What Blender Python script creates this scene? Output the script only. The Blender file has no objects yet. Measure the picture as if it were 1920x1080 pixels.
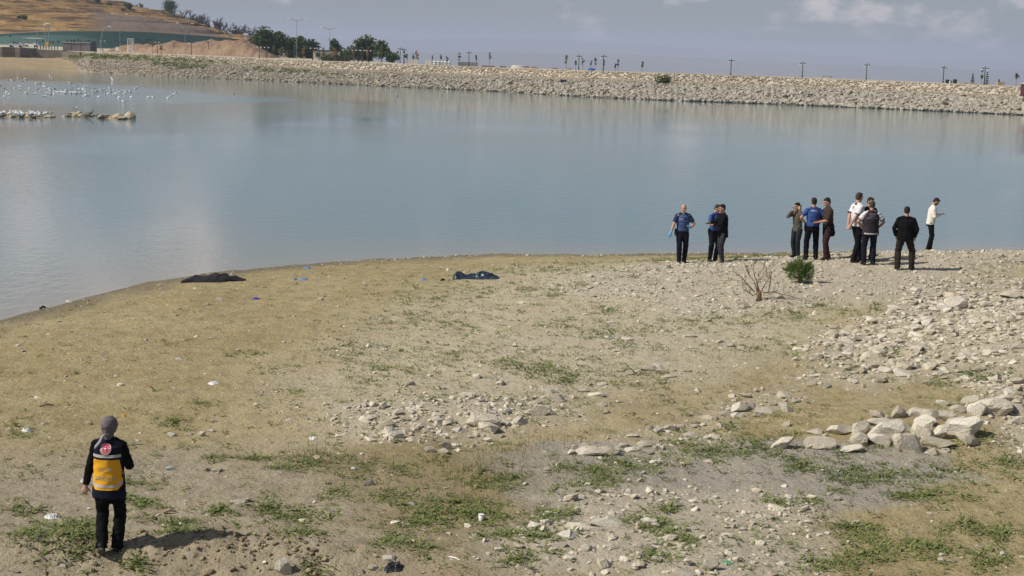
import bpy, bmesh, math, random
import numpy as np
from mathutils import Vector, Matrix, Euler
from mathutils.bvhtree import BVHTree

scene = bpy.context.scene
COL = scene.collection
rng = np.random.default_rng(7)
random.seed(7)
R = math.radians

# ------------------------------------------------------------------ camera
FPX, CAM_Z = 2800.0, 6.2                 # focal length in pixels of a 1920 wide frame
ROLL = math.atan(0.03)
PITCH = math.atan(435.0 * math.cos(ROLL) / FPX)
cam_data = bpy.data.cameras.new('camera')
cam_data.sensor_width = 36.0
cam_data.lens = 36.0 * FPX / 1920.0
cam_data.clip_start, cam_data.clip_end = 0.5, 90000.0
cam = bpy.data.objects.new('camera', cam_data)
COL.objects.link(cam)
F_ = Vector((0, math.cos(PITCH), -math.sin(PITCH)))
U0 = Vector((0, math.sin(PITCH), math.cos(PITCH)))
R_ = Vector((1, 0, 0)) * math.cos(ROLL) + U0 * math.sin(ROLL)
U_ = -Vector((1, 0, 0)) * math.sin(ROLL) + U0 * math.cos(ROLL)
m = Matrix((R_, U_, -F_)).transposed().to_4x4()
m.translation = (0, 0, CAM_Z)
cam.matrix_world = m
scene.camera = cam

# ------------------------------------------------------------------ world, sun, exposure
SUN_EL = R(43.0)
SUN_TO = Vector((-0.958, -0.287, 0)).normalized()        # towards the sun, on the ground
world = bpy.data.worlds.new('World')
scene.world = world
world.use_nodes = True
wt = world.node_tree
wt.nodes.clear()
def wn(kind, **kw):
    n = wt.nodes.new(kind)
    for k, v in kw.items():
        setattr(n, k, v)
    return n
w_out = wn('ShaderNodeOutputWorld')
w_bg = wn('ShaderNodeBackground')
w_bg.inputs['Strength'].default_value = 0.068
w_sky = wn('ShaderNodeTexSky', sky_type='NISHITA', sun_disc=False)
w_sky.sun_elevation = SUN_EL
w_sky.sun_rotation = math.atan2(SUN_TO.x, SUN_TO.y)
w_sky.altitude = 900.0
w_sky.air_density = 1.0
w_sky.dust_density = 2.2
w_sky.ozone_density = 2.0
# cumulus drawn over the whole dome by direction, denser in banks near the horizon
w_tc = wn('ShaderNodeTexCoord')
w_map = wn('ShaderNodeMapping')
w_map.inputs['Scale'].default_value = (17.0, 17.0, 34.0)
w_map.inputs['Location'].default_value = (19.1423, 0.1142, 15.37)
w_noise = wn('ShaderNodeTexNoise')
w_noise.inputs['Scale'].default_value = 1.0
w_noise.inputs['Detail'].default_value = 7.0
w_noise.inputs['Roughness'].default_value = 0.55
w_big = wn('ShaderNodeTexNoise')
w_big.inputs['Scale'].default_value = 2.6
w_big.inputs['Detail'].default_value = 2.0
w_add = wn('ShaderNodeMath', operation='MULTIPLY_ADD')
w_add.inputs[1].default_value = 0.55
w_ramp = wn('ShaderNodeMapRange', interpolation_type='SMOOTHSTEP')
w_ramp.inputs['From Min'].default_value = 0.82
w_ramp.inputs['From Max'].default_value = 0.98
w_mix = wn('ShaderNodeMix', data_type='RGBA')
w_mix.inputs['B'].default_value = (13.5, 11.6, 10.9, 1)
w_mul = wn('ShaderNodeMath', operation='MULTIPLY')
w_mul.inputs[1].default_value = 0.8
L = wt.links.new
w_rot = wn('ShaderNodeMapping')
w_rot.inputs['Rotation'].default_value = (0, 0, R(4.5))
L(w_tc.outputs['Generated'], w_rot.inputs['Vector'])
L(w_rot.outputs['Vector'], w_map.inputs['Vector'])
L(w_map.outputs['Vector'], w_noise.inputs['Vector'])
L(w_rot.outputs['Vector'], w_big.inputs['Vector'])
L(w_big.outputs['Fac'], w_add.inputs[0])
L(w_noise.outputs['Fac'], w_add.inputs[2])
L(w_add.outputs[0], w_ramp.inputs['Value'])
L(w_ramp.outputs['Result'], w_mul.inputs[0])
L(w_mul.outputs[0], w_mix.inputs['Factor'])
L(w_sky.outputs['Color'], w_mix.inputs['A'])
L(w_mix.outputs['Result'], w_bg.inputs['Color'])
L(w_bg.outputs['Background'], w_out.inputs['Surface'])

sun_data = bpy.data.lights.new('sun', 'SUN')
sun_data.energy = 4.8
sun_data.angle = R(0.9)
sun_data.color = (1.0, 0.94, 0.85)
sun = bpy.data.objects.new('sun', sun_data)
COL.objects.link(sun)
ldir = Vector((-SUN_TO.x * math.cos(SUN_EL), -SUN_TO.y * math.cos(SUN_EL), -math.sin(SUN_EL)))
sun.rotation_euler = ldir.to_track_quat('-Z', 'Y').to_euler()
sun.location = (-30, -10, 40)

vs = scene.view_settings
vs.view_transform = 'Standard'
vs.look = 'None'
vs.exposure = 0.0
vs.gamma = 1.0
vs.use_curve_mapping = False
scene.render.engine = 'CYCLES'
scene.cycles.use_denoising = True
scene.cycles.max_bounces = 6
scene.cycles.diffuse_bounces = 3
scene.cycles.volume_bounces = 1
scene.cycles.transparent_max_bounces = 8

# ------------------------------------------------------------------ picture <-> place
CAM = Vector((0, 0, CAM_Z))
def ray(px, py):
    return F_ + R_ * ((px - 960) / FPX) + U_ * (-(py - 540) / FPX)
def at(px, py, z=0.0):
    d = ray(px, py)
    return CAM + d * ((z - CAM_Z) / d.z)
def at_y(px, py, Y):
    """the point of the sight line through a pixel at ground distance Y"""
    d = ray(px, py)
    return CAM + d * (Y / d.y)
def ppm(Y):
    return FPX / (Y * math.cos(PITCH))

# ------------------------------------------------------------------ noise
def _hash(ix, iy, seed):
    h = (ix.astype(np.int64) * 374761393 + iy.astype(np.int64) * 668265263 + seed * 974634777) & 0xFFFFFFFF
    h = ((h ^ (h >> 13)) * 1274126177) & 0xFFFFFFFF
    return ((h ^ (h >> 16)) & 0xFFFFFF) / float(0xFFFFFF)
def vnoise(x, y, seed=0):
    x, y = np.asarray(x, float), np.asarray(y, float)
    ix, iy = np.floor(x), np.floor(y)
    fx, fy = x - ix, y - iy
    fx, fy = fx * fx * (3 - 2 * fx), fy * fy * (3 - 2 * fy)
    a, b = _hash(ix, iy, seed), _hash(ix + 1, iy, seed)
    c, d = _hash(ix, iy + 1, seed), _hash(ix + 1, iy + 1, seed)
    return (a + (b - a) * fx) * (1 - fy) + (c + (d - c) * fx) * fy
def fbm(x, y, seed=0, oct=4, gain=0.5):
    s, a, t = 0.0, 1.0, 0.0
    for i in range(oct):
        s = s + a * vnoise(np.asarray(x) * 2 ** i + 17.3 * i, np.asarray(y) * 2 ** i - 9.1 * i, seed + i)
        t += a
        a *= gain
    return s / t
def sstep(a, b, x):
    t = np.clip((np.asarray(x, float) - a) / (b - a), 0, 1)
    return t * t * (3 - 2 * t)
def poly_soft(px_poly, x, y, soft, z=0.2):
    """1 inside the ground polygon drawn by photo pixels, falling to 0 over SOFT metres outside"""
    P = np.array([at(a, b, z)[:2] for a, b in px_poly])
    return poly_soft_xy(P, x, y, soft)
def poly_soft_xy(P, x, y, soft):
    x, y = np.asarray(x, float), np.asarray(y, float)
    inside = np.zeros(x.shape, bool)
    best = np.full(x.shape, 1e9)
    n = len(P)
    for i in range(n):
        ax, ay = P[i]
        bx, by = P[(i + 1) % n]
        cond = ((ay > y) != (by > y)) & (x < (bx - ax) * (y - ay) / (by - ay + 1e-12) + ax)
        inside ^= cond
        dx, dy = bx - ax, by - ay
        t = np.clip(((x - ax) * dx + (y - ay) * dy) / (dx * dx + dy * dy + 1e-12), 0, 1)
        best = np.minimum(best, np.hypot(x - ax - t * dx, y - ay - t * dy))
    sd = np.where(inside, best, -best)
    return sstep(-soft, soft * 0.6, sd)

# ------------------------------------------------------------------ materials
def mat_new(name):
    mt = bpy.data.materials.new(name)
    mt.use_nodes = True
    nt = mt.node_tree
    return mt, nt, nt.nodes['Principled BSDF']
def nd(nt, kind, ins=None, **kw):
    n = nt.nodes.new(kind)
    for k, v in kw.items():
        setattr(n, k, v)
    for k, v in (ins or {}).items():
        if hasattr(v, 'is_output'):
            nt.links.new(v, n.inputs[k])
        else:
            n.inputs[k].default_value = v
    return n
def mixc(nt, fac, a, b, blend='MIX'):
    n = nt.nodes.new('ShaderNodeMix')
    n.data_type = 'RGBA'
    n.blend_type = blend
    for sock, v in ((n.inputs['Factor'], fac), (n.inputs['A'], a), (n.inputs['B'], b)):
        if hasattr(v, 'is_output'):
            nt.links.new(v, sock)
        else:
            sock.default_value = v if not isinstance(v, tuple) else (*v[:3], 1)
    return n.outputs['Result']
_mats = {}
def cloth(name, col, rough=0.85, var=0.25, scale=30.0, bump=0.25, spec=0.3, metallic=0.0):
    """plain surface with blotchy tone, grain and fine relief"""
    if name in _mats:
        return _mats[name]
    mt, nt, b = mat_new(name)
    tc = nd(nt, 'ShaderNodeTexCoord')
    n1 = nd(nt, 'ShaderNodeTexNoise', {'Vector': tc.outputs['Object'], 'Scale': scale * 0.2, 'Detail': 5.0})
    n2 = nd(nt, 'ShaderNodeTexNoise', {'Vector': tc.outputs['Object'], 'Scale': scale * 3, 'Detail': 3.0})
    lo = tuple(c * (1 - var) for c in col[:3])
    hi = tuple(min(1, c * (1 + var)) for c in col[:3])
    rp = nd(nt, 'ShaderNodeMapRange', {'Value': n1.outputs['Fac'], 'From Min': 0.3, 'From Max': 0.7})
    c = mixc(nt, rp.outputs['Result'], lo, hi)
    nt.links.new(c, b.inputs['Base Color'])
    b.inputs['Roughness'].default_value = rough
    b.inputs['Metallic'].default_value = metallic
    b.inputs['Specular IOR Level'].default_value = spec
    if bump:
        bp = nd(nt, 'ShaderNodeBump', {'Height': n2.outputs['Fac'], 'Strength': bump, 'Distance': 0.01})
        nt.links.new(bp.outputs['Normal'], b.inputs['Normal'])
    _mats[name] = mt
    return mt
def stone_mat(name, dark, light, scale=6.0, bump=0.5, rough=0.9):
    """limestone: each stone its own tone by attribute or object, mottled, pitted"""
    mt, nt, b = mat_new(name)
    tc = nd(nt, 'ShaderNodeTexCoord')
    at_ = nd(nt, 'ShaderNodeAttribute', attribute_name='tint')
    oi = nd(nt, 'ShaderNodeObjectInfo')
    sm = nd(nt, 'ShaderNodeMath', {0: at_.outputs['Fac'], 1: oi.outputs['Random']}, operation='ADD')
    fr = nd(nt, 'ShaderNodeMath', {0: sm.outputs[0]}, operation='FRACT')
    n1 = nd(nt, 'ShaderNodeTexNoise', {'Vector': tc.outputs['Object'], 'Scale': scale, 'Detail': 6.0, 'Roughness': 0.65})
    mx = nd(nt, 'ShaderNodeMath', {0: fr.outputs[0], 1: 0.55, 2: n1.outputs['Fac']}, operation='MULTIPLY_ADD')
    rp = nd(nt, 'ShaderNodeMapRange', {'Value': mx.outputs[0], 'From Min': 0.45, 'From Max': 1.1})
    c = mixc(nt, rp.outputs['Result'], dark, light)
    n3 = nd(nt, 'ShaderNodeTexNoise', {'Vector': tc.outputs['Object'], 'Scale': scale * 0.35, 'Detail': 3.0})
    r3 = nd(nt, 'ShaderNodeMapRange', {'Value': n3.outputs['Fac'], 'From Min': 0.55, 'From Max': 0.75, 'To Max': 0.35})
    c = mixc(nt, r3.outputs['Result'], c, (dark[0] * 0.9, dark[1] * 0.8, dark[2] * 0.6))
    nt.links.new(c, b.inputs['Base Color'])
    b.inputs['Roughness'].default_value = rough
    b.inputs['Specular IOR Level'].default_value = 0.2
    n2 = nd(nt, 'ShaderNodeTexNoise', {'Vector': tc.outputs['Object'], 'Scale': scale * 5, 'Detail': 5.0})
    bp = nd(nt, 'ShaderNodeBump', {'Height': n2.outputs['Fac'], 'Strength': bump, 'Distance': 0.03})
    nt.links.new(bp.outputs['Normal'], b.inputs['Normal'])
    return mt
def leaf_mat(name, dark, light, scale=3.0):
    mt, nt, b = mat_new(name)
    tc = nd(nt, 'ShaderNodeTexCoord')
    at_ = nd(nt, 'ShaderNodeAttribute', attribute_name='tint')
    n1 = nd(nt, 'ShaderNodeTexNoise', {'Vector': tc.outputs['Object'], 'Scale': scale, 'Detail': 3.0})
    mx = nd(nt, 'ShaderNodeMath', {0: at_.outputs['Fac'], 1: 0.7, 2: n1.outputs['Fac']}, operation='MULTIPLY_ADD')
    rp = nd(nt, 'ShaderNodeMapRange', {'Value': mx.outputs[0], 'From Min': 0.4, 'From Max': 1.15})
    c = mixc(nt, rp.outputs['Result'], dark, light)
    nt.links.new(c, b.inputs['Base Color'])
    b.inputs['Roughness'].default_value = 0.75
    b.inputs['Specular IOR Level'].default_value = 0.2
    tr = nd(nt, 'ShaderNodeBsdfTranslucent', {'Color': c})
    ms = nd(nt, 'ShaderNodeMixShader', {0: 0.25})
    nt.links.new(b.outputs[0], ms.inputs[1])
    nt.links.new(tr.outputs[0], ms.inputs[2])
    nt.links.new(ms.outputs[0], nt.nodes['Material Output'].inputs['Surface'])
    return mt

# ------------------------------------------------------------------ meshes and objects
def fast_mesh(name, verts, faces, mat=None, smooth=False, attrs=None):
    """faces: (n,3) or (n,4) integer array"""
    v = np.ascontiguousarray(verts, dtype=np.float32)
    f = np.ascontiguousarray(faces, dtype=np.int32)
    me = bpy.data.meshes.new(name)
    me.vertices.add(len(v))
    me.vertices.foreach_set('co', v.ravel())
    k = f.shape[1]
    me.loops.add(f.size)
    me.loops.foreach_set('vertex_index', f.ravel())
    me.polygons.add(len(f))
    me.polygons.foreach_set('loop_start', np.arange(0, f.size, k, dtype=np.int32))
    me.polygons.foreach_set('use_smooth', np.full(len(f), smooth, dtype=bool))
    me.update(calc_edges=True)
    for an, av in (attrs or {}).items():
        av = np.ascontiguousarray(av, dtype=np.float32)
        if av.ndim == 1:
            a = me.attributes.new(an, 'FLOAT', 'POINT')
            a.data.foreach_set('value', av)
        else:
            a = me.attributes.new(an, 'FLOAT_COLOR', 'POINT')
            a.data.foreach_set('color', av.ravel())
    if mat:
        me.materials.append(mat)
    return me
def link(name, me, parent=None, loc=None, rot=None, scale=None):
    o = bpy.data.objects.new(name, me)
    COL.objects.link(o)
    if parent:
        o.parent = parent
    if loc is not None:
        o.location = loc
    if rot is not None:
        o.rotation_euler = rot
    if scale is not None:
        o.scale = scale
    return o
def tag(o, label=None, cat=None, group=None, kind=None):
    for k, v in (('label', label), ('category', cat), ('group', group), ('kind', kind)):
        if v:
            o[k] = v
    return o
def empty(name, loc, rz=0.0):
    o = link(name, None, loc=loc, rot=(0, 0, rz))
    o.empty_display_size = 0.2
    return o
class MB:
    """collects closed shapes; build() links them as one mesh object"""
    def __init__(self):
        self.v, self.f = [], []
    def add(self, vs_, fs_):
        n = len(self.v)
        self.v += [tuple(p) for p in vs_]
        self.f += [tuple(i + n for i in q) for q in fs_]
        return self
    def box(self, c, s, rot=None):
        c = Vector(c)
        M = rot.to_matrix() if isinstance(rot, Euler) else (rot or Matrix.Identity(3))
        pts = [c + M @ Vector((sx * s[0] / 2, sy * s[1] / 2, sz * s[2] / 2))
               for sz in (-1, 1) for sx, sy in ((-1, -1), (1, -1), (1, 1), (-1, 1))]
        return self.add(pts, [(3, 2, 1, 0), (4, 5, 6, 7), (0, 1, 5, 4), (1, 2, 6, 5), (2, 3, 7, 6), (3, 0, 4, 7)])
    def tube(self, pts, rads, seg=10, side=(1, 0, 0)):
        pts = [Vector(p) for p in pts]
        n, rings = len(pts), []
        sd = Vector(side)
        for i, p in enumerate(pts):
            t = (pts[min(i + 1, n - 1)] - pts[max(i - 1, 0)])
            t = t.normalized() if t.length > 1e-9 else Vector((0, 0, 1))
            s = sd - t * sd.dot(t)
            if s.length < 1e-3:
                s = t.orthogonal()
            s.normalize()
            u = t.cross(s)
            sd = s
            r = rads[i] if i < len(rads) else rads[-1]
            rx, ry = r if isinstance(r, (tuple, list)) else (r, r)
            rings.append([p + s * (math.cos(a) * rx) + u * (math.sin(a) * ry)
                          for a in [2 * math.pi * k / seg for k in range(seg)]])
        vs_ = [q for ring in rings for q in ring] + [pts[0], pts[-1]]
        fs_ = []
        for i in range(n - 1):
            for k in range(seg):
                k2 = (k + 1) % seg
                fs_.append((i * seg + k, i * seg + k2, (i + 1) * seg + k2, (i + 1) * seg + k))
        a, b = n * seg, n * seg + 1
        for k in range(seg):
            k2 = (k + 1) % seg
            fs_.append((a, k2, k))
            fs_.append((b, (n - 1) * seg + k, (n - 1) * seg + k2))
        return self.add(vs_, fs_)
    def ball(self, c, r, rot=None, nu=14, nv=9):
        c = Vector(c)
        r = (r, r, r) if not isinstance(r, (tuple, list)) else r
        M = rot or Matrix.Identity(3)
        vs_ = [c + M @ Vector((0, 0, -r[2]))]
        for j in range(1, nv):
            th = math.pi * j / nv
            for k in range(nu):
                a = 2 * math.pi * k / nu
                vs_.append(c + M @ Vector((r[0] * math.sin(th) * math.cos(a), r[1] * math.sin(th) * math.sin(a), -r[2] * math.cos(th))))
        vs_.append(c + M @ Vector((0, 0, r[2])))
        fs_ = []
        for k in range(nu):
            k2 = (k + 1) % nu
            fs_.append((0, 1 + k2, 1 + k))
            for j in range(nv - 2):
                fs_.append((1 + j * nu + k, 1 + j * nu + k2, 1 + (j + 1) * nu + k2, 1 + (j + 1) * nu + k))
            fs_.append((1 + (nv - 2) * nu + k, 1 + (nv - 2) * nu + k2, len(vs_) - 1))
        return self.add(vs_, fs_)
    def mesh(self, name, mat=None, smooth=False):
        me = bpy.data.meshes.new(name)
        me.from_pydata(self.v, [], self.f)
        if smooth:
            me.polygons.foreach_set('use_smooth', np.full(len(me.polygons), True))
        if mat:
            me.materials.append(mat)
        me.update()
        return me
    def build(self, name, mat, parent=None, loc=None, rot=None, smooth=False):
        return link(name, self.mesh(name, mat, smooth), parent, loc, rot)

def rock_geo(seed, sub=2, cuts=9, rough=0.06, flat=1.0):
    """a chipped stone about 1 m across: a ball cut by planes and roughened"""
    r = random.Random(seed)
    bm = bmesh.new()
    bmesh.ops.create_icosphere(bm, subdivisions=sub, radius=0.62)
    planes = []
    for _ in range(cuts):
        n = Vector((r.gauss(0, 1), r.gauss(0, 1), r.gauss(0, 1) * flat)).normalized()
        planes.append((n, r.uniform(0.22, 0.44)))
    off = [Vector((r.uniform(-9, 9), r.uniform(-9, 9), r.uniform(-9, 9))) for _ in range(2)]
    from mathutils import noise
    for v in bm.verts:
        p = v.co.copy()
        for n, d in planes:
            e = p.dot(n) - d
            if e > 0:
                p -= n * e * 0.97
        p *= 1 + rough * (noise.noise(p * 3 + off[0]) + 0.7 * noise.noise(p * 9 + off[1]))
        v.co = p
    bm.verts.ensure_lookup_table()
    vs_ = np.array([v.co[:] for v in bm.verts])
    fs_ = np.array([[v.index for v in f.verts] for f in bm.faces])
    bm.free()
    lo, hi = vs_.min(0), vs_.max(0)
    vs_ = (vs_ - (lo + hi) / 2) / (hi - lo)            # unit box, centred
    return vs_, fs_
def scatter_geo(variants, pos, size, rz, tilt=None):
    """numpy join of many transformed copies; size (n,3); returns verts, faces, tint"""
    V, Fc, T = [], [], []
    n0 = 0
    k = np.arange(len(pos)) % len(variants)
    for vi, (bv, bf) in enumerate(variants):
        ids = np.where(k == vi)[0]
        if not len(ids):
            continue
        P = bv[None] * size[ids][:, None]
        if tilt is not None:
            ct, st = np.cos(tilt[ids])[:, None], np.sin(tilt[ids])[:, None]
            y, z = P[..., 1] * ct - P[..., 2] * st, P[..., 1] * st + P[..., 2] * ct
            P = np.stack([P[..., 0], y, z], -1)
        c, s = np.cos(rz[ids])[:, None], np.sin(rz[ids])[:, None]
        P = np.stack([P[..., 0] * c - P[..., 1] * s, P[..., 0] * s + P[..., 1] * c, P[..., 2]], -1) + pos[ids][:, None]
        nb = len(bv)
        V.append(P.reshape(-1, 3))
        Fc.append((bf[None] + (np.arange(len(ids)) * nb)[:, None, None] + n0).reshape(-1, bf.shape[1]))
        T.append(np.repeat(rng.random(len(ids)), nb))
        n0 += len(ids) * nb
    return np.concatenate(V), np.concatenate(Fc), np.concatenate(T)
# ================================================================== NEAR SHORE
SHORE_PX = [(0, 605), (100, 574), (200, 546), (270, 528), (340, 518), (470, 506), (600, 495), (720, 487), (830, 481),
            (960, 477), (1100, 476), (1250, 475), (1400, 474), (1560, 472), (1700, 470), (1920, 466)]
SH = [at(a, b, 0.0) for a, b in SHORE_PX]
SHX = np.array([-60, -26, -15.5] + [p.x for p in SH] + [30, 60])
SHY = np.array([2, 14, 26.5] + [p.y for p in SH] + [54.5, 58])
# a smooth, evenly sampled shoreline
_t = np.linspace(SHX[0], SHX[-1], 900)
_ys = np.interp(_t, SHX, SHY)
_k = np.hanning(21); _k /= _k.sum()
_ys = np.convolve(np.pad(_ys, 10, mode='edge'), _k, 'valid')
_ys += (fbm(_t * 0.5, _t * 0, 3, 4) - 0.5) * 0.9 + (fbm(_t * 2.5, _t * 0, 8, 4, .65) - 0.5) * 0.7
def shore_dist(x, y):
    """metres inland of the waterline (negative in the lake)"""
    x, y = np.asarray(x, float), np.asarray(y, float)
    yi = np.interp(x, _t, _ys)
    sl = np.gradient(_ys, _t)
    s = np.interp(x, _t, np.convolve(np.pad(sl, 15, mode='edge'), np.ones(31) / 31, 'valid'))
    return (yi - y) / np.sqrt(1 + s * s)
def gauss2(x, y, cx, cy, sx, sy, ang=0.0):
    c, s = math.cos(ang), math.sin(ang)
    u, v = (x - cx) * c + (y - cy) * s, -(x - cx) * s + (y - cy) * c
    return np.exp(-0.5 * ((u / sx) ** 2 + (v / sy) ** 2))
def terrain(x, y):
    x, y = np.asarray(x, float), np.asarray(y, float)
    d = shore_dist(x, y)
    z = np.where(d > 0, 0.26 * (1 - np.exp(-np.maximum(d, 0) / 5.0)), np.maximum(0.07 * d, -1.6))
    land = sstep(-0.5, 4.0, d)
    # the stony spit where the men stand, the rubble bank at the side, a low rise in front
    z = z + sstep(-0.3, 2.5, d) * 0.52 * gauss2(x, y, 12.6, 43.0, 5.6, 2.7, 0.18)
    z = z + sstep(-0.3, 2.5, d) * 0.30 * gauss2(x, y, 19.0, 46.5, 5.0, 2.2, 0.25)
    z = z + 0.22 * gauss2(x, y, 6.4, 38.0, 3.2, 2.6)
    z = z + 0.75 * gauss2(x, y, 13.6, 29.5, 3.6, 4.2, 0.2)
    z = z + 0.16 * gauss2(x, y, 6.3, 24.3, 1.5, 1.0)
    z = z + 0.10 * gauss2(x, y, -1.6, 24.8, 2.0, 0.8)
    z = z + 0.14 * gauss2(x, y, 1.9, 17.6, 1.5, 1.2)
    # the broken bank along the lower edge
    bx = -3.6
    z = z + 0.13 * gauss2(x, y, bx, 17.35, 1.5, 0.22)
    z = z - 0.20 * sstep(17.2, 16.2, y) * sstep(-0.2, -1.6, x) * sstep(-9, -5.5, x)
    clod = gauss2(x, y, bx, 17.15, 1.7, 0.42)
    z = z + clod * 0.16 * (fbm(x * 6, y * 6, 40, 3) - 0.5)
    z = z + land * ((fbm(x * 0.35, y * 0.35, 11, 3) - 0.5) * 0.13 + (fbm(x * 1.7, y * 1.7, 12, 3) - 0.5) * 0.045
                    + (fbm(x * 6, y * 6, 13, 2) - 0.5) * 0.04)
    return z
def tz(x, y):
    return float(terrain(np.array([x]), np.array([y]))[0])
def ground_hit(px, py):
    """where the sight line through a photo pixel meets the near shore"""
    d = ray(px, py)
    Y = np.linspace(12, 62, 1500)
    X = d.x / d.y * Y
    Z = CAM_Z + d.z / d.y * Y
    g = terrain(X, Y)
    i = int(np.argmax(Z < g))
    if i == 0:
        return at(px, py, 0.2)
    a = (Z[i - 1] - g[i - 1]) / ((Z[i - 1] - g[i - 1]) - (Z[i] - g[i]) + 1e-12)
    y = Y[i - 1] + a * (Y[i] - Y[i - 1])
    x = d.x / d.y * y
    return Vector((x, y, tz(x, y)))

# zones of the ground, outlined on the photo and laid out in metres
Z_MOUND = [(1060, 530), (1200, 512), (1330, 498), (1450, 488), (1560, 480), (1700, 468), (2100, 455), (2100, 505), (1900, 528), (1800, 552),
           (1700, 578), (1560, 592), (1430, 602), (1290, 596), (1180, 575), (1060, 560)]
Z_RUBBLE = [(1505, 722), (1530, 660), (1560, 622), (1650, 640), (1690, 590), (1760, 560), (1850, 556), (2100, 525), (2100, 850), (1930, 880), (1880, 800),
            (1800, 745), (1700, 722), (1600, 736)]
Z_STRIP = [(640, 775), (780, 768), (900, 752), (1040, 756), (1045, 786), (960, 804), (880, 832), (720, 824), (650, 800)]
Z_STRIP2 = [(1080, 838), (1180, 812), (1250, 796), (1340, 770), (1400, 748), (1500, 736), (1500, 772), (1420, 785), (1330, 800), (1340, 838), (1230, 862), (1100, 858)]
Z_SCREE = [(830, 745), (900, 690), (1000, 640), (1120, 600), (1250, 590), (1420, 625), (1430, 655), (1280, 710), (1180, 725), (1080, 735), (980, 748)]
Z_FRONT = [(930, 1130), (950, 1010), (1010, 950), (1150, 915), (1330, 922), (1470, 945), (1540, 1010), (1500, 1130)]
Z_GREY = [(900, 1060), (930, 985), (960, 930), (950, 860), (1040, 838), (1200, 842), (1400, 838), (1560, 850), (1720, 868), (1790, 900), (1720, 950),
          (1560, 965), (1400, 950), (1200, 930), (1060, 950), (1000, 1010), (970, 1110), (900, 1110)]
Z_PALE = [(560, 720), (760, 590), (900, 530), (1000, 500), (1250, 490), (1420, 590), (1560, 600), (1400, 660), (1250, 730), (1050, 740), (900, 800), (660, 830)]
Z_DARK = [(-300, 880), (0, 858), (200, 845), (420, 850), (600, 880), (720, 930), (800, 1000), (900, 1110), (-300, 1110)]
Z_OLIVE = [(700, 830), (860, 820), (1000, 850), (940, 960), (900, 1060), (760, 1110), (700, 1000)]

def zone_fields(x, y):
    jx = x + (fbm(x * 0.8, y * 0.8, 21, 4) - 0.5) * 2.2
    jy = y + (fbm(x * 0.8, y * 0.8, 22, 4) - 0.5) * 3.0
    z = {}
    for nm, poly, soft in (('mound', Z_MOUND, 1.2), ('rubble', Z_RUBBLE, 0.9), ('strip', Z_STRIP, 0.6), ('strip2', Z_STRIP2, 0.5),
                           ('scree', Z_SCREE, 1.6), ('front', Z_FRONT, 0.7), ('grey', Z_GREY, 0.6), ('pale', Z_PALE, 2.4),
                           ('dark', Z_DARK, 1.6), ('olive', Z_OLIVE, 1.0)):
        z[nm] = poly_soft(poly, jx if nm not in ('strip', 'strip2') else x + (jx - x) * 0.35,
                          jy if nm not in ('strip', 'strip2') else y + (jy - y) * 0.35, soft)
    z['mound'] = z['mound'] * sstep(0.6, 2.2, shore_dist(x, y) + 1.4 * sstep(8, 12, x))
    return z

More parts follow.
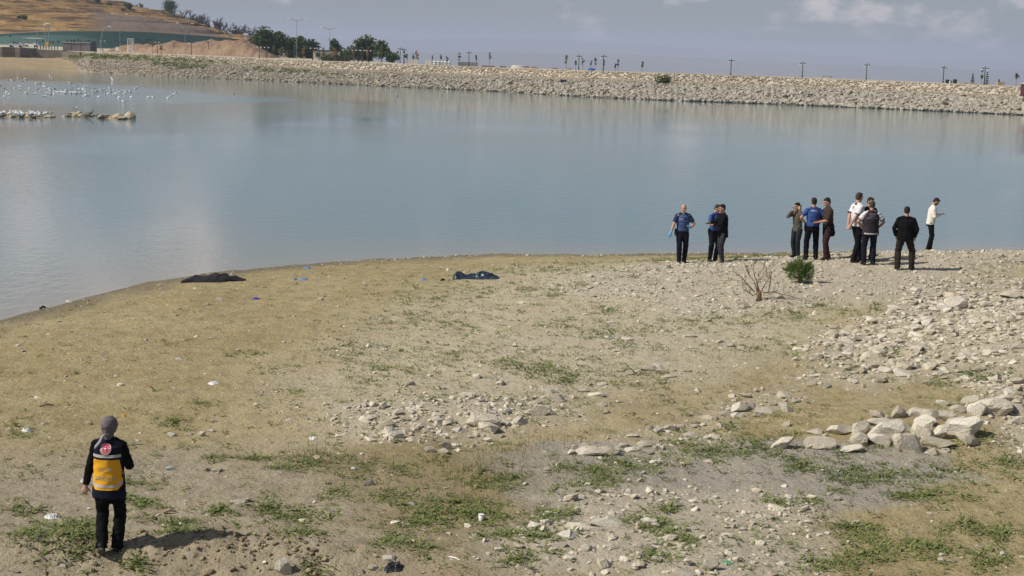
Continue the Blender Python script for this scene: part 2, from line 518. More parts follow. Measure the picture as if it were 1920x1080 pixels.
def ground_material():
    mt, nt, b = mat_new('shore_ground')
    tc = nd(nt, 'ShaderNodeTexCoord')
    P = tc.outputs['Object']
    za = nd(nt, 'ShaderNodeAttribute', attribute_name='zone_a')
    zb = nd(nt, 'ShaderNodeAttribute', attribute_name='zone_b')
    sa = nd(nt, 'ShaderNodeSeparateColor', {'Color': za.outputs['Color']})
    sb = nd(nt, 'ShaderNodeSeparateColor', {'Color': zb.outputs['Color']})
    n_big = nd(nt, 'ShaderNodeTexNoise', {'Vector': P, 'Scale': 0.35, 'Detail': 6.0, 'Roughness': 0.6})
    n_mid = nd(nt, 'ShaderNodeTexNoise', {'Vector': P, 'Scale': 2.6, 'Detail': 8.0, 'Roughness': 0.7})
    n_fine = nd(nt, 'ShaderNodeTexNoise', {'Vector': P, 'Scale': 13.0, 'Detail': 7.0, 'Roughness': 0.7})
    def rng_(src, a, bb, lo=0.0, hi=1.0):
        return nd(nt, 'ShaderNodeMapRange', {'Value': src, 'From Min': a, 'From Max': bb, 'To Min': lo, 'To Max': hi}).outputs['Result']
    c = mixc(nt, rng_(n_big.outputs['Fac'], 0.35, 0.65), (0.355, 0.288, 0.142), (0.445, 0.37, 0.205))
    c = mixc(nt, rng_(n_mid.outputs['Fac'], 0.42, 0.68, 0, 0.55), c, (0.245, 0.178, 0.082))
    c = mixc(nt, rng_(n_mid.outputs['Fac'], 0.50, 0.30, 0, 0.45), c, (0.44, 0.37, 0.225))
    pal = mixc(nt, rng_(n_mid.outputs['Fac'], 0.35, 0.65), (0.44, 0.375, 0.245), (0.60, 0.525, 0.37))
    c = mixc(nt, sa.outputs['Red'], c, pal)                                   # pale dry silt
    gra = mixc(nt, rng_(n_fine.outputs['Fac'], 0.38, 0.62), (0.43, 0.375, 0.275), (0.60, 0.54, 0.43))
    c = mixc(nt, sa.outputs['Green'], c, gra)                                 # limestone grit
    gry = mixc(nt, rng_(n_fine.outputs['Fac'], 0.38, 0.62), (0.30, 0.276, 0.238), (0.44, 0.41, 0.365))
    c = mixc(nt, sa.outputs['Blue'], c, gry)                                  # grey gravel
    drk = mixc(nt, rng_(n_mid.outputs['Fac'], 0.35, 0.65), (0.30, 0.248, 0.17), (0.44, 0.378, 0.275))
    c = mixc(nt, sb.outputs['Red'], c, drk)                                   # trodden dark soil
    olv = mixc(nt, rng_(n_mid.outputs['Fac'], 0.35, 0.65), (0.19, 0.145, 0.062), (0.30, 0.232, 0.118))
    c = mixc(nt, sb.outputs['Green'], c, olv)
    c = mixc(nt, sb.outputs['Blue'], c, (0.165, 0.132, 0.082))                # wet mud by the water
    vo = nd(nt, 'ShaderNodeTexVoronoi', {'Vector': P, 'Scale': 5.0, 'Randomness': 1.0})
    spk = rng_(vo.outputs['Distance'], 0.17, 0.10)
    vs_ = nd(nt, 'ShaderNodeSeparateColor', {'Color': vo.outputs['Color']})
    on = rng_(vs_.outputs['Red'], 0.82, 0.84)
    sp = nd(nt, 'ShaderNodeMath', {0: spk, 1: on}, operation='MULTIPLY')
    c = mixc(nt, sp.outputs[0], c, (0.56, 0.51, 0.42))                        # pebbles too small to build
    vd = nd(nt, 'ShaderNodeTexVoronoi', {'Vector': P, 'Scale': 7.0, 'Randomness': 1.0})
    vds = nd(nt, 'ShaderNodeSeparateColor', {'Color': vd.outputs['Color']})
    dp = nd(nt, 'ShaderNodeMath', {0: rng_(vd.outputs['Distance'], 0.24, 0.14), 1: rng_(vds.outputs['Green'], 0.74, 0.77)}, operation='MULTIPLY')
    dp2 = nd(nt, 'ShaderNodeMath', {0: dp.outputs[0], 1: 0.8}, operation='MULTIPLY')
    c = mixc(nt, dp2.outputs[0], c, (0.13, 0.108, 0.055))                     # flecks of dead weed
    c = mixc(nt, rng_(n_fine.outputs['Fac'], 0.52, 0.66, 0, 0.6), c, (0.20, 0.16, 0.09))
    nt.links.new(c, b.inputs['Base Color'])
    rg = rng_(sb.outputs['Blue'], 0.0, 1.0, 0.95, 0.5)
    nt.links.new(rg, b.inputs['Roughness'])
    b.inputs['Specular IOR Level'].default_value = 0.25
    h = nd(nt, 'ShaderNodeMath', {0: n_fine.outputs['Fac'], 1: 0.6, 2: n_mid.outputs['Fac']}, operation='MULTIPLY_ADD')
    bp = nd(nt, 'ShaderNodeBump', {'Height': h.outputs[0], 'Strength': 0.9, 'Distance': 0.10})
    nt.links.new(bp.outputs['Normal'], b.inputs['Normal'])
    return mt

NR, NC = 460, 620
_yy = 11.0 * (66.0 / 11.0) ** np.linspace(0, 1, NR)
_uu = np.linspace(-1, 1, NC)
GY = np.repeat(_yy[:, None], NC, 1)
GX = _uu[None] * (0.46 * GY + 7.0)
GZ = terrain(GX, GY)
zf = zone_fields(GX, GY)
sd_ = shore_dist(GX, GY)
gravel = np.clip(zf['mound'] * 0.9 + zf['rubble'] * 0.75 + zf['strip'] * 0.6 + zf['strip2'] * 0.35 + zf['scree'] * 0.35 + zf['front'] * 0.85, 0, 1)
wet = sstep(1.9, -0.1, sd_ + (fbm(GX * 0.9, GY * 0.9, 33, 3) - 0.5) * 1.4) * 0.85
one = np.ones_like(gravel)
za_ = np.stack([zf['pale'] * 0.85, gravel, zf['grey'] * 0.8 * (1 - gravel * 0.6), one], -1).reshape(-1, 4)
zb_ = np.stack([zf['dark'] * 0.9, zf['olive'] * 0.5, wet, one], -1).reshape(-1, 4)
_i = np.arange(NR * NC).reshape(NR, NC)
gf = np.stack([_i[:-1, :-1], _i[:-1, 1:], _i[1:, 1:], _i[1:, :-1]], -1).reshape(-1, 4)
me = fast_mesh('shore_ground', np.stack([GX, GY, GZ], -1).reshape(-1, 3), gf, ground_material(), True, {'zone_a': za_, 'zone_b': zb_})
shore = tag(link('ground', me), 'tan muddy lake shore with pale gravel and sparse weeds', kind='structure')

# ================================================================== WATER
def water_material():
    mt, nt, b = mat_new('lake_water')
    tc = nd(nt, 'ShaderNodeTexCoord')
    P = tc.outputs['Object']
    sh = nd(nt, 'ShaderNodeAttribute', attribute_name='shallow')
    ru = nd(nt, 'ShaderNodeAttribute', attribute_name='ruffle')
    c = mixc(nt, sh.outputs['Fac'], (0.165, 0.228, 0.235), (0.30, 0.27, 0.21))
    nt.links.new(c, b.inputs['Base Color'])
    b.inputs['IOR'].default_value = 1.33
    b.inputs['Specular IOR Level'].default_value = 0.5
    rr = nd(nt, 'ShaderNodeMapRange', {'Value': ru.outputs['Fac'], 'To Min': 0.045, 'To Max': 0.16})
    nt.links.new(rr.outputs['Result'], b.inputs['Roughness'])
    mp = nd(nt, 'ShaderNodeMapping', {'Vector': P, 'Scale': (1.0, 0.55, 1.0)})
    w1 = nd(nt, 'ShaderNodeTexNoise', {'Vector': mp.outputs['Vector'], 'Scale': 2.2, 'Detail': 4.0, 'Roughness': 0.6})
    w2 = nd(nt, 'ShaderNodeTexNoise', {'Vector': mp.outputs['Vector'], 'Scale': 9.0, 'Detail': 3.0})
    w3 = nd(nt, 'ShaderNodeTexNoise', {'Vector': mp.outputs['Vector'], 'Scale': 0.03, 'Detail': 4.0})
    amp = nd(nt, 'ShaderNodeMapRange', {'Value': w3.outputs['Fac'], 'From Min': 0.38, 'From Max': 0.64, 'To Min': 0.2, 'To Max': 1.2})
    h = nd(nt, 'ShaderNodeMath', {0: w2.outputs['Fac'], 1: 0.25, 2: w1.outputs['Fac']}, operation='MULTIPLY_ADD')
    am2 = nd(nt, 'ShaderNodeMath', {0: ru.outputs['Fac'], 1: 1.6, 2: amp.outputs['Result']}, operation='MULTIPLY_ADD')
    st = nd(nt, 'ShaderNodeMath', {0: am2.outputs[0], 1: 0.22}, operation='MULTIPLY')
    bp = nd(nt, 'ShaderNodeBump', {'Height': h.outputs[0], 'Strength': st.outputs[0], 'Distance': 0.10})
    nt.links.new(bp.outputs['Normal'], b.inputs['Normal'])
    return mt
# far waterline, foot and top of the far bank, read off the photo: pixel column -> pixel row
FB_PX = [-500, -100, 0, 100, 150, 165, 300, 480, 640, 800, 960, 1100, 1250, 1440, 1700, 1920, 2500]
FB_WL = [114, 127, 130, 132, 133.5, 135, 143, 150.5, 158, 165.5, 173, 182, 188.5, 195, 206, 216, 243]
FB_MID = [92, 104, 107, 108, 107, 105, 109.5, 121, 130, 136.5, 142, 147, 153, 159, 171, 181, 207]
FB_TOP = [74, 87, 90, 94, 97, 98, 102, 110, 116.5, 122.5, 128.5, 133, 138, 144, 154, 163.5, 188]
FB_OMID = [44, 44, 42, 40, 34, 26, 20, 18, 17, 16, 15, 15, 15, 15, 14, 14, 14]
fb_px = np.concatenate([np.arange(-500, 0, 20), np.arange(0, 1930, 4), np.arange(1940, 2501, 20)]).astype(float)
def fb(tab, px=None):
    return np.interp(fb_px if px is None else px, FB_PX, tab)
def far_cross(px):
    """waterline, bank foot and bank top as points for one pixel column"""
    W = at(px, float(fb(FB_WL, px)), 0.0)
    Mi = at_y(px, float(fb(FB_MID, px)), W.y + float(fb(FB_OMID, px)))
    T = at_y(px, float(fb(FB_TOP, px)), W.y + float(fb(FB_OMID, px)) + 2.2)
    return W, Mi, T
FARX = [far_cross(p) for p in fb_px]
_slope = np.array([w.x / w.y for w, _, _ in FARX])
_fary = np.array([w.y for w, _, _ in FARX])
WR, WC = 190, 150
ks = np.linspace(-0.75, 0.75, WC)
far_y = np.interp(ks, _slope, _fary) + 6.0
tt = np.linspace(0, 1, WR)[:, None]
WY = 10.0 * (far_y[None] / 10.0) ** tt
WX = WY * ks[None]
wd = -shore_dist(WX, WY)
wd = np.where(WY > 62, np.maximum(wd, 8), wd)
shal = np.exp(-np.maximum(wd, 0) / np.interp(WX, [-30, -6, 4], [6.5, 5.0, 2.2])) * 0.95
_bird = np.array([at(a, b, 0.0)[:2] for a, b in [(-80, 148), (0, 150), (150, 158), (330, 170), (420, 182), (330, 186), (180, 186), (0, 190), (-80, 190)]])
ruf = poly_soft_xy(_bird, WX + (fbm(WX * .05, WY * .03, 5, 3) - .5) * 30, WY + (fbm(WX * .05, WY * .03, 6, 3) - .5) * 25, 8.0)
_i = np.arange(WR * WC).reshape(WR, WC)
wf = np.stack([_i[:-1, :-1], _i[:-1, 1:], _i[1:, 1:], _i[1:, :-1]], -1).reshape(-1, 4)
me = fast_mesh('water', np.stack([WX, WY, np.zeros_like(WX)], -1).reshape(-1, 3), wf, water_material(), True,
               {'shallow': shal.ravel(), 'ruffle': ruf.ravel()})
tag(link('water', me), 'calm blue green lake water', kind='structure')
# ================================================================== FAR BANK
M_STONE = stone_mat('pale_limestone', (0.37, 0.32, 0.23), (0.62, 0.57, 0.47), 5.0, 0.8)
M_ROCK = stone_mat('cream_limestone', (0.46, 0.405, 0.30), (0.74, 0.69, 0.58), 4.0, 1.0)
M_RIPRAP = stone_mat('riprap_stone', (0.27, 0.243, 0.19), (0.43, 0.395, 0.325), 1.6, 0.4)
M_WALLSTONE = stone_mat('wall_stone', (0.28, 0.238, 0.17), (0.48, 0.425, 0.335), 2.0, 0.5)
def earth_mat(name, a, b_, c_, scale=0.4, bump=0.6, dist=0.3):
    mt, nt, b = mat_new(name)
    tc = nd(nt, 'ShaderNodeTexCoord')
    n1 = nd(nt, 'ShaderNodeTexNoise', {'Vector': tc.outputs['Object'], 'Scale': scale, 'Detail': 7.0, 'Roughness': 0.65})
    n2 = nd(nt, 'ShaderNodeTexNoise', {'Vector': tc.outputs['Object'], 'Scale': scale * 7, 'Detail': 6.0, 'Roughness': 0.7})
    r1 = nd(nt, 'ShaderNodeMapRange', {'Value': n1.outputs['Fac'], 'From Min': 0.35, 'From Max': 0.65})
    r2 = nd(nt, 'ShaderNodeMapRange', {'Value': n2.outputs['Fac'], 'From Min': 0.48, 'From Max': 0.68, 'To Max': 0.7})
    c = mixc(nt, r1.outputs['Result'], a, b_)
    c = mixc(nt, r2.outputs['Result'], c, c_)
    nt.links.new(c, b.inputs['Base Color'])
    b.inputs['Roughness'].default_value = 0.95
    b.inputs['Specular IOR Level'].default_value = 0.1
    bp = nd(nt, 'ShaderNodeBump', {'Height': n2.outputs['Fac'], 'Strength': bump, 'Distance': dist})
    nt.links.new(bp.outputs['Normal'], b.inputs['Normal'])
    return mt
M_RUBBLE_EARTH = earth_mat('rubble_earth', (0.25, 0.205, 0.14), (0.36, 0.31, 0.22), (0.17, 0.14, 0.10), 0.5)
M_PROM = earth_mat('promenade_dust', (0.42, 0.36, 0.27), (0.52, 0.46, 0.36), (0.33, 0.28, 0.2), 0.3, 0.2)
M_BEACH = earth_mat('far_beach', (0.30, 0.225, 0.13), (0.37, 0.295, 0.18), (0.20, 0.16, 0.08), 0.15, 0.3)
M_MASON = earth_mat('masonry_grey', (0.15, 0.13, 0.105), (0.24, 0.21, 0.17), (0.10, 0.088, 0.07), 0.9, 0.6, 0.1)

embank = empty('embankment', FARX[300][0])
embank['label'] = 'long stone faced embankment closing the far side of the lake'
embank['category'] = 'embankment'
eo = Vector(embank.location)
# the bank under the stones: lake bed, rough slope, bench
rows = []
for (W, Mi, T), p in zip(FARX, fb_px):
    bed = Vector((W.x * 0.985, W.y - 6, -1.5))
    rows.append([bed, W + Vector((0, -0.5, -0.15)), W.lerp(Mi, 0.45) + Vector((0, 0, 0.0)), W.lerp(Mi, 0.8), Mi, Mi + Vector((0, 2.6, 0.05))])
A = np.array([[tuple(q - eo) for q in r] for r in rows])
A[:, 1:5, 2] += (fbm(fb_px[:, None] * 0.05 + np.zeros((1, 4)), np.arange(4)[None] * 1.7 + np.zeros((len(fb_px), 1)), 71, 3) - 0.5) * 0.35
n, k = A.shape[:2]
_i = np.arange(n * k).reshape(n, k)
f = np.stack([_i[:-1, :-1], _i[1:, :-1], _i[1:, 1:], _i[:-1, 1:]], -1).reshape(-1, 4)
right_of = fb_px[:-1] > 140
fsel = f.reshape(n - 1, k - 1, 4)
link('slope', fast_mesh('slope', A.reshape(-1, 3), fsel[right_of].reshape(-1, 4), M_RUBBLE_EARTH, True), embank)
me = fast_mesh('far_beach', A.reshape(-1, 3) + np.array(eo), fsel[~right_of].reshape(-1, 4), M_BEACH, True)
tag(link('far_beach', me), 'tan beach below the masonry quay wall', kind='structure')

# riprap: the large ones are parts, the rest one mass
V_BOULDER = [rock_geo(100 + i, 1, 8, 0.05) for i in range(10)]
V_SMALL = [rock_geo(140 + i, 1, 7, 0.04) for i in range(8)]
bs_pos, bs_size = [], []
for s_ in range(21000):
    p = rng.uniform(118, 2250)
    W, Mi, T = far_cross(p)
    lo = 0.0 if p > 168 else (168 - p) / 50.0
    t = lo + (0.93 - lo) * rng.random()
    big = np.interp(p, [150, 500, 900, 1300, 2300], [0.26, 0.29, 0.37, 0.47, 0.53]) * (1.0 if t < 0.7 else 0.7)
    r = big * rng.lognormal(0, 0.32)
    q = W.lerp(Mi, t)
    zz = q.z + 0.12 * r + (0.1 if t < 0.8 else 0)
    bs_pos.append((q.x + rng.normal(0, .3), q.y + rng.normal(0, .3) - 0.3, zz))
    bs_size.append((r * rng.uniform(.9, 1.5), r * rng.uniform(.7, 1.1), r * rng.uniform(.55, .9)))
bs_pos, bs_size = np.array(bs_pos), np.array(bs_size)
inview = (bs_pos[:, 0] / bs_pos[:, 1] < 0.345)
vis = (bs_size[:, 0] * bs_size[:, 2]) / bs_pos[:, 1] ** 2 * inview
order = np.argsort(-vis)
bmesh_data = [fast_mesh('boulder', v, f_, M_RIPRAP, False) for v, f_ in V_BOULDER]
for j in order[:290]:
    o = link('boulder', bmesh_data[j % 10], embank, Vector(bs_pos[j]) - eo, (rng.normal(0, .3), rng.normal(0, .3), rng.uniform(0, 6.28)), tuple(bs_size[j]))
rest = order[290:]
v, f, t = scatter_geo(V_SMALL, bs_pos[rest] - np.array(eo), bs_size[rest], rng.uniform(0, 6.28, len(rest)), rng.normal(0, .35, len(rest)))
tag(link('small_boulders', fast_mesh('small_boulders', v, f, M_RIPRAP, False, {'tint': t}), embank), kind='stuff')

# coursed rubble wall above the bench: core plus stones
core, sp_, ss_ = MB(), [], []
prev = None
for (W, Mi, T), p in zip(FARX, fb_px):
    if p < 130:
        continue
    cur = (Mi + Vector((0, 1.2, -0.3)), T + Vector((0, 1.0, 0)), T + Vector((0, 1.6, 0)))
    if prev:
        a, b_ = prev, cur
        core.add([a[0] - eo, b_[0] - eo, b_[1] - eo, a[1] - eo, b_[2] - eo, a[2] - eo], [(0, 1, 2, 3), (3, 2, 4, 5)])
        ln = (b_[0] - a[0]).length
        hgt = (a[1] - a[0]).length
        if p < 2000:
            for _ in range(int(ln * hgt / 0.13)):
                u_, v_ = rng.random(), (int(rng.random() * 7) + 0.5 + rng.normal(0, .12)) / 7
                q = a[0].lerp(b_[0], u_).lerp(a[1].lerp(b_[1], u_), v_)
                sp_.append((q.x - eo.x, q.y - eo.y - 0.05, q.z - eo.z))
                w_ = rng.uniform(.3, .62)
                ss_.append((w_, 0.34, rng.uniform(.22, .36)))
    prev = cur
core.build('wall_core', M_PROM, embank)
V_BLOCK = [rock_geo(170 + i, 1, 6, 0.02) for i in range(5)]
sp_, ss_ = np.array(sp_), np.array(ss_)
v, f, t = scatter_geo(V_BLOCK, sp_, ss_, rng.normal(0, .15, len(sp_)))
tag(link('wall_stones', fast_mesh('wall_stones', v, f, M_WALLSTONE, False, {'tint': t}), embank), kind='stuff')
# coping strip along the top
cop = MB()
prev = None
for (W, Mi, T), p in zip(FARX, fb_px):
    if p < 130 or (p % 12 and 0 < p < 1930):
        continue
    q = T + Vector((0, 1.25, 0.03)) - eo
    if prev is not None:
        d_ = (q - prev)
        cop.box((q + prev) / 2, (d_.length, 0.6, 0.14), Euler((0, -math.atan2(d_.z, math.hypot(d_.x, d_.y)), math.atan2(d_.y, d_.x))))
    prev = q
cop.build('coping', M_PROM, embank)

# promenade behind the top, then the land falls away into the valley
rows = []
for (W, Mi, T), p in zip(FARX, fb_px):
    wdt = 16.0 if p > 800 else 16.0 + (800 - p) * 0.16
    if p < 130:
        wdt = 150
    q0 = T + Vector((0, 1.5, -0.02))
    far_z = T.z if p > 800 else T.z + min(1.0, (800 - p) / 600.0) * 0.6
    rows.append([q0, Vector((q0.x, q0.y + wdt * .5, (q0.z + far_z) / 2)), Vector((q0.x * (1 + wdt / q0.y), q0.y + wdt, far_z)),
                 Vector((q0.x * (1 + (wdt + 60) / q0.y), q0.y + wdt + 60, far_z - (26.0 if p > 700 else 26 * max(0, (p - 450) / 250)))),
                 Vector((q0.x * 2.6, q0.y + 1200, -60.0 if p > 700 else -60 * max(0, (p - 450) / 250) + 2)),
                 Vector((q0.x * 14, 4200, -90.0)), Vector((q0.x * 50, 16500, -60.0))])
A = np.array([[tuple(q) for q in r] for r in rows])
n, k = A.shape[:2]
_i = np.arange(n * k).reshape(n, k)
f = np.stack([_i[:-1, :-1], _i[1:, :-1], _i[1:, 1:], _i[:-1, 1:]], -1).reshape(n - 1, k - 1, 4)
LAND = A
tag(link('promenade', fast_mesh('promenade', A.reshape(-1, 3), f[:, :2].reshape(-1, 4), M_PROM, True)), 'pale dusty promenade along the embankment top', kind='structure')
M_VALLEY = earth_mat('valley_land', (0.18, 0.16, 0.10), (0.27, 0.225, 0.14), (0.12, 0.13, 0.07), 0.002, 0.0)
tag(link('terrain', fast_mesh('terrain', A.reshape(-1, 3), f[:, 2:].reshape(-1, 4), M_VALLEY, True)), 'valley land falling away behind the embankment', kind='structure')
# the lake bed, so the sheet of ground is closed below the water
me = fast_mesh('lake_bed', np.array([(-700, 8, -1.62), (700, 8, -1.62), (700, 400, -1.62), (-700, 400, -1.62)]), np.array([[0, 1, 2, 3]]), M_BEACH)
tag(link('lake_bed', me), 'muddy lake bed under the water', kind='structure')

# quay wall of grey masonry behind the far beach
quay = empty('quay_wall', far_cross(60)[1])
tag(quay, 'dark grey masonry quay wall behind the far tan beach', 'wall')
qo = Vector(quay.location)
def wall_piece(name, p0, p1, base_row, top_row, depth, mat, parent, org, Yoff=0.0):
    a, b_ = far_cross(p0)[1], far_cross(p1)[1]
    q = [at_y(p0, base_row(p0), a.y + Yoff), at_y(p1, base_row(p1), b_.y + Yoff), at_y(p1, top_row(p1), b_.y + Yoff), at_y(p0, top_row(p0), a.y + Yoff)]
    back = [v_ + Vector((0, depth, 0)) for v_ in q]
    mb = MB().add([v_ - org for v_ in q + back], [(0, 1, 2, 3), (7, 6, 5, 4), (3, 2, 6, 7), (0, 4, 5, 1), (1, 5, 6, 2), (4, 0, 3, 7)])
    return mb.build(name, mat, parent)
_base = lambda p: float(fb(FB_MID, p)) + 2.2
for k_, (p0, p1, up, ex) in enumerate([(-300, 4, 0, 0), (4, 29, 0.6, 1.2), (36, 62, 0.3, .8), (62, 116, -1.6, 0), (116, 150, -3.2, 0)]):
    wall_piece('wall_panel', p0, p1, _base, lambda p, up=up: 89.5 + (p - 30) * 0.04 - up, 3 + 0.37 * k_, M_MASON, quay, qo, -ex)
M_PALECONC = cloth('pale_concrete', (0.42, 0.37, 0.29), 0.9, 0.2, 2.0, 0.2)
wall_piece('stair', 28.5, 36.5, _base, lambda p: 89.0, 4.3, M_PALECONC, quay, qo, -1.6)

# ================================================================== HILL, RETAINING WALL, EARTH HEAP
def hill_material():
    mt, nt, b = mat_new('dry_hill_grass')
    tc = nd(nt, 'ShaderNodeTexCoord')
    P = tc.outputs['Object']
    ba = nd(nt, 'ShaderNodeAttribute', attribute_name='bare')
    mp = nd(nt, 'ShaderNodeMapping', {'Vector': P, 'Scale': (1.0, 1.0, 6.0)})
    n1 = nd(nt, 'ShaderNodeTexNoise', {'Vector': mp.outputs['Vector'], 'Scale': 0.085, 'Detail': 8.0, 'Roughness': 0.66})
    n2 = nd(nt, 'ShaderNodeTexNoise', {'Vector': mp.outputs['Vector'], 'Scale': 0.5, 'Detail': 6.0, 'Roughness': 0.7})
    r1 = nd(nt, 'ShaderNodeMapRange', {'Value': n1.outputs['Fac'], 'From Min': 0.40, 'From Max': 0.60})
    r2 = nd(nt, 'ShaderNodeMapRange', {'Value': n2.outputs['Fac'], 'From Min': 0.50, 'From Max': 0.66, 'To Max': 0.8})
    c = mixc(nt, r1.outputs['Result'], (0.26, 0.155, 0.06), (0.42, 0.275, 0.115))
    c = mixc(nt, r2.outputs['Result'], c, (0.155, 0.10, 0.055))
    m3 = nd(nt, 'ShaderNodeMapping', {'Vector': P, 'Scale': (0.10, 0.10, 1.5)})
    n3 = nd(nt, 'ShaderNodeTexNoise', {'Vector': m3.outputs['Vector'], 'Scale': 0.8, 'Detail': 5.0, 'Roughness': 0.6})
    r3 = nd(nt, 'ShaderNodeMapRange', {'Value': n3.outputs['Fac'], 'From Min': 0.50, 'From Max': 0.57, 'To Max': 0.9})
    c = mixc(nt, r3.outputs['Result'], c, (0.11, 0.072, 0.042))
    c = mixc(nt, ba.outputs['Fac'], c, mixc(nt, n2.outputs['Fac'], (0.13, 0.10, 0.08), (0.25, 0.19, 0.145)))
    nt.links.new(c, b.inputs['Base Color'])
    b.inputs['Roughness'].default_value = 0.95
    b.inputs['Specular IOR Level'].default_value = 0.1
    bp = nd(nt, 'ShaderNodeBump', {'Height': n2.outputs['Fac'], 'Strength': 0.9, 'Distance': 1.2})
    nt.links.new(bp.outputs['Normal'], b.inputs['Normal'])
    return mt
HX = [-400, -100, 0, 100, 190, 235, 270, 300, 330, 360, 390, 415, 440, 470]
HY_CREST = [-75, -75, -58, -28, 0, 8, 15, 22.5, 31, 41, 53, 62.5, 70, 80]
WT_PX = [-300, 0, 60, 120, 200, 280, 360, 440]
WT_TOP = [66, 64, 60.5, 58.5, 59, 61, 66.5, 73]
def wall_Y(px):
    return 505 + 0.00022 * (px - 60) ** 2 * 0.6
NH = 60
hp = np.linspace(-400, 470, 300)
rows = []
for p in hp:
    Yw, Yc = wall_Y(p) + 0.6, 640.0
    a = at_y(p, np.interp(p, WT_PX, WT_TOP) + 0.5, Yw)
    c = at_y(p, np.interp(p, HX, HY_CREST), Yc)
    line = []
    for j in range(NH):
        u_ = j / (NH - 1)
        q = a.lerp(c, u_)
        zz = a.z + (c.z - a.z) * (u_ ** 0.85)
        line.append((q.x, q.y, zz))
    for j in range(1, 14):
        u_ = j / 13
        line.append((c.x * (1 + u_ * .5), c.y + 260 * u_, c.z - (c.z - 5.0) * sstep(0, 1, u_)))
    rows.append(line)
A = np.array(rows)
terr = fbm(A[..., 0] * 0.02, A[..., 2] * 0.35, 50, 3)
lvl = A[..., 2] / 2.6 + terr * 1.6
fr = lvl - np.floor(lvl)
inner = sstep(0, 0.08, np.linspace(0, 1, A.shape[1]) * (A.shape[1] / NH))[None] * np.where(np.arange(A.shape[1]) < NH - 2, 1, 0)[None]
A[..., 2] += inner * ((sstep(0.0, 0.35, fr) - fr) * 1.9 + (fbm(A[..., 0] * .15, A[..., 1] * .15, 52, 4) - .5) * 1.6)
bare = np.zeros(A.shape[:2])
PH = np.repeat(hp[:, None], A.shape[1], 1)
UH = np.repeat(np.linspace(0, A.shape[1] / NH, A.shape[1])[None], len(hp), 0)
bare = sstep(150, 200, PH) * sstep(425, 390, PH) * sstep(0.50, 0.42, UH + (PH - 250) * 0.0002 + (fbm(PH * .02, UH * 6, 55, 3) - .5) * .2) * np.where(PH < 330, 1, sstep(.62, .5, UH))
n, k = A.shape[:2]
_i = np.arange(n * k).reshape(n, k)
f = np.stack([_i[:-1, :-1], _i[1:, :-1], _i[1:, 1:], _i[:-1, 1:]], -1).reshape(-1, 4)
tag(link('hill', fast_mesh('hill', A.reshape(-1, 3), f, hill_material(), True, {'bare': bare.ravel()})), 'dry terraced hill of tawny grass behind the teal wall', kind='structure')
A_HILL = A
def hill_z(x, y):
    d_ = np.abs(A[..., 0] - x) + np.abs(A[..., 1] - y)
    return float(A[..., 2].ravel()[int(np.argmin(d_))])

# teal retaining wall with dark painted roundels
rw = empty('retaining_wall', at_y(150, 88, wall_Y(150)))
tag(rw, 'long teal painted retaining wall at the foot of the dry hill', 'wall')
ro = Vector(rw.location)
M_TEAL = cloth('teal_paint', (0.105, 0.215, 0.20), 0.7, 0.12, 1.2, 0.15)
M_TEALD = cloth('dark_motif_paint', (0.03, 0.035, 0.035), 0.7, 0.2, 1.0, 0.0)
M_COPE = cloth('wall_coping', (0.40, 0.33, 0.24), 0.9, 0.15, 1.0, 0.1)
cols = np.arange(-300, 446, 15)
for p0, p1 in zip(cols[:-1], cols[1:]):
    q = []
    for p in (p0, p1):
        Y = wall_Y(p)
        q += [at_y(p, np.interp(p, WT_PX, WT_TOP), Y), at_y(p, 91 + 0.03 * (p - 100), Y)]
    t0, b0, t1, b1 = q
    dk = Vector((0, 0.9, 0))
    mb = MB().add([v_ - ro for v_ in (b0, b1, t1, t0, b0 + dk, b1 + dk, t1 + dk, t0 + dk)],
                  [(0, 1, 2, 3), (3, 2, 6, 7), (5, 4, 7, 6), (4, 0, 3, 7), (1, 5, 6, 2)])
    mb.build('wall_panel', M_TEAL, rw)
    dz = Vector((0, 0, 0.25))
    mb = MB().add([v_ - ro for v_ in (t0 - dk * .3, t1 - dk * .3, t1 - dk * .3 + dz, t0 - dk * .3 + dz, t0 + dk * 1.2, t1 + dk * 1.2, t1 + dk * 1.2 + dz, t0 + dk * 1.2 + dz)],
                  [(0, 1, 2, 3), (3, 2, 6, 7), (5, 4, 7, 6), (4, 0, 3, 7), (1, 5, 6, 2)])
    mb.build('coping', M_COPE, rw)
rr_ = random.Random(5)
motifs = [(19, 68, 1.4), (46, 71, 2.2), (50, 72, 1.5), (26, 78, 1.6), (34, 78, 1.5), (53, 78, 1.4), (61, 79, 1.5), (71, 75, 1.2), (75, 80, 1.3), (80, 77, 2), (94, 78, 1.4),
          (99, 79, 2.0), (109, 78, 1.9), (126, 76, 1.8), (133, 76.5, 1.9), (139, 76.5, 2.0), (146, 75, 2.0), (152, 77, 1), (160, 76, 1), (166, 76.5, 1.5), (172, 79, 1.3),
          (177, 78, 1.5), (183, 74.5, 1.2), (190, 80, 1.4), (203, 79, 1.8), (210, 79, 1.1), (217, 76, 1.4), (222, 79, 1.5), (228, 66, 1.2), (228.5, 78.5, 1.6), (235, 80, 1.2),
          (256, 74, 1.3), (252, 78, 1.1), (276, 74.5, 1.8), (281, 74, 1.2), (289, 74, 1.4), (263, 79, 1), (273, 79, 1.2), (329, 77, 1.4)]
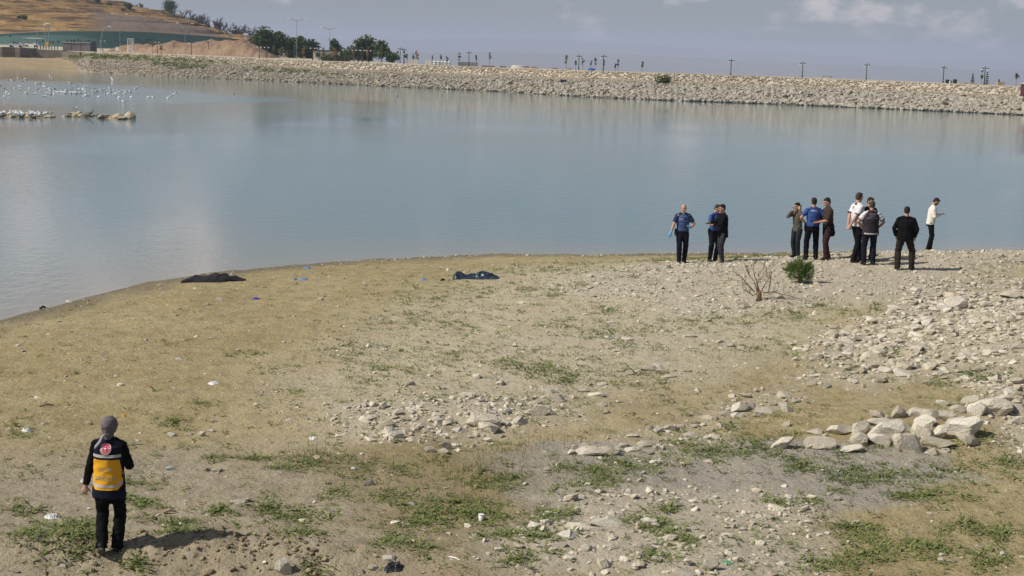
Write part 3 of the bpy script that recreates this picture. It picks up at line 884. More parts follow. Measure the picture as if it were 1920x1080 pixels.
for mx_, my_, mr_ in motifs:
    c = at_y(mx_, my_, wall_Y(mx_) - 0.06) - ro
    mr_ *= 0.17
    seg = 9
    pts = [c + Vector((math.cos(a) * mr_ * rr_.uniform(.8, 1.15), 0, math.sin(a) * mr_ * rr_.uniform(.9, 1.3))) for a in [2 * math.pi * i / seg for i in range(seg)]]
    bk = [p + Vector((0, 0.05, 0)) for p in pts]
    MB().add(pts + bk, [tuple(range(seg))] + [(i, i + seg, (i + 1) % seg + seg, (i + 1) % seg) for i in range(seg)]).build('painted_motif', M_TEALD, rw)

# excavated earth heap on the promenade
M_HEAP = earth_mat('heap_earth', (0.27, 0.18, 0.115), (0.37, 0.265, 0.18), (0.16, 0.11, 0.075), 0.22, 0.9, 0.6)
hx = [185, 205, 225, 250, 290, 312, 330, 350, 375, 395, 420, 445, 470, 490, 508]
ht = [96, 85, 83, 82, 80.5, 75.5, 80, 77.5, 73, 74, 70.5, 75, 82, 95, 108]
hb = lambda p: 97 + (p - 185) * 0.034
rows = []
for p in np.linspace(185, 508, 150):
    Yb = far_cross(p)[2].y + 22
    foot = at_y(p, hb(p) + 1, Yb)
    Hh = (hb(p) - np.interp(p, hx, ht)) / ppm(Yb + 9) * math.cos(PITCH)
    rows.append([(foot.x, foot.y + 22 * u_, foot.z - 0.2 + max(0, Hh) * math.sin(math.pi * min(1, u_ * 1.25)) ** 0.75 if u_ * 1.25 <= 1 else foot.z - 0.2) for u_ in np.linspace(0, 1, 26)])
A2 = np.array(rows)
A2[..., 2] += (fbm(A2[..., 0] * .5, A2[..., 1] * .5, 60, 4) - .5) * 1.5 * sstep(0, .2, A2[..., 2] - A2[:, :1, 2])
n, k = A2.shape[:2]
_i = np.arange(n * k).reshape(n, k)
f = np.stack([_i[:-1, :-1], _i[1:, :-1], _i[1:, 1:], _i[:-1, 1:]], -1).reshape(-1, 4)
tag(link('earth_heap', fast_mesh('earth_heap', A2.reshape(-1, 3), f, M_HEAP, True)), 'long heap of brown excavated earth below the teal wall', 'earth heap')

# ================================================================== MOUNTAINS AND HAZE
M_MOUNT = earth_mat('mountain_land', (0.16, 0.14, 0.10), (0.24, 0.20, 0.14), (0.10, 0.10, 0.07), 0.0006, 0.0)
def ridge(name, label, Y, px_rows, depth, seed, base_drop=200):
    ps = np.linspace(-900, 2900, 500)
    rows = []
    for p in ps:
        c = at_y(p, float(np.interp(p, [a for a, _ in px_rows], [b for _, b in px_rows])) + (fbm(p * .006, p * 0, seed, 4) - .5) * 8, Y)
        rows.append([(c.x * (1 - depth / Y * .9), Y - depth * 0.9, -90), (c.x * (1 - depth / Y * .4), Y - depth * .45, -60 + (c.z + 60) * .45 + 30 * (fbm(p * .02, 0, seed + 3, 3) - .5)),
                     (c.x, c.y, c.z), (c.x, c.y + depth * .6, -120)])
    B = np.array(rows)
    n, k = B.shape[:2]
    ii = np.arange(n * k).reshape(n, k)
    ff = np.stack([ii[:-1, :-1], ii[1:, :-1], ii[1:, 1:], ii[:-1, 1:]], -1).reshape(-1, 4)
    tag(link(name, fast_mesh(name, B.reshape(-1, 3), ff, M_MOUNT, True)), label, kind='structure')
ridge('mountain_ridge', 'faint far mountain ridge in haze', 15000, [(-900, 50), (300, 66), (700, 74), (960, 70), (1150, 82), (1400, 96), (1700, 112), (1920, 118), (2900, 140)], 3000, 81)
ridge('hills', 'low hazy hills across the valley', 10000, [(-900, 60), (700, 98), (960, 96), (1200, 104), (1330, 108), (1500, 122), (1700, 126), (1920, 132), (2900, 160)], 2000, 91)
M_HAZE = bpy.data.materials.new('haze')
M_HAZE.use_nodes = True
hn = M_HAZE.node_tree
hn.nodes.clear()
ho = hn.nodes.new('ShaderNodeOutputMaterial')
hv = hn.nodes.new('ShaderNodeVolumePrincipled')
hv.inputs['Color'].default_value = (0.575, 0.66, 0.86, 1)
hv.inputs['Density'].default_value = 0.00016
hv.inputs['Anisotropy'].default_value = 0.0
hn.links.new(hv.outputs[0], ho.inputs['Volume'])
hz = MB().box((0, 8900, 55), (40000, 18000, 340))
hz_o = hz.build('haze', M_HAZE)
tag(hz_o, 'thin pale haze in the air over the valley', kind='stuff')
# ================================================================== NEAR ROCKS
ROCK_SETS = {}
# (pixel column, pixel row of the centre, width, height) of the stones that can be picked out
ROCK_SETS['heap'] = ('boulder', 'in the big heap', 'boulders of the big heap', [
 (1468,830,44,26),(1647,776,29,16),(1687,772,31,25),(1715,773,28,22),(1745,776,42,24),(1645,790,48,18),(1578,805,48,24),(1528,808,28,12),(1537,830,54,26),
 (1592,841,46,15),(1614,800,38,30),(1613,823,31,27),(1648,823,38,25),(1665,808,66,40),(1704,831,60,40),(1729,803,44,36),(1738,815,40,30),(1764,808,38,32),
 (1764,827,60,27),(1806,801,72,38),(1820,823,48,27),(1748,847,26,16),(1773,844,16,11),(1776,780,34,24),(1738,788,40,24),(1692,798,38,24),(1669,783,16,11),(1790,792,40,22)])
ROCK_SETS['ledge'] = ('boulder', 'on the upper rubble ledge', 'boulders of the upper ledge', [
 (1867,763,70,38),(1836,768,36,30),(1798,767,28,18),(1771,756,26,14),(1820,749,30,16),(1888,746,36,16),(1912,765,30,20),(1900,790,26,14),(1915,737,24,14)])
ROCK_SETS['strip'] = ('rock', 'in the middle stone strip', 'rocks of the middle strip', [
 (909,788,62,34),(975,789,28,19),(951,793,16,14),(1005,770,44,21),(1028,768,26,16),(818,784,22,14),(744,814,26,17),(830,811,24,10),(862,806,28,13),(833,834,22,14),
 (832,845,20,12),(805,842,20,15),(858,842,13,8),(780,795,18,9),(800,806,16,8),(880,818,14,8),(925,772,18,9),(760,786,16,8),(895,802,18,9),(850,790,15,9),(700,783,16,8),(728,798,14,7)])
ROCK_SETS['line'] = ('rock', 'along the grey gravel edge', 'rocks of the gravel edge', [
 (1110,844,54,24),(1138,846,40,22),(1095,836,24,14),(1211,831,28,17),(1186,841,26,13),(1211,847,28,12),(1233,806,22,12),(1255,801,20,12),(1277,798,18,10),(1296,816,26,14),
 (1305,798,18,10),(1167,834,20,11),(1154,842,20,12),(1206,885,14,9),(1025,878,14,8),(1250,822,16,9),(1232,838,18,9),(1320,824,16,9)])
ROCK_SETS['ridge'] = ('rock', 'in the low rock ridge', 'rocks of the low ridge', [
 (1392,762,44,21),(1408,758,18,19),(1436,770,40,15),(1474,765,28,19),(1383,778,28,12),(1339,783,18,10),(1361,776,22,11),(1447,737,10,7),(1471,737,10,6),(1466,743,18,8),
 (1493,751,20,10),(1496,745,16,6),(1474,795,16,12),(1420,778,18,9),(1370,767,16,9),(1450,757,16,8)])
ROCK_SETS['scree'] = ('stone', 'on the pale central scree', 'stones of the pale scree', [
 (764,718,26,11),(874,740,28,11),(830,727,16,7),(1176,634,20,9),(1142,632,20,7),(1153,639,12,8),(1145,604,16,7),(1216,688,28,15),(1236,688,26,13),(1242,695,22,11),
 (1253,705,26,8),(1261,692,12,8),(1282,694,10,6),(1117,738,32,10),(1126,719,20,6),(1093,730,20,8),(1028,733,24,10),(1054,729,20,8),(1299,651,14,6),(871,593,8,6),
 (838,645,10,7),(1042,745,32,16),(1129,757,18,7),(1138,771,14,10),(1195,696,18,9),(1180,700,16,7),(1350,640,14,8),(1370,646,14,10),(1389,652,16,7),(1330,600,10,7)])
ROCK_SETS['front'] = ('rock', 'on the lower gravel apron', 'rocks of the lower apron', [
 (1046,1018,34,14),(1139,975,70,24),(1186,955,30,10),(1069,1001,42,20),(1148,1023,26,14),(1098,1026,19,16),(1214,1025,20,16),(1195,1022,18,11),(1230,1047,22,16),
 (997,1072,17,12),(1283,1072,44,22),(1299,989,18,9),(1202,1039,12,12),(1244,976,22,7),(1333,1058,30,30),(1588,943,20,12),(1569,935,18,11),(1556,925,14,8),(1446,967,14,14),
 (1392,990,16,10),(1603,979,20,8),(1705,996,12,6),(1455,1018,12,8),(1765,1048,12,10),(1789,1051,20,8),(1110,990,26,10),(1160,960,24,9),(1360,1000,14,9),(1380,1020,16,10)])
ROCK_SETS['rubble'] = ('stone', 'on the rubble bank', 'stones of the rubble bank', [
 (1685,576,34,10),(1792,567,44,28),(1773,577,28,17),(1899,551,44,18),(1871,564,20,13),(1852,570,20,11),(1915,569,18,14),(1735,650,36,11),(1693,698,32,16),
 (1650,712,26,13),(1638,666,20,12),(1551,723,18,11),(1521,718,15,9),(1491,672,14,9),(1509,671,14,8),(1528,672,18,8),(1525,696,12,8),(1871,709,24,15),(1907,713,24,15),
 (1720,687,14,9),(1789,687,8,10),(1740,588,16,9),(1715,605,14,8),(1830,590,18,9),(1860,612,20,10),(1900,625,20,10),(1780,640,18,10),(1815,660,20,10),(1680,650,16,9),(1620,690,18,10),
 (1760,700,20,10),(1840,690,18,10),(1600,712,18,10),(1580,700,16,9),(1740,715,18,9),(1885,660,20,11),(1665,685,16,9)])
ROCK_SETS['row'] = ('stone', 'in the short channel row', 'stones of the short row', [
 (1564,628,16,14),(1553,622,12,8),(1584,635,20,8),(1606,635,20,11),(1581,627,16,7),(1484,644,16,8),(1622,640,14,7)])
ROCK_SETS['spit'] = ('stone', 'on the stony spit', 'larger stones of the spit', [
 (1518,573,14,9),(1391,575,12,10),(1361,576,16,9),(1330,560,10,7),(1480,590,10,6),(1300,545,9,6),(1560,560,10,6),(1620,545,10,6),(1240,548,9,6),(1450,578,9,6),(1700,548,10,6)])
ROCK_SETS['lone'] = ('stone', 'lying on the open mud', 'stones scattered on the open mud', [
 (320,814,17,10),(354,814,16,8),(376,813,20,14),(395,806,13,8),(387,880,14,9),(407,881,19,10),(446,938,28,13),(462,935,18,10),(456,944,20,6),(690,902,20,19),
 (541,786,15,6),(574,784,12,8),(634,791,12,8),(740,852,10,8),(771,944,12,7),(729,1044,28,15),(699,1063,20,14),(677,1072,14,12),(530,1061,28,34),(106,1055,20,11),(118,1060,14,10),
 (30,1069,18,11),(75,607,12,5),(110,602,9,5),(280,604,10,5),(336,674,17,7),(412,561,13,6),(388,571,11,5),(600,560,9,5),(705,650,8,6),(272,636,8,5),(196,673,10,6),(475,793,9,6),
 (330,590,9,5),(217,705,12,5),(325,727,12,4),(468,748,8,5),(130,565,14,6),(43,657,8,6),(800,650,8,6)])
ORD = ['first','second','third','fourth','fifth','sixth','seventh','eighth','ninth','tenth','eleventh','twelfth','thirteenth','fourteenth','fifteenth','sixteenth','seventeenth',
       'eighteenth','nineteenth','twentieth','twenty-first','twenty-second','twenty-third','twenty-fourth','twenty-fifth','twenty-sixth','twenty-seventh','twenty-eighth','twenty-ninth','thirtieth',
       'thirty-first','thirty-second','thirty-third','thirty-fourth','thirty-fifth','thirty-sixth','thirty-seventh','thirty-eighth','thirty-ninth','fortieth','forty-first','forty-second']
ROCK_MESH = []
for i_ in range(14):
    v_, f_ = rock_geo(300 + i_, 3, 14, 0.08)
    ROCK_MESH.append(fast_mesh('rock', v_, f_, M_ROCK, False))
rk = random.Random(11)
rock_foot = []
for key, (kind, where, grp, items) in ROCK_SETS.items():
    items = sorted(items)
    for n_, (px, py, w, h) in enumerate(items):
        g = ground_hit(px, py + h * 0.42)
        s = ppm(g.y)
        W_, H_ = w / s, h / s
        dep = W_ * rk.uniform(0.6, 0.9)
        # seen from above at a slant: part of the height in the picture is the top face
        el = math.atan2(CAM_Z - g.z, g.y)
        zh = max(0.35 * H_, (H_ - dep * 0.55 * math.sin(el))) * 1.12
        o = link(kind, ROCK_MESH[rk.randrange(14)], None, (g.x, g.y + dep * 0.3, g.z + zh * 0.30 - 0.01),
                 (rk.uniform(-.22, .22), rk.uniform(-.22, .22), rk.choice((0, math.pi)) + rk.uniform(-.45, .45)), (W_ * 1.2, dep * 1.1, zh * 1.25))
        if key == 'lone':
            look = rk.choice(('pale', 'cream', 'light grey'))
            tag(o, f'small {look} limestone {kind}, {ORD[n_]} from the left of those {where}', 'stone', grp)
        else:
            tag(o, f'pale limestone {kind}, {ORD[n_]} from the left of those {where}', kind, grp)
        rock_foot.append((g.x, g.y, max(W_, dep) * 0.5))

# loose rubble, pebbles: too many to count
def frustum_pts(n, ymin=15.5, ymax=54):
    y = np.sqrt(rng.uniform(ymin ** 2, ymax ** 2, n))
    x = rng.uniform(-1, 1, n) * (0.375 * y + 1.5)
    return x, y
x, y = frustum_pts(230000)
z_ = zone_fields(x, y)
sdist = shore_dist(x, y)
patch = fbm(x * 0.9, y * 0.9, 61, 3)
dens = (z_['mound'] * 1.0 + z_['rubble'] * (.45 + .75 * sstep(.35, .65, patch)) + z_['strip'] * 0.75 + z_['strip2'] * 0.4 * sstep(.42, .6, patch) + z_['scree'] * 0.35 * sstep(.4, .65, patch) + z_['front'] * 0.8 * sstep(.25, .6, patch)
        + z_['grey'] * 0.08 + z_['pale'] * 0.22 + 0.06 + 0.55 * sstep(0.8, 0.2, sdist) * sstep(-7, -2, x) + 0.12 * sstep(1.2, 0.2, sdist))
keep = (rng.random(len(x)) < np.clip(dens, 0, 1) * 0.34) & (sdist > 0.05)
x, y = x[keep], y[keep]
z_ = {k_: v_[keep] for k_, v_ in z_.items()}
med = 0.027 + 0.046 * z_['rubble'] + 0.036 * np.maximum(z_['strip'], z_['strip2']) + 0.018 * z_['front'] + 0.010 * z_['mound']
r_ = np.clip(med * rng.lognormal(0, 0.55, len(x)), 0.014, 0.30)
size = np.stack([r_ * rng.uniform(.9, 1.6, len(x)), r_ * rng.uniform(.7, 1.1, len(x)), r_ * rng.uniform(.45, .8, len(x))], -1)
pos = np.stack([x, y, terrain(x, y) + size[:, 2] * rng.uniform(-.05, .28, len(x))], -1)
V_PEB = [rock_geo(200 + i, 1, 7, 0.05) for i in range(10)]
v, f, t = scatter_geo(V_PEB, pos, size, rng.uniform(0, 6.28, len(x)), rng.normal(0, .3, len(x)))
N_PEB = len(x)
tag(link('gravel', fast_mesh('gravel', v, f, M_STONE, False, {'tint': t})), 'loose pale limestone rubble and pebbles over the shore', kind='stuff')
# clods of earth on the broken bank at the lower edge
cx = rng.uniform(-5.4, -2.1, 420); cy = 17.15 + rng.normal(0, .28, 420)
r_ = np.clip(0.028 * rng.lognormal(0, .45, 420), .012, .08)
size = np.stack([r_ * 1.3, r_, r_ * .9], -1)
V_CLOD = [rock_geo(260 + i, 2, 5, 0.2) for i in range(6)]
M_CLOD = stone_mat('clod_earth', (0.23, 0.18, 0.105), (0.33, 0.265, 0.165), 8.0, 0.8)
v, f, t = scatter_geo(V_CLOD, np.stack([cx, cy, terrain(cx, cy) + size[:, 2] * .2], -1), size, rng.uniform(0, 6.28, 420), rng.normal(0, .4, 420))
tag(link('earth_clods', fast_mesh('earth_clods', v, f, M_CLOD, True, {'tint': t})), 'crumbly brown clods on the broken bank', kind='stuff')

# ================================================================== WEEDS
M_WEED = leaf_mat('weed_leaf', (0.105, 0.135, 0.042), (0.235, 0.27, 0.09), 0.7)
M_DRYGRASS = leaf_mat('dry_weed', (0.15, 0.11, 0.05), (0.25, 0.21, 0.09), 0.7)
WEED_PX = [  # (column, row, half width, half height, number)
 (1340, 845, 60, 22, 190), (1420, 845, 36, 12, 70), (1180, 872, 65, 16, 150), (1120, 880, 25, 9, 40), (1065, 878, 22, 9, 40), (1270, 830, 26, 10, 40),
 (930, 905, 42, 14, 90), (1500, 875, 45, 15, 90), (1650, 895, 70, 14, 140), (1580, 890, 30, 10, 40), (1740, 932, 50, 13, 100), (1835, 835, 30, 10, 50), (1650, 845, 50, 8, 60),
 (1725, 840, 60, 8, 50), (1890, 870, 40, 18, 110), (1780, 885, 26, 9, 30), (1690, 935, 24, 9, 40), (1460, 945, 26, 10, 45), (1520, 945, 22, 11, 45), (1570, 925, 20, 7, 20),
 (1205, 985, 25, 9, 55), (1225, 1003, 32, 12, 80), (1250, 958, 20, 6, 35), (1280, 1035, 26, 12, 60), (1230, 1062, 30, 9, 40), (1640, 1000, 32, 11, 50), (1640, 1035, 38, 16, 90),
 (1580, 990, 30, 11, 50), (1705, 1020, 24, 9, 40), (1560, 1060, 50, 14, 90), (1760, 1030, 40, 16, 80), (1850, 1050, 40, 20, 80), (1800, 985, 36, 12, 60), (1870, 1000, 26, 10, 40),
 (1100, 910, 38, 16, 80), (1140, 905, 24, 9, 35), (1035, 975, 40, 12, 80), (950, 1010, 30, 12, 60), (1010, 1020, 24, 9, 40), (970, 1060, 38, 11, 50), (890, 968, 55, 16, 150),
 (780, 985, 50, 16, 90), (800, 960, 38, 12, 60), (750, 930, 30, 9, 40), (720, 935, 26, 9, 30), (860, 945, 40, 12, 50), (750, 885, 36, 11, 40), (680, 880, 60, 16, 70),
 (590, 870, 38, 14, 100), (535, 882, 16, 6, 30), (480, 860, 30, 6, 30), (400, 858, 20, 6, 25), (150, 1020, 45, 22, 170), (100, 1010, 40, 16, 70), (160, 990, 40, 10, 60),
 (270, 945, 30, 11, 60), (330, 985, 28, 10, 50), (340, 1010, 30, 9, 45), (410, 962, 18, 7, 35), (500, 955, 26, 9, 45), (560, 970, 36, 14, 70), (575, 998, 34, 10, 60), (640, 930, 30, 14, 50),
 (255, 1048, 18, 6, 35), (585, 1055, 26, 9, 40), (730, 1020, 30, 12, 50), (800, 1035, 26, 9, 30), (30, 960, 36, 16, 50), (40, 1010, 36, 14, 50), (250, 905, 40, 12, 40),
 (30, 810, 26, 9, 30), (320, 790, 30, 10, 50), (380, 760, 18, 6, 25), (1010, 690, 45, 14, 80), (1060, 715, 36, 14, 70), (950, 690, 30, 9, 40), (1020, 700, 36, 10, 50), (1190, 650, 30, 7, 30),
 (1000, 545, 40, 8, 60), (1040, 555, 36, 7, 40), (1090, 540, 30, 6, 40), (1190, 530, 36, 9, 60), (1140, 585, 24, 6, 30), (1030, 610, 20, 6, 25), (1530, 590, 26, 8, 55), (1500, 605, 22, 9, 45),
 (1440, 600, 14, 5, 20), (1575, 600, 24, 7, 30), (1640, 597, 14, 5, 25), (1400, 612, 60, 8, 70), (1300, 608, 50, 8, 60), (1770, 555, 26, 6, 35), (1820, 578, 26, 11, 60), (1790, 590, 30, 8, 40),
 (1480, 480, 80, 6, 200), (1400, 482, 50, 6, 130), (1310, 483, 60, 5, 120), (1240, 486, 60, 6, 90), (1100, 490, 120, 5, 80), (1850, 530, 40, 6, 30), (1900, 522, 40, 5, 30),
 (1700, 615, 30, 8, 30), (1680, 675, 30, 8, 30), (1600, 700, 40, 12, 40), (1690, 680, 24, 6, 25), (1820, 725, 50, 14, 70), (1870, 735, 30, 10, 50), (1780, 740, 40, 12, 50),
 (1820, 775, 24, 10, 40), (690, 720, 40, 12, 30), (780, 700, 60, 14, 50), (880, 660, 50, 12, 40), (700, 690, 30, 9, 25), (820, 760, 40, 10, 30), (1450, 790, 120, 16, 60), (640, 640, 60, 12, 30),
 (520, 690, 40, 10, 25), (470, 660, 30, 8, 20), (560, 740, 40, 10, 20), (330, 640, 40, 10, 14)]
wx, wy_, ws = [], [], []
for (px, py, hw, hh, n_) in WEED_PX:
    n_ = int(n_ * 1.05)
    a_ = rng.uniform(0, 6.28, n_); r_ = np.sqrt(rng.random(n_)) * (1.35 + 0.7 * rng.normal(0, 1, n_))
    for u_, v_ in zip(px + hw * r_ * np.cos(a_), py + hh * r_ * np.sin(a_)):
        q = at(u_, v_, 0.25)
        wx.append(q.x); wy_.append(q.y); ws.append(rng.uniform(.4, 1.0))
x, y = frustum_pts(60000)
zz = zone_fields(x, y)
pn = fbm(x * 0.55, y * 0.55, 77, 4)
lowfield = sstep(0.46, 0.72, pn)
near = sstep(30, 20, y)
d_ = (0.10 + 0.75 * lowfield) * (0.16 + 0.55 * near + 1.7 * zz['pale'] + 0.3 * zz['olive']) * (1 - 0.75 * zz['mound']) * (1 - .7 * zz['rubble']) * (1 - .5 * zz['grey']) * sstep(1.5, 6, shore_dist(x, y))
d_ = d_ * (1 - 0.45 * sstep(-2, -8, x) * sstep(24, 30, y)) + 0.05
kp = rng.random(len(x)) < d_ * 0.8
wx = np.concatenate([wx, x[kp]]); wy_ = np.concatenate([wy_, y[kp]]); ws = np.concatenate([ws, rng.uniform(.3, .95, kp.sum())])
ok = shore_dist(wx, wy_) > 0.5
wx, wy_, ws = wx[ok], wy_[ok], ws[ok]
NW = len(wx)
NB = 9
a_ = rng.uniform(0, 6.28, (NW, NB))
ln = (0.036 + 0.058 * rng.random((NW, NB))) * ws[:, None] * rng.lognormal(0, .25, NW)[:, None] * 1.15
up = rng.uniform(0.1, 0.7, (NW, NB))
bx = wx[:, None] + rng.normal(0, 0.07, (NW, NB)) * ws[:, None]
by = wy_[:, None] + rng.normal(0, 0.07, (NW, NB)) * ws[:, None]
bz = terrain(bx.ravel(), by.ravel()).reshape(NW, NB) - 0.004
dx, dy = np.cos(a_), np.sin(a_)
wd_ = ln * rng.uniform(.08, .17, (NW, NB))
P0 = np.stack([bx - dy * wd_ * .3, by + dx * wd_ * .3, bz], -1)
P1 = np.stack([bx + dy * wd_ * .3, by - dx * wd_ * .3, bz], -1)
mx_, my_, mz_ = bx + dx * ln * .5, by + dy * ln * .5, bz + ln * up * .75
P2 = np.stack([mx_ + dy * wd_, my_ - dx * wd_, mz_], -1)
P3 = np.stack([bx + dx * ln, by + dy * ln, bz + ln * up * .85], -1)
P4 = np.stack([mx_ - dy * wd_, my_ + dx * wd_, mz_], -1)
V = np.stack([P0, P1, P2, P3, P4], 2).reshape(-1, 3)
base = np.arange(NW * NB) * 5
Fw = np.concatenate([np.stack([base, base + 1, base + 2], -1), np.stack([base, base + 2, base + 4], -1), np.stack([base + 4, base + 2, base + 3], -1)])
tint = np.repeat((rng.random((NW, 1)) * .6 + rng.random((NW, NB)) * .4).ravel(), 5)
tag(link('weeds', fast_mesh('weeds', V, Fw, M_WEED, False, {'tint': tint})), 'low green weeds dotted over the shore', kind='stuff')
# dry stalks standing in the damp hollow
ST = [(590, 862, 40, 14, 220), (680, 875, 50, 14, 160), (900, 880, 70, 30, 420), (1000, 850, 60, 14, 160), (860, 930, 60, 30, 240), (1050, 830, 40, 10, 80), (120, 820, 10, 4, 8)]
sx, sy = [], []
for (px, py, hw, hh, n_) in ST:
    for _ in range(int(n_ * .4)):
        q = at(px + rng.normal(0, hw * .8), py + rng.normal(0, hh * .6), .22)
        sx.append(q.x); sy.append(q.y)
sx, sy = np.array(sx), np.array(sy)
sz = terrain(sx, sy)
h_ = rng.uniform(.05, .22, len(sx)); lx, ly = rng.normal(0, .3, len(sx)) * h_, rng.normal(0, .3, len(sx)) * h_
w_ = 0.003
V = np.stack([np.stack([sx - w_, sy, sz], -1), np.stack([sx + w_, sy, sz], -1), np.stack([sx + lx, sy + ly, sz + h_], -1)], 1).reshape(-1, 3)
tag(link('dry_stalks', fast_mesh('dry_stalks', V, np.arange(len(V)).reshape(-1, 3), M_DRYGRASS, False, {'tint': np.repeat(rng.random(len(sx)), 3)})), 'thin dry brown stalks in the damp hollow', kind='stuff')

# ================================================================== BUSHES ON THE SPIT
M_BARK = cloth('grey_bark', (0.17, 0.125, 0.09), 0.95, 0.3, 20, 0.5)
M_STUMP = cloth('orange_stump', (0.24, 0.15, 0.08), 0.95, 0.3, 14, 0.6)
M_PINE = leaf_mat('pine_needles', (0.05, 0.10, 0.018), (0.15, 0.24, 0.05), 6.0)
g = ground_hit(1423, 563)
db = empty('bare_bush', g)
tag(db, 'leafless pruned bush on the pale stony spit', 'bush')
s = ppm(g.y)
MB().tube([(0, 0, -.03), (0, 0, .08), (-.01, .01, .17), (-.02, 0, .22)], [.075, .062, .07, .05], 9).build('stump', M_STUMP, db, smooth=True)
def px_local(px, py, yoff=0.0):
    q = at_y(px, py, g.y + yoff)
    return q - g
br = random.Random(4)
def limb(mb, a, b_, r0, r1, wob=0.02, depth=0):
    a, b_ = Vector(a), Vector(b_)
    pts = [a.lerp(b_, t_) + Vector((br.gauss(0, wob), br.gauss(0, wob), br.gauss(0, wob))) * (0 if t_ in (0, 1) else 1) for t_ in (0, .33, .66, 1)]
    mb.tube(pts, [r0, r0 * .7 + r1 * .3, r0 * .35 + r1 * .65, r1], 5)
    if depth:
        for _ in range(5):
            t_ = br.uniform(.25, .95)
            o_ = a.lerp(b_, t_)
            d2 = (b_ - a).normalized() * .6 + Vector((br.gauss(0, .5), br.gauss(0, .5), abs(br.gauss(.3, .5))))
            limb(mb, o_, o_ + d2.normalized() * (b_ - a).length * br.uniform(.2, .5), r1 * 1.1, r1 * .5, wob * .6, depth - 1)
for (bx_, by_), (ex, ey), yo in [((1415, 548), (1374, 508), -.1), ((1420, 548), (1398, 502), .1), ((1424, 548), (1432, 500), .2), ((1426, 549), (1446, 503), -.05), ((1418, 550), (1393, 548), -.25), ((1430, 549), (1490, 557), .1), ((1440, 549), (1447, 512), 0.05), ((1421, 548), (1412, 496), -.15)]:
    mb = MB()
    limb(mb, px_local(bx_, by_), px_local(ex, ey, yo), .016, .0045, .03, 2)
    mb.build('branch', M_BARK, db)
g2 = ground_hit(1499, 531)
pb = empty('pine_bush', g2)
tag(pb, 'small bushy green pine on the pale stony spit', 'bush')
mb = MB()
mb.tube([(0, 0, -.03), (-.02, 0, .2), (-.06, .02, .6)], [.03, .025, .008], 6).tube([(0, 0, .05), (.1, 0, .25), (.17, .02, .5)], [.02, .018, .006], 6)
mb.build('trunk', M_BARK, pb)
nv = 0
tips, dirs = [], []
pr = np.random.default_rng(3)
for (c, rad, n_) in [((-.08, 0, .30), (.25, .22, .24), 900), ((.20, .02, .32), (.15, .15, .20), 460), ((-.06, 0, .52), (.09, .09, .12), 130), ((.24, 0, .47), (.06, .06, .1), 70), ((-.30, 0, .34), (.13, .1, .05), 90), ((-.24, 0, .46), (.08, .08, .06), 60), ((.1, 0, .13), (.2, .2, .09), 260)]:
    d_ = pr.normal(0, 1, (n_, 3)); d_ /= np.linalg.norm(d_, axis=1)[:, None]
    rr2 = pr.random(n_) ** .4
    lump = .75 + .5 * vnoise(d_[:, 0] * 3 + c[0] * 9, d_[:, 1] * 3 + d_[:, 2] * 4, 6)
    tips.append(np.array(c) + d_ * np.array(rad) * (rr2 * lump)[:, None]); dirs.append(d_ + np.array([0, 0, .9]))
tips, dirs = np.concatenate(tips), np.concatenate(dirs)
dirs /= np.linalg.norm(dirs, axis=1)[:, None]
sidev = np.cross(dirs, pr.normal(0, 1, dirs.shape)); sidev /= np.linalg.norm(sidev, axis=1)[:, None]
L_ = pr.uniform(.07, .16, len(tips))[:, None]
V = np.stack([tips - sidev * .006, tips + sidev * .006, tips + dirs * L_ + sidev * pr.normal(0, .01, (len(tips), 1))], 1)
V2 = np.stack([tips - sidev * .004 + dirs * .02, tips + sidev * .03 + dirs * L_ * .7, tips + sidev * .004 + dirs * .03], 1)
V3 = np.stack([tips - sidev * .004 + dirs * .02, tips - sidev * .03 + dirs * L_ * .7, tips + sidev * .004 + dirs * .03], 1)
V = np.concatenate([V, V2, V3]).reshape(-1, 3)
tt_ = np.repeat(np.tile(pr.random(len(tips)), 3), 3)
o = link('foliage', fast_mesh('foliage', V, np.arange(len(V)).reshape(-1, 3), M_PINE, False, {'tint': tt_}), pb)

# ================================================================== THINGS LYING ON THE SHORE
M_BLACKPL = cloth('black_plastic', (0.02, 0.022, 0.026), 0.32, 0.3, 8, 0.2, 0.5)
M_TARP = cloth('dark_blue_plastic', (0.020, 0.032, 0.052), 0.32, 0.25, 8, 0.25, 0.5)
M_DARKCLOTH = cloth('dark_cloth', (0.016, 0.015, 0.018), 0.9, 0.3, 10, 0.3)
M_WHITEPL = cloth('white_plastic', (0.72, 0.72, 0.70), 0.5, 0.1, 12, 0.2)
M_BLUEGL = cloth('blue_nitrile', (0.10, 0.25, 0.52), 0.5, 0.15, 12, 0.1)
M_VIOLET = cloth('violet_plastic', (0.07, 0.06, 0.36), 0.5, 0.15, 12, 0.1)
M_YELLOWPL = cloth('yellow_plastic', (0.65, 0.36, 0.03), 0.5, 0.1, 12, 0.1)
M_GREENPL = cloth('green_plastic', (0.10, 0.32, 0.2), 0.5, 0.15, 12, 0.1)
M_WOOD = cloth('driftwood', (0.36, 0.29, 0.19), 0.9, 0.25, 12, 0.5)
M_DARKWOOD = cloth('wet_wood', (0.07, 0.05, 0.035), 0.9, 0.3, 12, 0.5)
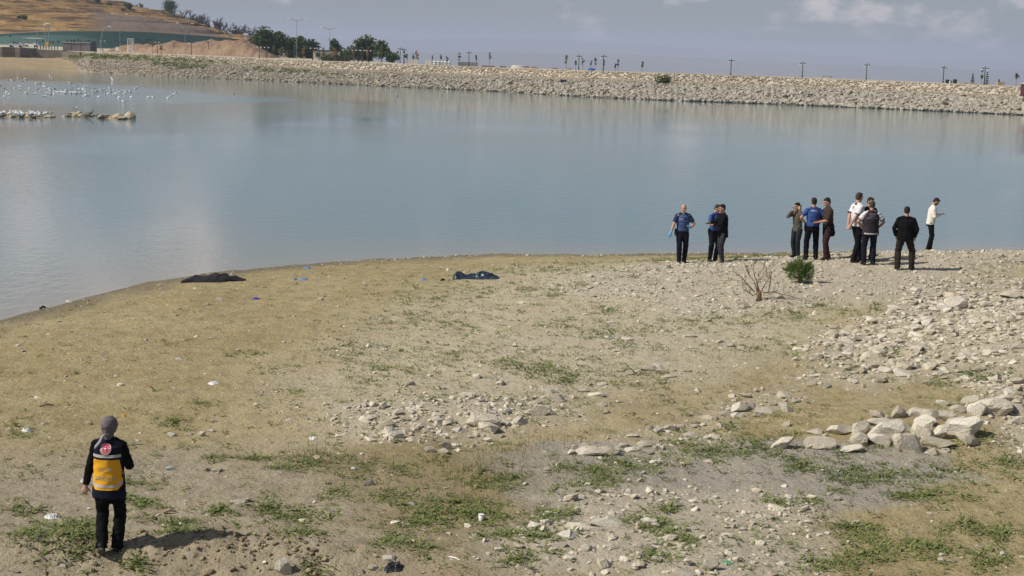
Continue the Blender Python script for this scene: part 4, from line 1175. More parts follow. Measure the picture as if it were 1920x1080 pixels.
def crumple(name, px, py, wpx, hpx, mat, label, cat, depth=0.7, seed=0, ridges=None, group=None):
    """a crumpled sheet resting on the ground: folded height field, closed below"""
    g = ground_hit(px, py)
    s = ppm(g.y)
    W_, Hh = wpx / s, hpx / s
    D_ = W_ * depth
    n = 30
    u, v_ = np.meshgrid(np.linspace(-1, 1, n), np.linspace(-1, 1, n), indexing='ij')
    r = np.hypot(u, v_) + (fbm(u * 1.6 + seed, v_ * 1.6 - seed, 90 + seed, 3) - .5) * .5
    e = sstep(1.0, 0.55, r)
    fold = np.abs(fbm(u * 4.4 + seed * 3, v_ * 2.0 + seed, 30 + seed, 3) - .5) * 3.4
    hz_ = e * (0.25 + 0.95 * (1 - fold)) * Hh
    if ridges is not None:
        pass
    if ridges is not None:
        r = np.maximum(np.abs(u), np.abs(v_) * .98) + (fbm(u * 2 + seed, v_ * 2, 95 + seed, 2) - .5) * .25
        hz_ = Hh * np.interp(u, *ridges) * sstep(1.02, .35, np.abs(v_)) * sstep(1.0, .88, np.abs(u)) * (1.25 - .75 * np.minimum(fold, 1.2))
    else:
        hz_ = hz_ * 0.6
    sh = np.where(r > 1, 1 / np.maximum(r, 1e-3), 1)
    X, Y = u * sh * W_ / 2 + (fbm(u * 4, v_ * 4, seed, 2) - .5) * W_ * .05, v_ * sh * D_ / 2
    top = np.stack([X, Y, np.maximum(hz_, 0.004) + 0.004], -1).reshape(-1, 3)
    bot = np.stack([X, Y, np.full_like(X, -0.01)], -1).reshape(-1, 3)
    gz = terrain(top[:, 0] + g.x, top[:, 1] + g.y) - g.z
    top[:, 2] += gz; bot[:, 2] += gz
    ii = np.arange(n * n).reshape(n, n)
    ft = np.stack([ii[:-1, :-1], ii[1:, :-1], ii[1:, 1:], ii[:-1, 1:]], -1).reshape(-1, 4)
    fb_ = ft[:, ::-1] + n * n
    edge = np.concatenate([ii[:, 0], ii[-1, 1:], ii[-2::-1, -1], ii[0, -2:0:-1]])
    e2 = np.roll(edge, -1)
    fs = np.stack([edge, edge + n * n, e2 + n * n, e2], -1)
    me = fast_mesh(name, np.concatenate([top, bot]), np.concatenate([ft, fb_, fs]), mat, False)
    o = link(name, me, None, g)
    tag(o, label, cat, group)
    return o
crumple('plastic_sheet', 893, 521, 92, 9.5, M_TARP, 'crumpled dark blue plastic sheet on the tan mud', 'plastic sheet', 0.42, 3,
        ([-1, -.85, -.6, -.45, -.2, -.05, .1, .4, .75, 1], [1.0, 1.3, 1.0, .6, .75, .6, 1.15, 1.05, .7, .2]))
crumple('trash_bag', 738, 1066, 38, 16, M_BLACKPL, 'crumpled black rubbish bag at the lower edge of the mud', 'bag', 0.7, 5)
crumple('plastic_bag', 98, 971, 30, 11, M_WHITEPL, 'white crumpled plastic bag on the weeds behind the medic', 'bag', 0.7, 6)
for i_, (nm, px, py, w, h, mt, lb, ct) in enumerate([
    ('nitrile_glove', 568, 525, 17, 4, M_BLUEGL, 'light blue disposable glove on the mud, larger of the pair', 'glove'),
    ('nitrile_glove', 553, 524, 8, 4, M_BLUEGL, 'light blue disposable glove on the mud, smaller of the pair', 'glove'),
    ('nitrile_glove', 577, 503, 15, 4, M_BLUEGL, 'light blue disposable glove beside the waterline', 'glove'),
    ('nitrile_glove', 794, 525, 11, 3, M_BLUEGL, 'flat pale blue glove short of the dark plastic sheet', 'glove'),
    ('wrapper', 480, 561, 14, 4, M_VIOLET, 'dark violet plastic wrapper on open mud', 'wrapper'),
    ('rag', 830, 526, 10, 5, M_DARKCLOTH, 'small black rag beside the dark plastic sheet', 'rag'),
    ('paper_scrap', 840, 507, 8, 6, M_WHITEPL, 'small white scrap behind the dark plastic sheet', 'paper'),
    ('paper_scrap', 400, 720, 21, 6, M_WHITEPL, 'white torn paper scrap on the open mud', 'paper'),
    ('paper_scrap', 50, 808, 20, 8, M_WHITEPL, 'white crumpled scrap on mud level with the medic head', 'paper'),
    ('paper_scrap', 691, 649, 10, 7, M_WHITEPL, 'small white scrap in the middle of the mud flat', 'paper'),
    ('paper_scrap', 588, 823, 17, 6, M_WHITEPL, 'white crumpled scrap short of the middle stone strip', 'paper'),
    ('paper_scrap', 155, 903, 9, 9, M_WHITEPL, 'small white scrap beside the medic sleeve', 'paper'),
    ('paper_scrap', 258, 827, 10, 5, M_WHITEPL, 'small white scrap behind the medic shoulder', 'paper'),
    ('paper_scrap', 663, 880, 12, 6, M_WHITEPL, 'pale scrap in the weeds above the damp hollow', 'paper'),
    ('wrapper', 232, 780, 9, 4, M_YELLOWPL, 'small yellow wrapper behind the medic head', 'wrapper'),
    ('wrapper', 1364, 1056, 20, 5, M_GREENPL, 'green plastic strip among stones at the lower edge', 'wrapper'),
    ]):
    crumple(nm, px, py, w, h, mt, lb, ct, 0.8, 10 + i_)
def stick(px0, py0, px1, py1, r, mat, label):
    a, b_ = ground_hit(px0, py0), ground_hit(px1, py1)
    o = MB().tube([(0, 0, r), ((b_ - a) * .5) + Vector((0, 0, r * 2.2)), (b_ - a) + Vector((0, 0, r))], [r, r * 1.1, r * .6], 7).build('stick', mat, None, a)
    tag(o, label, 'stick')
stick(74, 763, 101, 761, .02, M_WOOD, 'pale driftwood stick lying on open mud')
stick(306, 963, 331, 962, .022, M_WOOD, 'short pale stick in the trodden soil beside the medic')
stick(75, 581, 86, 579, .03, M_DARKWOOD, 'short dark log at the waterline')
stick(842, 1045, 862, 1051, .008, M_WHITEPL, 'thin white strip curled on the olive mud')
# clear bottle and white cup
g = ground_hit(319, 880)
bt = empty('plastic_bottle', g, 0.5)
bt.scale = (.7, .7, .7)
tag(bt, 'clear greenish plastic bottle lying on the mud beyond the medic', 'bottle')
M_PET, nt, b = mat_new('clear_plastic')
b.inputs['Base Color'].default_value = (0.72, 0.85, 0.82, 1); b.inputs['Roughness'].default_value = 0.12; b.inputs['Transmission Weight'].default_value = 0.6
MB().tube([(-.09, 0, .032), (-.085, 0, .032), (.03, 0, .032), (.06, 0, .028), (.085, 0, .015), (.1, 0, .013)], [.02, .032, .032, .028, .014, .013], 12).build('bottle_body', M_PET, bt, smooth=True)
MB().tube([(.1, 0, .014), (.115, 0, .014)], [.016, .016], 10).build('cap', M_BLUEGL, bt, smooth=True)
g = ground_hit(902, 977)
cu = empty('paper_cup', g)
tag(cu, 'white paper cup standing in the weeds of the damp hollow', 'cup')
MB().tube([(0, 0, 0), (0, 0, .004), (0, 0, .085)], [.026, .027, .037], 14).build('cup_body', M_WHITEPL, cu, smooth=True)
MB().tube([(0, 0, .086), (0, 0, .092)], [.04, .04], 14).build('rim', M_WHITEPL, cu)

# the covered dark shape at the water's edge
g = ground_hit(402, 527)
s = ppm(g.y)
cs = empty('dark_bundle', g)
tag(cs, 'long low dark bundle lying at the water edge', 'bundle')
n, m_ = 60, 24
u = np.linspace(-1, 1, n)[:, None] + np.zeros((1, m_))
v_ = np.linspace(-1, 1, m_)[None] + np.zeros((n, 1))
Lx = 118 / s / 2
prof = np.interp(u, [-1, -.85, -.6, -.38, -.2, .1, .35, .55, .78, 1], [.05, .08, .16, .14, .16, .20, .18, .14, .09, .04])
wid = np.interp(u, [-1, -.7, -.4, 0, .4, .7, 1], [.08, .16, .30, .34, .30, .18, .08])
dome = np.sqrt(np.clip(1 - v_ ** 2, 0, 1))
hz_ = prof * dome * (0.85 + .7 * (fbm(u * 6, v_ * 2.5, 44, 3) - .35)) + .004
X = u * Lx; Y = v_ * wid + np.interp(u, [-1, -.6, 0, 1], [-.25, -.05, 0, .05])
gz = terrain((X + g.x).ravel(), (Y + g.y).ravel()).reshape(X.shape) - g.z
top = np.stack([X, Y, hz_ + gz], -1).reshape(-1, 3)
ii = np.arange(n * m_).reshape(n, m_)
ft = np.stack([ii[:-1, :-1], ii[1:, :-1], ii[1:, 1:], ii[:-1, 1:]], -1).reshape(-1, 4)
link('cloth_cover', fast_mesh('cloth_cover', top, ft, M_DARKCLOTH, True), cs)
# ================================================================== FAR THINGS ON THE EMBANKMENT AND BEHIND IT
def land_hit(px, row):
    """where a sight line meets the promenade land; falls back to its middle"""
    c = LAND[int(np.argmin(np.abs(fb_px - px)))]
    Y = np.linspace(c[0, 1] + 0.8, c[2, 1] - 1, 200)
    Z = np.interp(Y, c[:3, 1], c[:3, 2])
    d = ray(px, row)
    zr = CAM_Z + d.z / d.y * Y
    hit = np.where(zr <= Z)[0]
    i = int(hit[0]) if len(hit) else len(Y) // 3
    return Vector((d.x / d.y * Y[i], Y[i], Z[i]))
M_POST = cloth('dark_post_metal', (0.035, 0.037, 0.042), 0.5, 0.2, 5, 0.0)
M_GALV = cloth('galvanised_steel', (0.24, 0.25, 0.26), 0.5, 0.1, 5, 0.0, metallic=0.4)
M_GLOBE = cloth('lamp_glass_white', (0.82, 0.82, 0.80), 0.3, 0.03, 5, 0.0)
M_TRUNK = cloth('young_bark', (0.20, 0.16, 0.12), 0.9, 0.25, 5, 0.2)
M_DEADWOOD = cloth('dead_wood', (0.085, 0.07, 0.06), 0.95, 0.25, 3, 0.2)
M_LEAF_D = leaf_mat('leaf_dark', (0.035, 0.058, 0.018), (0.11, 0.15, 0.045), 0.35)
M_LEAF_G = leaf_mat('leaf_green', (0.035, 0.065, 0.016), (0.11, 0.155, 0.042), 0.4)
M_LEAF_Y = leaf_mat('leaf_yellowing', (0.10, 0.095, 0.022), (0.26, 0.21, 0.055), 0.6)
M_LEAF_O = leaf_mat('leaf_orange', (0.22, 0.12, 0.03), (0.40, 0.22, 0.06), 0.6)
def leaf_cloud(blobs, leaf, seed, n_per=1.0):
    """many leaf-sized faces through the volume of several lobes; lobes (centre, radii, count)"""
    g_ = np.random.default_rng(seed)
    Vs, Ts = [], []
    for c, rad, n_ in blobs:
        n_ = int(n_ * n_per)
        d = g_.normal(0, 1, (n_, 3)); d /= np.linalg.norm(d, axis=1)[:, None]
        lump = 0.62 + 0.7 * vnoise(d[:, 0] * 2.3 + seed + c[0] * 3, d[:, 1] * 2.3 + d[:, 2] * 2.9 + c[2] * 2, seed % 50)
        p = np.array(c) + d * np.array(rad) * (g_.random(n_) ** 0.45 * lump)[:, None]
        a = g_.normal(0, 1, (n_, 3)); a /= np.linalg.norm(a, axis=1)[:, None]
        b_ = np.cross(a, g_.normal(0, 1, (n_, 3))); b_ /= np.linalg.norm(b_, axis=1)[:, None]
        s_ = leaf * g_.uniform(.6, 1.3, (n_, 1))
        Vs.append(np.stack([p - a * s_, p + b_ * s_ * .55, p + a * s_, p - b_ * s_ * .55], 1).reshape(-1, 3))
        Ts.append(np.repeat(g_.random(n_), 4))
    V = np.concatenate(Vs)
    return V, np.arange(len(V)).reshape(-1, 4), np.concatenate(Ts)
def tree(name, label, base, height, width, mat, seed, group=None, trunk_frac=0.3, n=500, leaf=0.16, lobes=9, tr=None, col_shape=1.0):
    o = empty(name, base)
    tag(o, label, 'tree', group)
    r = random.Random(seed)
    tr = tr or height * 0.025
    mb = MB().tube([(0, 0, -.2), (r.gauss(0, .02) * height, 0, height * trunk_frac * .6), (r.gauss(0, .03) * height, 0, height * .75)], [tr, tr * .8, tr * .3], 7)
    for _ in range(5):
        a = r.uniform(0, 6.28)
        z0 = height * r.uniform(trunk_frac, .6)
        mb.tube([(0, 0, z0), (math.cos(a) * width * .3, math.sin(a) * width * .3, z0 + height * .2)], [tr * .5, tr * .15], 5)
    mb.build('trunk', M_TRUNK, o)
    ch = height * (1 - trunk_frac)
    blobs = []
    for k in range(lobes):
        u = r.random()
        a = r.uniform(0, 6.28)
        env = math.sin(math.pi * (0.12 + 0.8 * u)) ** 0.7 * col_shape
        rad = width * .5 * env
        q = r.uniform(0, .62) * rad
        s_ = r.uniform(.32, .52)
        blobs.append(((math.cos(a) * q, math.sin(a) * q, height * trunk_frac + ch * (0.1 + 0.78 * u)), (width * s_ * .62, width * s_ * .62, min(ch * .26, width * s_ * .6)), n / lobes))
    V, Fq, T = leaf_cloud(blobs, leaf, seed)
    link('crown', fast_mesh('crown', V, Fq, mat, False, {'tint': T}), o)
    return o

# park lamps with two hanging lanterns
LAMPS = [(193, 97, 72), (295, 100.5, 74), (359, 103, 77), (391, 104, 77), (486, 109.5, 83), (500, 110.5, 84), (586, 113.5, 85), (598, 114, 85), (664, 116.5, 89), (672, 117, 89), (679, 117, 89), (691, 117.5, 90),
         (750, 118.5, 88), (757, 118.5, 88), (879, 123.5, 94), (1085, 131, 101), (1131, 132.5, 101), (1370, 141.5, 110), (1504, 145, 115), (1624, 149.5, 118), (1768, 156.5, 123), (1845, 159.5, 124)]
for i_, (px, b_, t_) in enumerate(LAMPS):
    g = land_hit(px, b_)
    h = (b_ - t_) / ppm(g.y)
    o = empty('park_lamp', g, random.Random(i_).uniform(-.3, .3))
    tag(o, f'dark park lamp with twin hanging lanterns, {ORD[i_]} from the left on the embankment', 'lamp', 'park lamps on the embankment')
    MB().tube([(0, 0, -.1), (0, 0, .35), (0, 0, .4), (0, 0, h * .96)], [.13, .11, .075, .06], 8).build('pole', M_POST, o)
    MB().box((0, 0, h * .88), (.95, .06, .07)).tube([(0, 0, h * .86), (0, 0, h)], [.09, .02], 8).build('crossarm', M_POST, o)
    for sx in (-1, 1):
        MB().tube([(sx * .42, 0, h * .88), (sx * .42, 0, h * .84)], [.04, .2], 8).build('lamp_hood', M_POST, o)
        MB().ball((sx * .42, 0, h * .80), (.16, .16, .14), nu=10, nv=6).build('lantern', M_GLOBE, o, smooth=True)
# tall road lights
for i_, (px, b_, t_, kind) in enumerate([(68, 91, 47, 'curved'), (90, 91, 45, 'mast'), (189, 95, 50, 'curved'), (225, 86, 17, 'tall double'), (347, 78, 22, 'double'), (453, 76, 27, 'slim double'), (556, 114, 38, 'double'), (618, 116, 54, 'wide double')]):
    g = land_hit(px, b_)
    g.y += 8 if px < 200 else 30
    g.x *= (g.y) / (g.y - (8 if px < 200 else 30))
    h = (b_ - t_) / ppm(g.y)
    o = empty('street_light', g)
    tag(o, f'{kind} steel street light, {ORD[i_]} from the left among the tall ones', 'street light', 'tall street lights')
    r_ = .13 if px < 200 else .08
    if kind == 'curved':
        MB().tube([(0, 0, -.2), (.15, 0, h * .4), (.55, 0, h * .8), (1.3, 0, h * .97), (2.2, 0, h)], [r_, r_ * .9, r_ * .7, r_ * .6, r_ * .5], 7).build('pole', M_GALV, o)
        MB().box((2.5, 0, h), (.9, .3, .14)).build('lamp_head', M_GLOBE, o)
    elif kind == 'mast':
        MB().tube([(-.5, 0, -.2), (-.5, 0, h)], [.16, .13], 7).tube([(.35, 0, -.2), (.35, 0, h * .95)], [.16, .13], 7).build('pole', M_GALV, o)
        MB().box((-.1, -.2, h * .18), (.7, .4, 1.0)).build('control_box', M_YELLOWPL, o)
        MB().box((-.1, 0, h), (1.3, .4, .25)).build('lamp_head', M_GLOBE, o)
    else:
        MB().tube([(0, 0, -.2), (0, 0, h * .95)], [r_, r_ * .5], 7).build('pole', M_GALV, o)
        for sx in (-1, 1):
            MB().tube([(0, 0, h * .93), (sx * .8, 0, h * .955), (sx * 1.7, 0, h)], [.06, .05, .04], 5).build('arm', M_GALV, o)
            MB().box((sx * 1.9, 0, h), (.7, .28, .13)).build('lamp_head', M_GLOBE, o)
# young trees planted along the promenade
SAPS = [(281, 101, 76, 9, 'y'), (297, 101, 83, 8, 'd'), (510, 110, 84, 9, 'g'), (521, 111, 90, 8, 'y'), (549, 111.5, 87, 8, 'g'), (566, 112.5, 89, 9, 'o'), (604, 114, 89, 8, 'g'), (626, 115, 88, 9, 'o'), (644, 116, 90, 8, 'g'),
        (661, 117, 88, 9, 'y'), (676, 117.5, 95, 8, 'g'), (686, 117.5, 88, 10, 'o'), (712, 118.5, 87, 12, 'd'), (744, 118.5, 95, 7, 'y'), (757, 119, 95, 8, 'd'), (761, 119, 100, 6, 'g'), (773, 120, 100, 6, 'g'), (779, 119.5, 90, 7, 'o'), (782, 120, 101, 4, 'd'),
        (809, 121.5, 98, 3, 'd'), (825, 122, 101, 5, 'd'), (837, 122.5, 104, 5, 'd'), (860, 123.5, 98, 7, 'y'), (892, 124.5, 101, 5, 'd'), (917, 125.5, 97, 8, 'y'),
        (1062, 131, 103, 9, 'g'), (1080, 131.5, 112, 4, 'd'), (1093, 132, 108, 6, 'g'), (1109, 132, 112, 5, 'd'), (1117, 132.5, 109, 7, 'y'), (1133, 132.5, 111, 6, 'g'), (1155, 133, 118, 5, 'd'), (1160, 133, 109, 6, 'd'), (1206, 135, 113, 6, 'd'),
        (1849, 160, 132, 8, 'g'), (1914, 166, 138, 10, 'g')]
lm = {'y': (M_LEAF_Y, 'yellowing'), 'g': (M_LEAF_G, 'thin green'), 'd': (M_LEAF_D, 'sparse dark'), 'o': (M_LEAF_O, 'orange tinged')}
for i_, (px, b_, t_, w, c) in enumerate(SAPS):
    g = land_hit(px, b_)
    g.y += 2.5
    s = ppm(g.y)
    tree('young_tree', f'{lm[c][1]} young tree on a thin stem, {ORD[i_]} from the left of the promenade row', g, (b_ - t_) / s, w / s * 1.15, lm[c][0], 500 + i_, 'young trees along the promenade', 0.42, 150, 0.11, 6, 0.05)
# two small spruces
for i_, (px, b_, t_, w) in enumerate([(1830, 159, 138, 9), (1857, 160, 134, 10), (1880, 158, 146, 7)]):
    g = land_hit(px, b_ + 1)
    g.y += 2
    s = ppm(g.y)
    h = (b_ - t_) / s
    o = empty('spruce_tree', g)
    tag(o, ('short open spruce beside the park lamp at the embankment end', 'taller dark spruce behind the last park lamp', 'tiny spruce standing in the timber planter')[i_], 'tree')
    MB().tube([(0, 0, -.1), (0, 0, h)], [.05, .01], 6).build('trunk', M_TRUNK, o)
    blobs = []
    for k in range(7):
        z0 = h * (.12 + .8 * k / 6)
        rw_ = (1 - k / 7) * w / s * .5
        for a in range(5):
            an = a * 1.256 + k
            blobs.append(((math.cos(an) * rw_ * .55, math.sin(an) * rw_ * .55, z0), (rw_ * .6, rw_ * .6, .07), 16))
    V, Fq, T = leaf_cloud(blobs, .09, 700 + i_)
    link('crown', fast_mesh('crown', V, Fq, M_LEAF_D, False, {'tint': T}), o)
# big trees behind the embankment
BIGT = [(497, 110, 57, 44, M_LEAF_D, 'tall dense dark tree at the end of the dry hill', 2600), (520, 111, 66, 34, M_LEAF_D, 'broad dark green tree second behind the embankment', 1800), (545, 112, 77, 32, M_LEAF_G, 'mid green tree between two dark ones behind the embankment', 1300),
        (563, 112, 70, 20, M_LEAF_G, 'pointed green tree with a tapering crown', 1000), (582, 113, 78, 30, M_LEAF_D, 'low dark tree beside the tall double light', 1500), (628, 115, 80, 22, M_LEAF_D, 'small round dark tree below the wide double light', 900),
        (682, 117, 74, 46, M_LEAF_D, 'wide flat topped dark tree standing alone', 2800), (716, 119, 80, 28, M_LEAF_D, 'ragged layered dark tree leaning outward', 900), (735, 119, 102, 24, M_LEAF_D, 'low dark bush at the end of the tree row', 600),
        (650, 116, 96, 30, M_LEAF_G, 'green bush below the gap in the tree row', 800), (318, 42, 4, 34, M_LEAF_G, 'round green tree on the crest of the hill', 1900),
        (480, 108, 68, 26, M_LEAF_D, 'dark tree behind the earth heap', 1100), (440, 78, 55, 22, M_LEAF_D, 'dark shrub under the dead trees', 800), (462, 85, 60, 26, M_LEAF_D, 'dark leafy tree beside the red roof', 900)]
for i_, (px, b_, t_, w, mt, lb, n_) in enumerate(BIGT):
    if b_ < 60:
        q = at_y(px, b_, 650.0)
        g = Vector((q.x, q.y, q.z - 1.5))
    else:
        g = land_hit(px, b_)
        k_ = 26.0 + (i_ * 7) % 18
        g = Vector((g.x * (g.y + k_) / g.y, g.y + k_, g.z))
    s = ppm(g.y)
    tree('tree', lb, g, (b_ - t_) / s * 1.05 + (1.5 if b_ < 60 else 0), w / s * 1.3, mt, 800 + i_, 'trees beyond the lake', .08, int(n_ * 1.4), .34, 18)
# bushes on the hill
for i_, (px, row, w, lb) in enumerate([(183, 5, 14, 'dark round bush high on the dry hill'), (206, 11, 9, 'smaller dark bush on the dry hill shoulder'), (240, 17, 18, 'green bush near the hill crest'), (231, 22, 9, 'low green bush below the crest bush'), (45, 36, 12, 'green bush low on the terraced slope'), (36, 33, 8, 'pale green bush beside the slope bush')]):
    d_ = ray(px, row)
    best = None
    j = int(np.argmin(np.abs(hp - px)))
    cand = A_HILL[j]
    zr = CAM_Z + d_.z / d_.y * cand[:NH, 1]
    k_ = int(np.argmin(np.abs(zr - cand[:NH, 2])))
    g = Vector(cand[k_])
    s = ppm(g.y)
    o = empty('bush', g)
    tag(o, lb, 'bush', 'bushes on the dry hill')
    MB().tube([(0, 0, -.5), (0, 0, 1.0)], [.2, .1], 6).build('stem', M_TRUNK, o)
    r = w / s / 2
    V, Fq, T = leaf_cloud([((0, 0, r * .6), (r, r, r * .7), 350), ((r * .4, 0, r * .5), (r * .6, r * .6, r * .5), 150)], .3, 900 + i_)
    link('foliage', fast_mesh('foliage', V, Fq, M_LEAF_D if 'dark' in lb else M_LEAF_G, False, {'tint': T}), o)
# bare dead trees behind the hill shoulder
def dead_tree(px, b_, t_, w, label, seed, Y=660.0):
    q = at_y(px, b_, Y)
    o = empty('dead_tree', q - Vector((0, 0, 2)))
    tag(o, label, 'tree', 'bare trees behind the hill')
    s = ppm(Y)
    h, W_ = (b_ - t_) / s + 2, w / s
    r = random.Random(seed)
    trunk, twigs = MB(), MB()
    def grow(mb, p, d, ln, rad, lev):
        e = p + d * ln
        mid = p.lerp(e, .5) + Vector((r.gauss(0, .05), r.gauss(0, .05), r.gauss(0, .05))) * ln
        mb.tube([p, mid, e], [rad, rad * .8, rad * .55], 5)
        if lev:
            for _ in range(4 if lev > 1 else 5):
                d2 = (d + Vector((r.gauss(0, .55), r.gauss(0, .55), r.gauss(.05, .4)))).normalized()
                grow(twigs, p.lerp(e, r.uniform(.5, 1)), d2, ln * r.uniform(.5, .75), rad * .55, lev - 1)
    for k in range(3):
        d = Vector((r.uniform(-1, 1) * W_ / h * .9, r.uniform(-.4, .4), 1)).normalized()
        grow(trunk, Vector((0, 0, 0)), d, h * r.uniform(.36, .46), .42, 3)
    trunk.build('trunk', M_DEADWOOD, o)
    twigs.build('branches', M_DEADWOOD, o)
for i_, (px, b_, t_, w, lb) in enumerate([(345, 46, 8, 24, 'bare grey tree beside the green hill tree'), (360, 50, 14, 20, 'bare dense twiggy tree second behind the hill'), (377, 55, 14, 26, 'tall bare tree in the middle of the dead row'), (398, 60, 22, 20, 'bare forked tree above the hill shoulder'),
                                          (412, 66, 28, 24, 'wide bare tree over the sloping hill edge'), (435, 74, 36, 24, 'low bare tree before the lamp mast'), (447, 78, 40, 20, 'bare twiggy tree beside the lamp mast'), (470, 80, 44, 22, 'bare tree over the red roof'),
                                          (262, 18, 3, 12, 'small bare tree on the crest'), (273, 20, 8, 10, 'short bare tree sloping on the crest')]):
    dead_tree(px, b_, t_, w, lb, 40 + i_, 645.0 if px > 300 else 640.0)
# house with red roof behind the heap
g = land_hit(468, 104)
g = Vector((g.x * 1.1, g.y * 1.1, g.z))
s = ppm(g.y)
ho_ = empty('house', g)
tag(ho_, 'small house with red tiled roof half hidden by the earth heap', 'house')
M_REDROOF = cloth('red_tiles', (0.30, 0.085, 0.055), 0.85, 0.25, 2, 0.3)
M_PLASTER = cloth('cream_plaster', (0.5, 0.44, 0.36), 0.9, 0.1, 2, 0.1)
hh = 26 / s
MB().box((0, 0, hh * .4), (6.5, 6, hh * .8)).build('wall', M_PLASTER, ho_)
rfv = [(-3.8, -3.6, hh * .8), (3.8, -3.6, hh * .55), (3.8, 3.6, hh * .55), (-3.8, 3.6, hh * .8), (-1.6, -3.6, hh * 1.12), (-1.6, 3.6, hh * 1.12)]
MB().add(rfv, [(0, 1, 4), (1, 2, 5, 4), (2, 3, 5), (3, 0, 4, 5), (0, 3, 2, 1)]).build('roof', M_REDROOF, ho_)
MB().box((-1.0, 0, hh * 1.2), (.9, .9, 1.3)).build('chimney', M_PLASTER, ho_)
MB().box((-1.0, 0, hh * 1.45), (1.2, 1.2, .5)).build('water_tank', M_WHITEPL, ho_)
MB().box((1.2, -3.02, hh * .35), (1.1, .08, 1.2)).build('window', M_POST, ho_)
# pavilion roof to the lake side
g = land_hit(486, 109)
g = Vector((g.x * 1.06, g.y * 1.06, g.z))
pv = empty('pavilion', g)
tag(pv, 'open pavilion with a flat red hipped roof before the trees', 'pavilion')
h_ = 3.0
MB().add([(-2.6, -2, h_), (2.6, -2, h_), (2.6, 2, h_), (-2.6, 2, h_), (-.8, 0, h_ + 1.0), (.8, 0, h_ + 1.0)], [(0, 1, 5, 4), (1, 2, 5), (2, 3, 4, 5), (3, 0, 4), (3, 2, 1, 0)]).build('roof', M_REDROOF, pv)
for sx in (-1, 1):
    for sy in (-1, 1):
        MB().box((sx * 2.2, sy * 1.6, h_ / 2), (.2, .2, h_)).build('post', M_WOOD, pv)
# low building and green hedge
g = land_hit(608, 114)
g = Vector((g.x * 1.08, g.y * 1.08, g.z))
lb_ = empty('low_building', g)
tag(lb_, 'low grey flat roofed building behind the green hedge', 'building')
MB().box((0, 0, 1.0), (4.5, 4, 2.0)).build('wall', M_PLASTER, lb_)
MB().box((0, 0, 2.12), (5.0, 4.6, .24)).build('roof', M_POST, lb_)
MB().box((-1.2, -2.03, 1.1), (1.0, .1, .8)).build('window', M_POST, lb_)
g = land_hit(620, 115)
g.y += 5
hd = empty('hedge', g)
tag(hd, 'bright green clipped hedge on the promenade', 'hedge')
V, Fq, T = leaf_cloud([((k * .75, 0, .8), (.75, .7, .9), 160) for k in range(-3, 5)], .16, 77)
link('foliage', fast_mesh('foliage', V, Fq, M_LEAF_G, False, {'tint': T}), hd)
MB().box((0.4, 0, .3), (6, .3, .7)).build('stems', M_TRUNK, hd)

# ---- building materials stored on the promenade
M_BLOCK = cloth('grey_block', (0.20, 0.20, 0.205), 0.9, 0.25, 3, 0.3)
M_WHITEBAG = cloth('white_sack', (0.68, 0.67, 0.64), 0.7, 0.08, 3, 0.3)
M_BLUETARP = cloth('blue_tarp', (0.03, 0.12, 0.50), 0.5, 0.15, 3, 0.2)
M_BRICK = cloth('brick_brown', (0.24, 0.13, 0.09), 0.9, 0.25, 3, 0.3)
M_PIPE = cloth('pale_pipe', (0.60, 0.57, 0.50), 0.6, 0.1, 3, 0.1)
g = land_hit(828, 122.5); g.y += 1.5
s = ppm(g.y)
st = empty('sack_pallet', g)
tag(st, 'pallet row of bulging white sacks stacked two high', 'sacks')
for k in range(5):
    for lv in range(2):
        w_ = 33 / s / 5
        MB().tube([(-w_ * .46 + (k - 2) * w_, 0, .22 + lv * .42), (-w_ * .4 + (k - 2) * w_, 0, .22 + lv * .42), (w_ * .4 + (k - 2) * w_, 0, .22 + lv * .42), (w_ * .46 + (k - 2) * w_, 0, .22 + lv * .42)], [(.4, .12), (.55, .2), (.55, .2), (.4, .12)], 10, side=(0, 1, 0)).build('sack', M_WHITEBAG, st, smooth=True)
g = land_hit(802, 121.5); g.y += 1.0
cn = empty('storage_container', g)
tag(cn, 'small white storage container beside the white sacks', 'container')
MB().box((0, 0, .42), (1.1, .9, .84)).build('shell', M_WHITEBAG, cn)
MB().box((-.15, -.46, .4), (.5, .04, .7)).build('door', M_PIPE, cn)
g = land_hit(877, 124); g.y += 1.2
s = ppm(g.y)
bk = empty('block_pallet', g)
tag(bk, 'long grey stack of paving blocks on pallets', 'paving blocks')
for k in range(5):
    w_ = 38 / s / 5
    for lv in range(3):
        MB().box(((k - 2) * w_, 0, .13 + lv * .29), (w_ * .93, .9 - .05 * lv, .27)).build('block_layer', M_BLOCK, bk)
g = land_hit(774, 119.5); g.y += 1.4
pp = empty('panel_stack', g)
tag(pp, 'low cream panel stack behind the paired park lamps', 'panels')
for k in range(4):
    MB().box(((k - 1.5) * .5, 0, .45), (.47, .6, .9)).build('panel', M_PIPE, pp)
for i_, (px, row, n_, mt, lb) in enumerate([(917, 125.5, 6, M_BRICK, 'brown brick stack under the yellowing tree'), (945, 126.5, 3, M_BRICK, 'smaller brown brick pile past the yellowing tree')]):
    g = land_hit(px, row); g.y += 1
    o = empty('brick_pile', g)
    tag(o, lb, 'bricks')
    for k in range(n_):
        MB().box(((k - n_ / 2) * .42, 0, .16 + (.02 if k % 2 else 0)), (.4, .5, .34)).build('brick', mt, o)
g = land_hit(975, 127.5); g.y += 1
o = empty('pipe_stack', g)
tag(o, 'stack of pale pipes lying along the embankment top', 'pipes')
for k, (yy, zz_) in enumerate([(0, .14), (.3, .14), (.6, .14), (.15, .40), (.45, .40)]):
    MB().tube([(-1.6, yy, zz_), (1.6, yy, zz_)], [.14, .14], 10).build('pipe', M_PIPE, o, smooth=True)
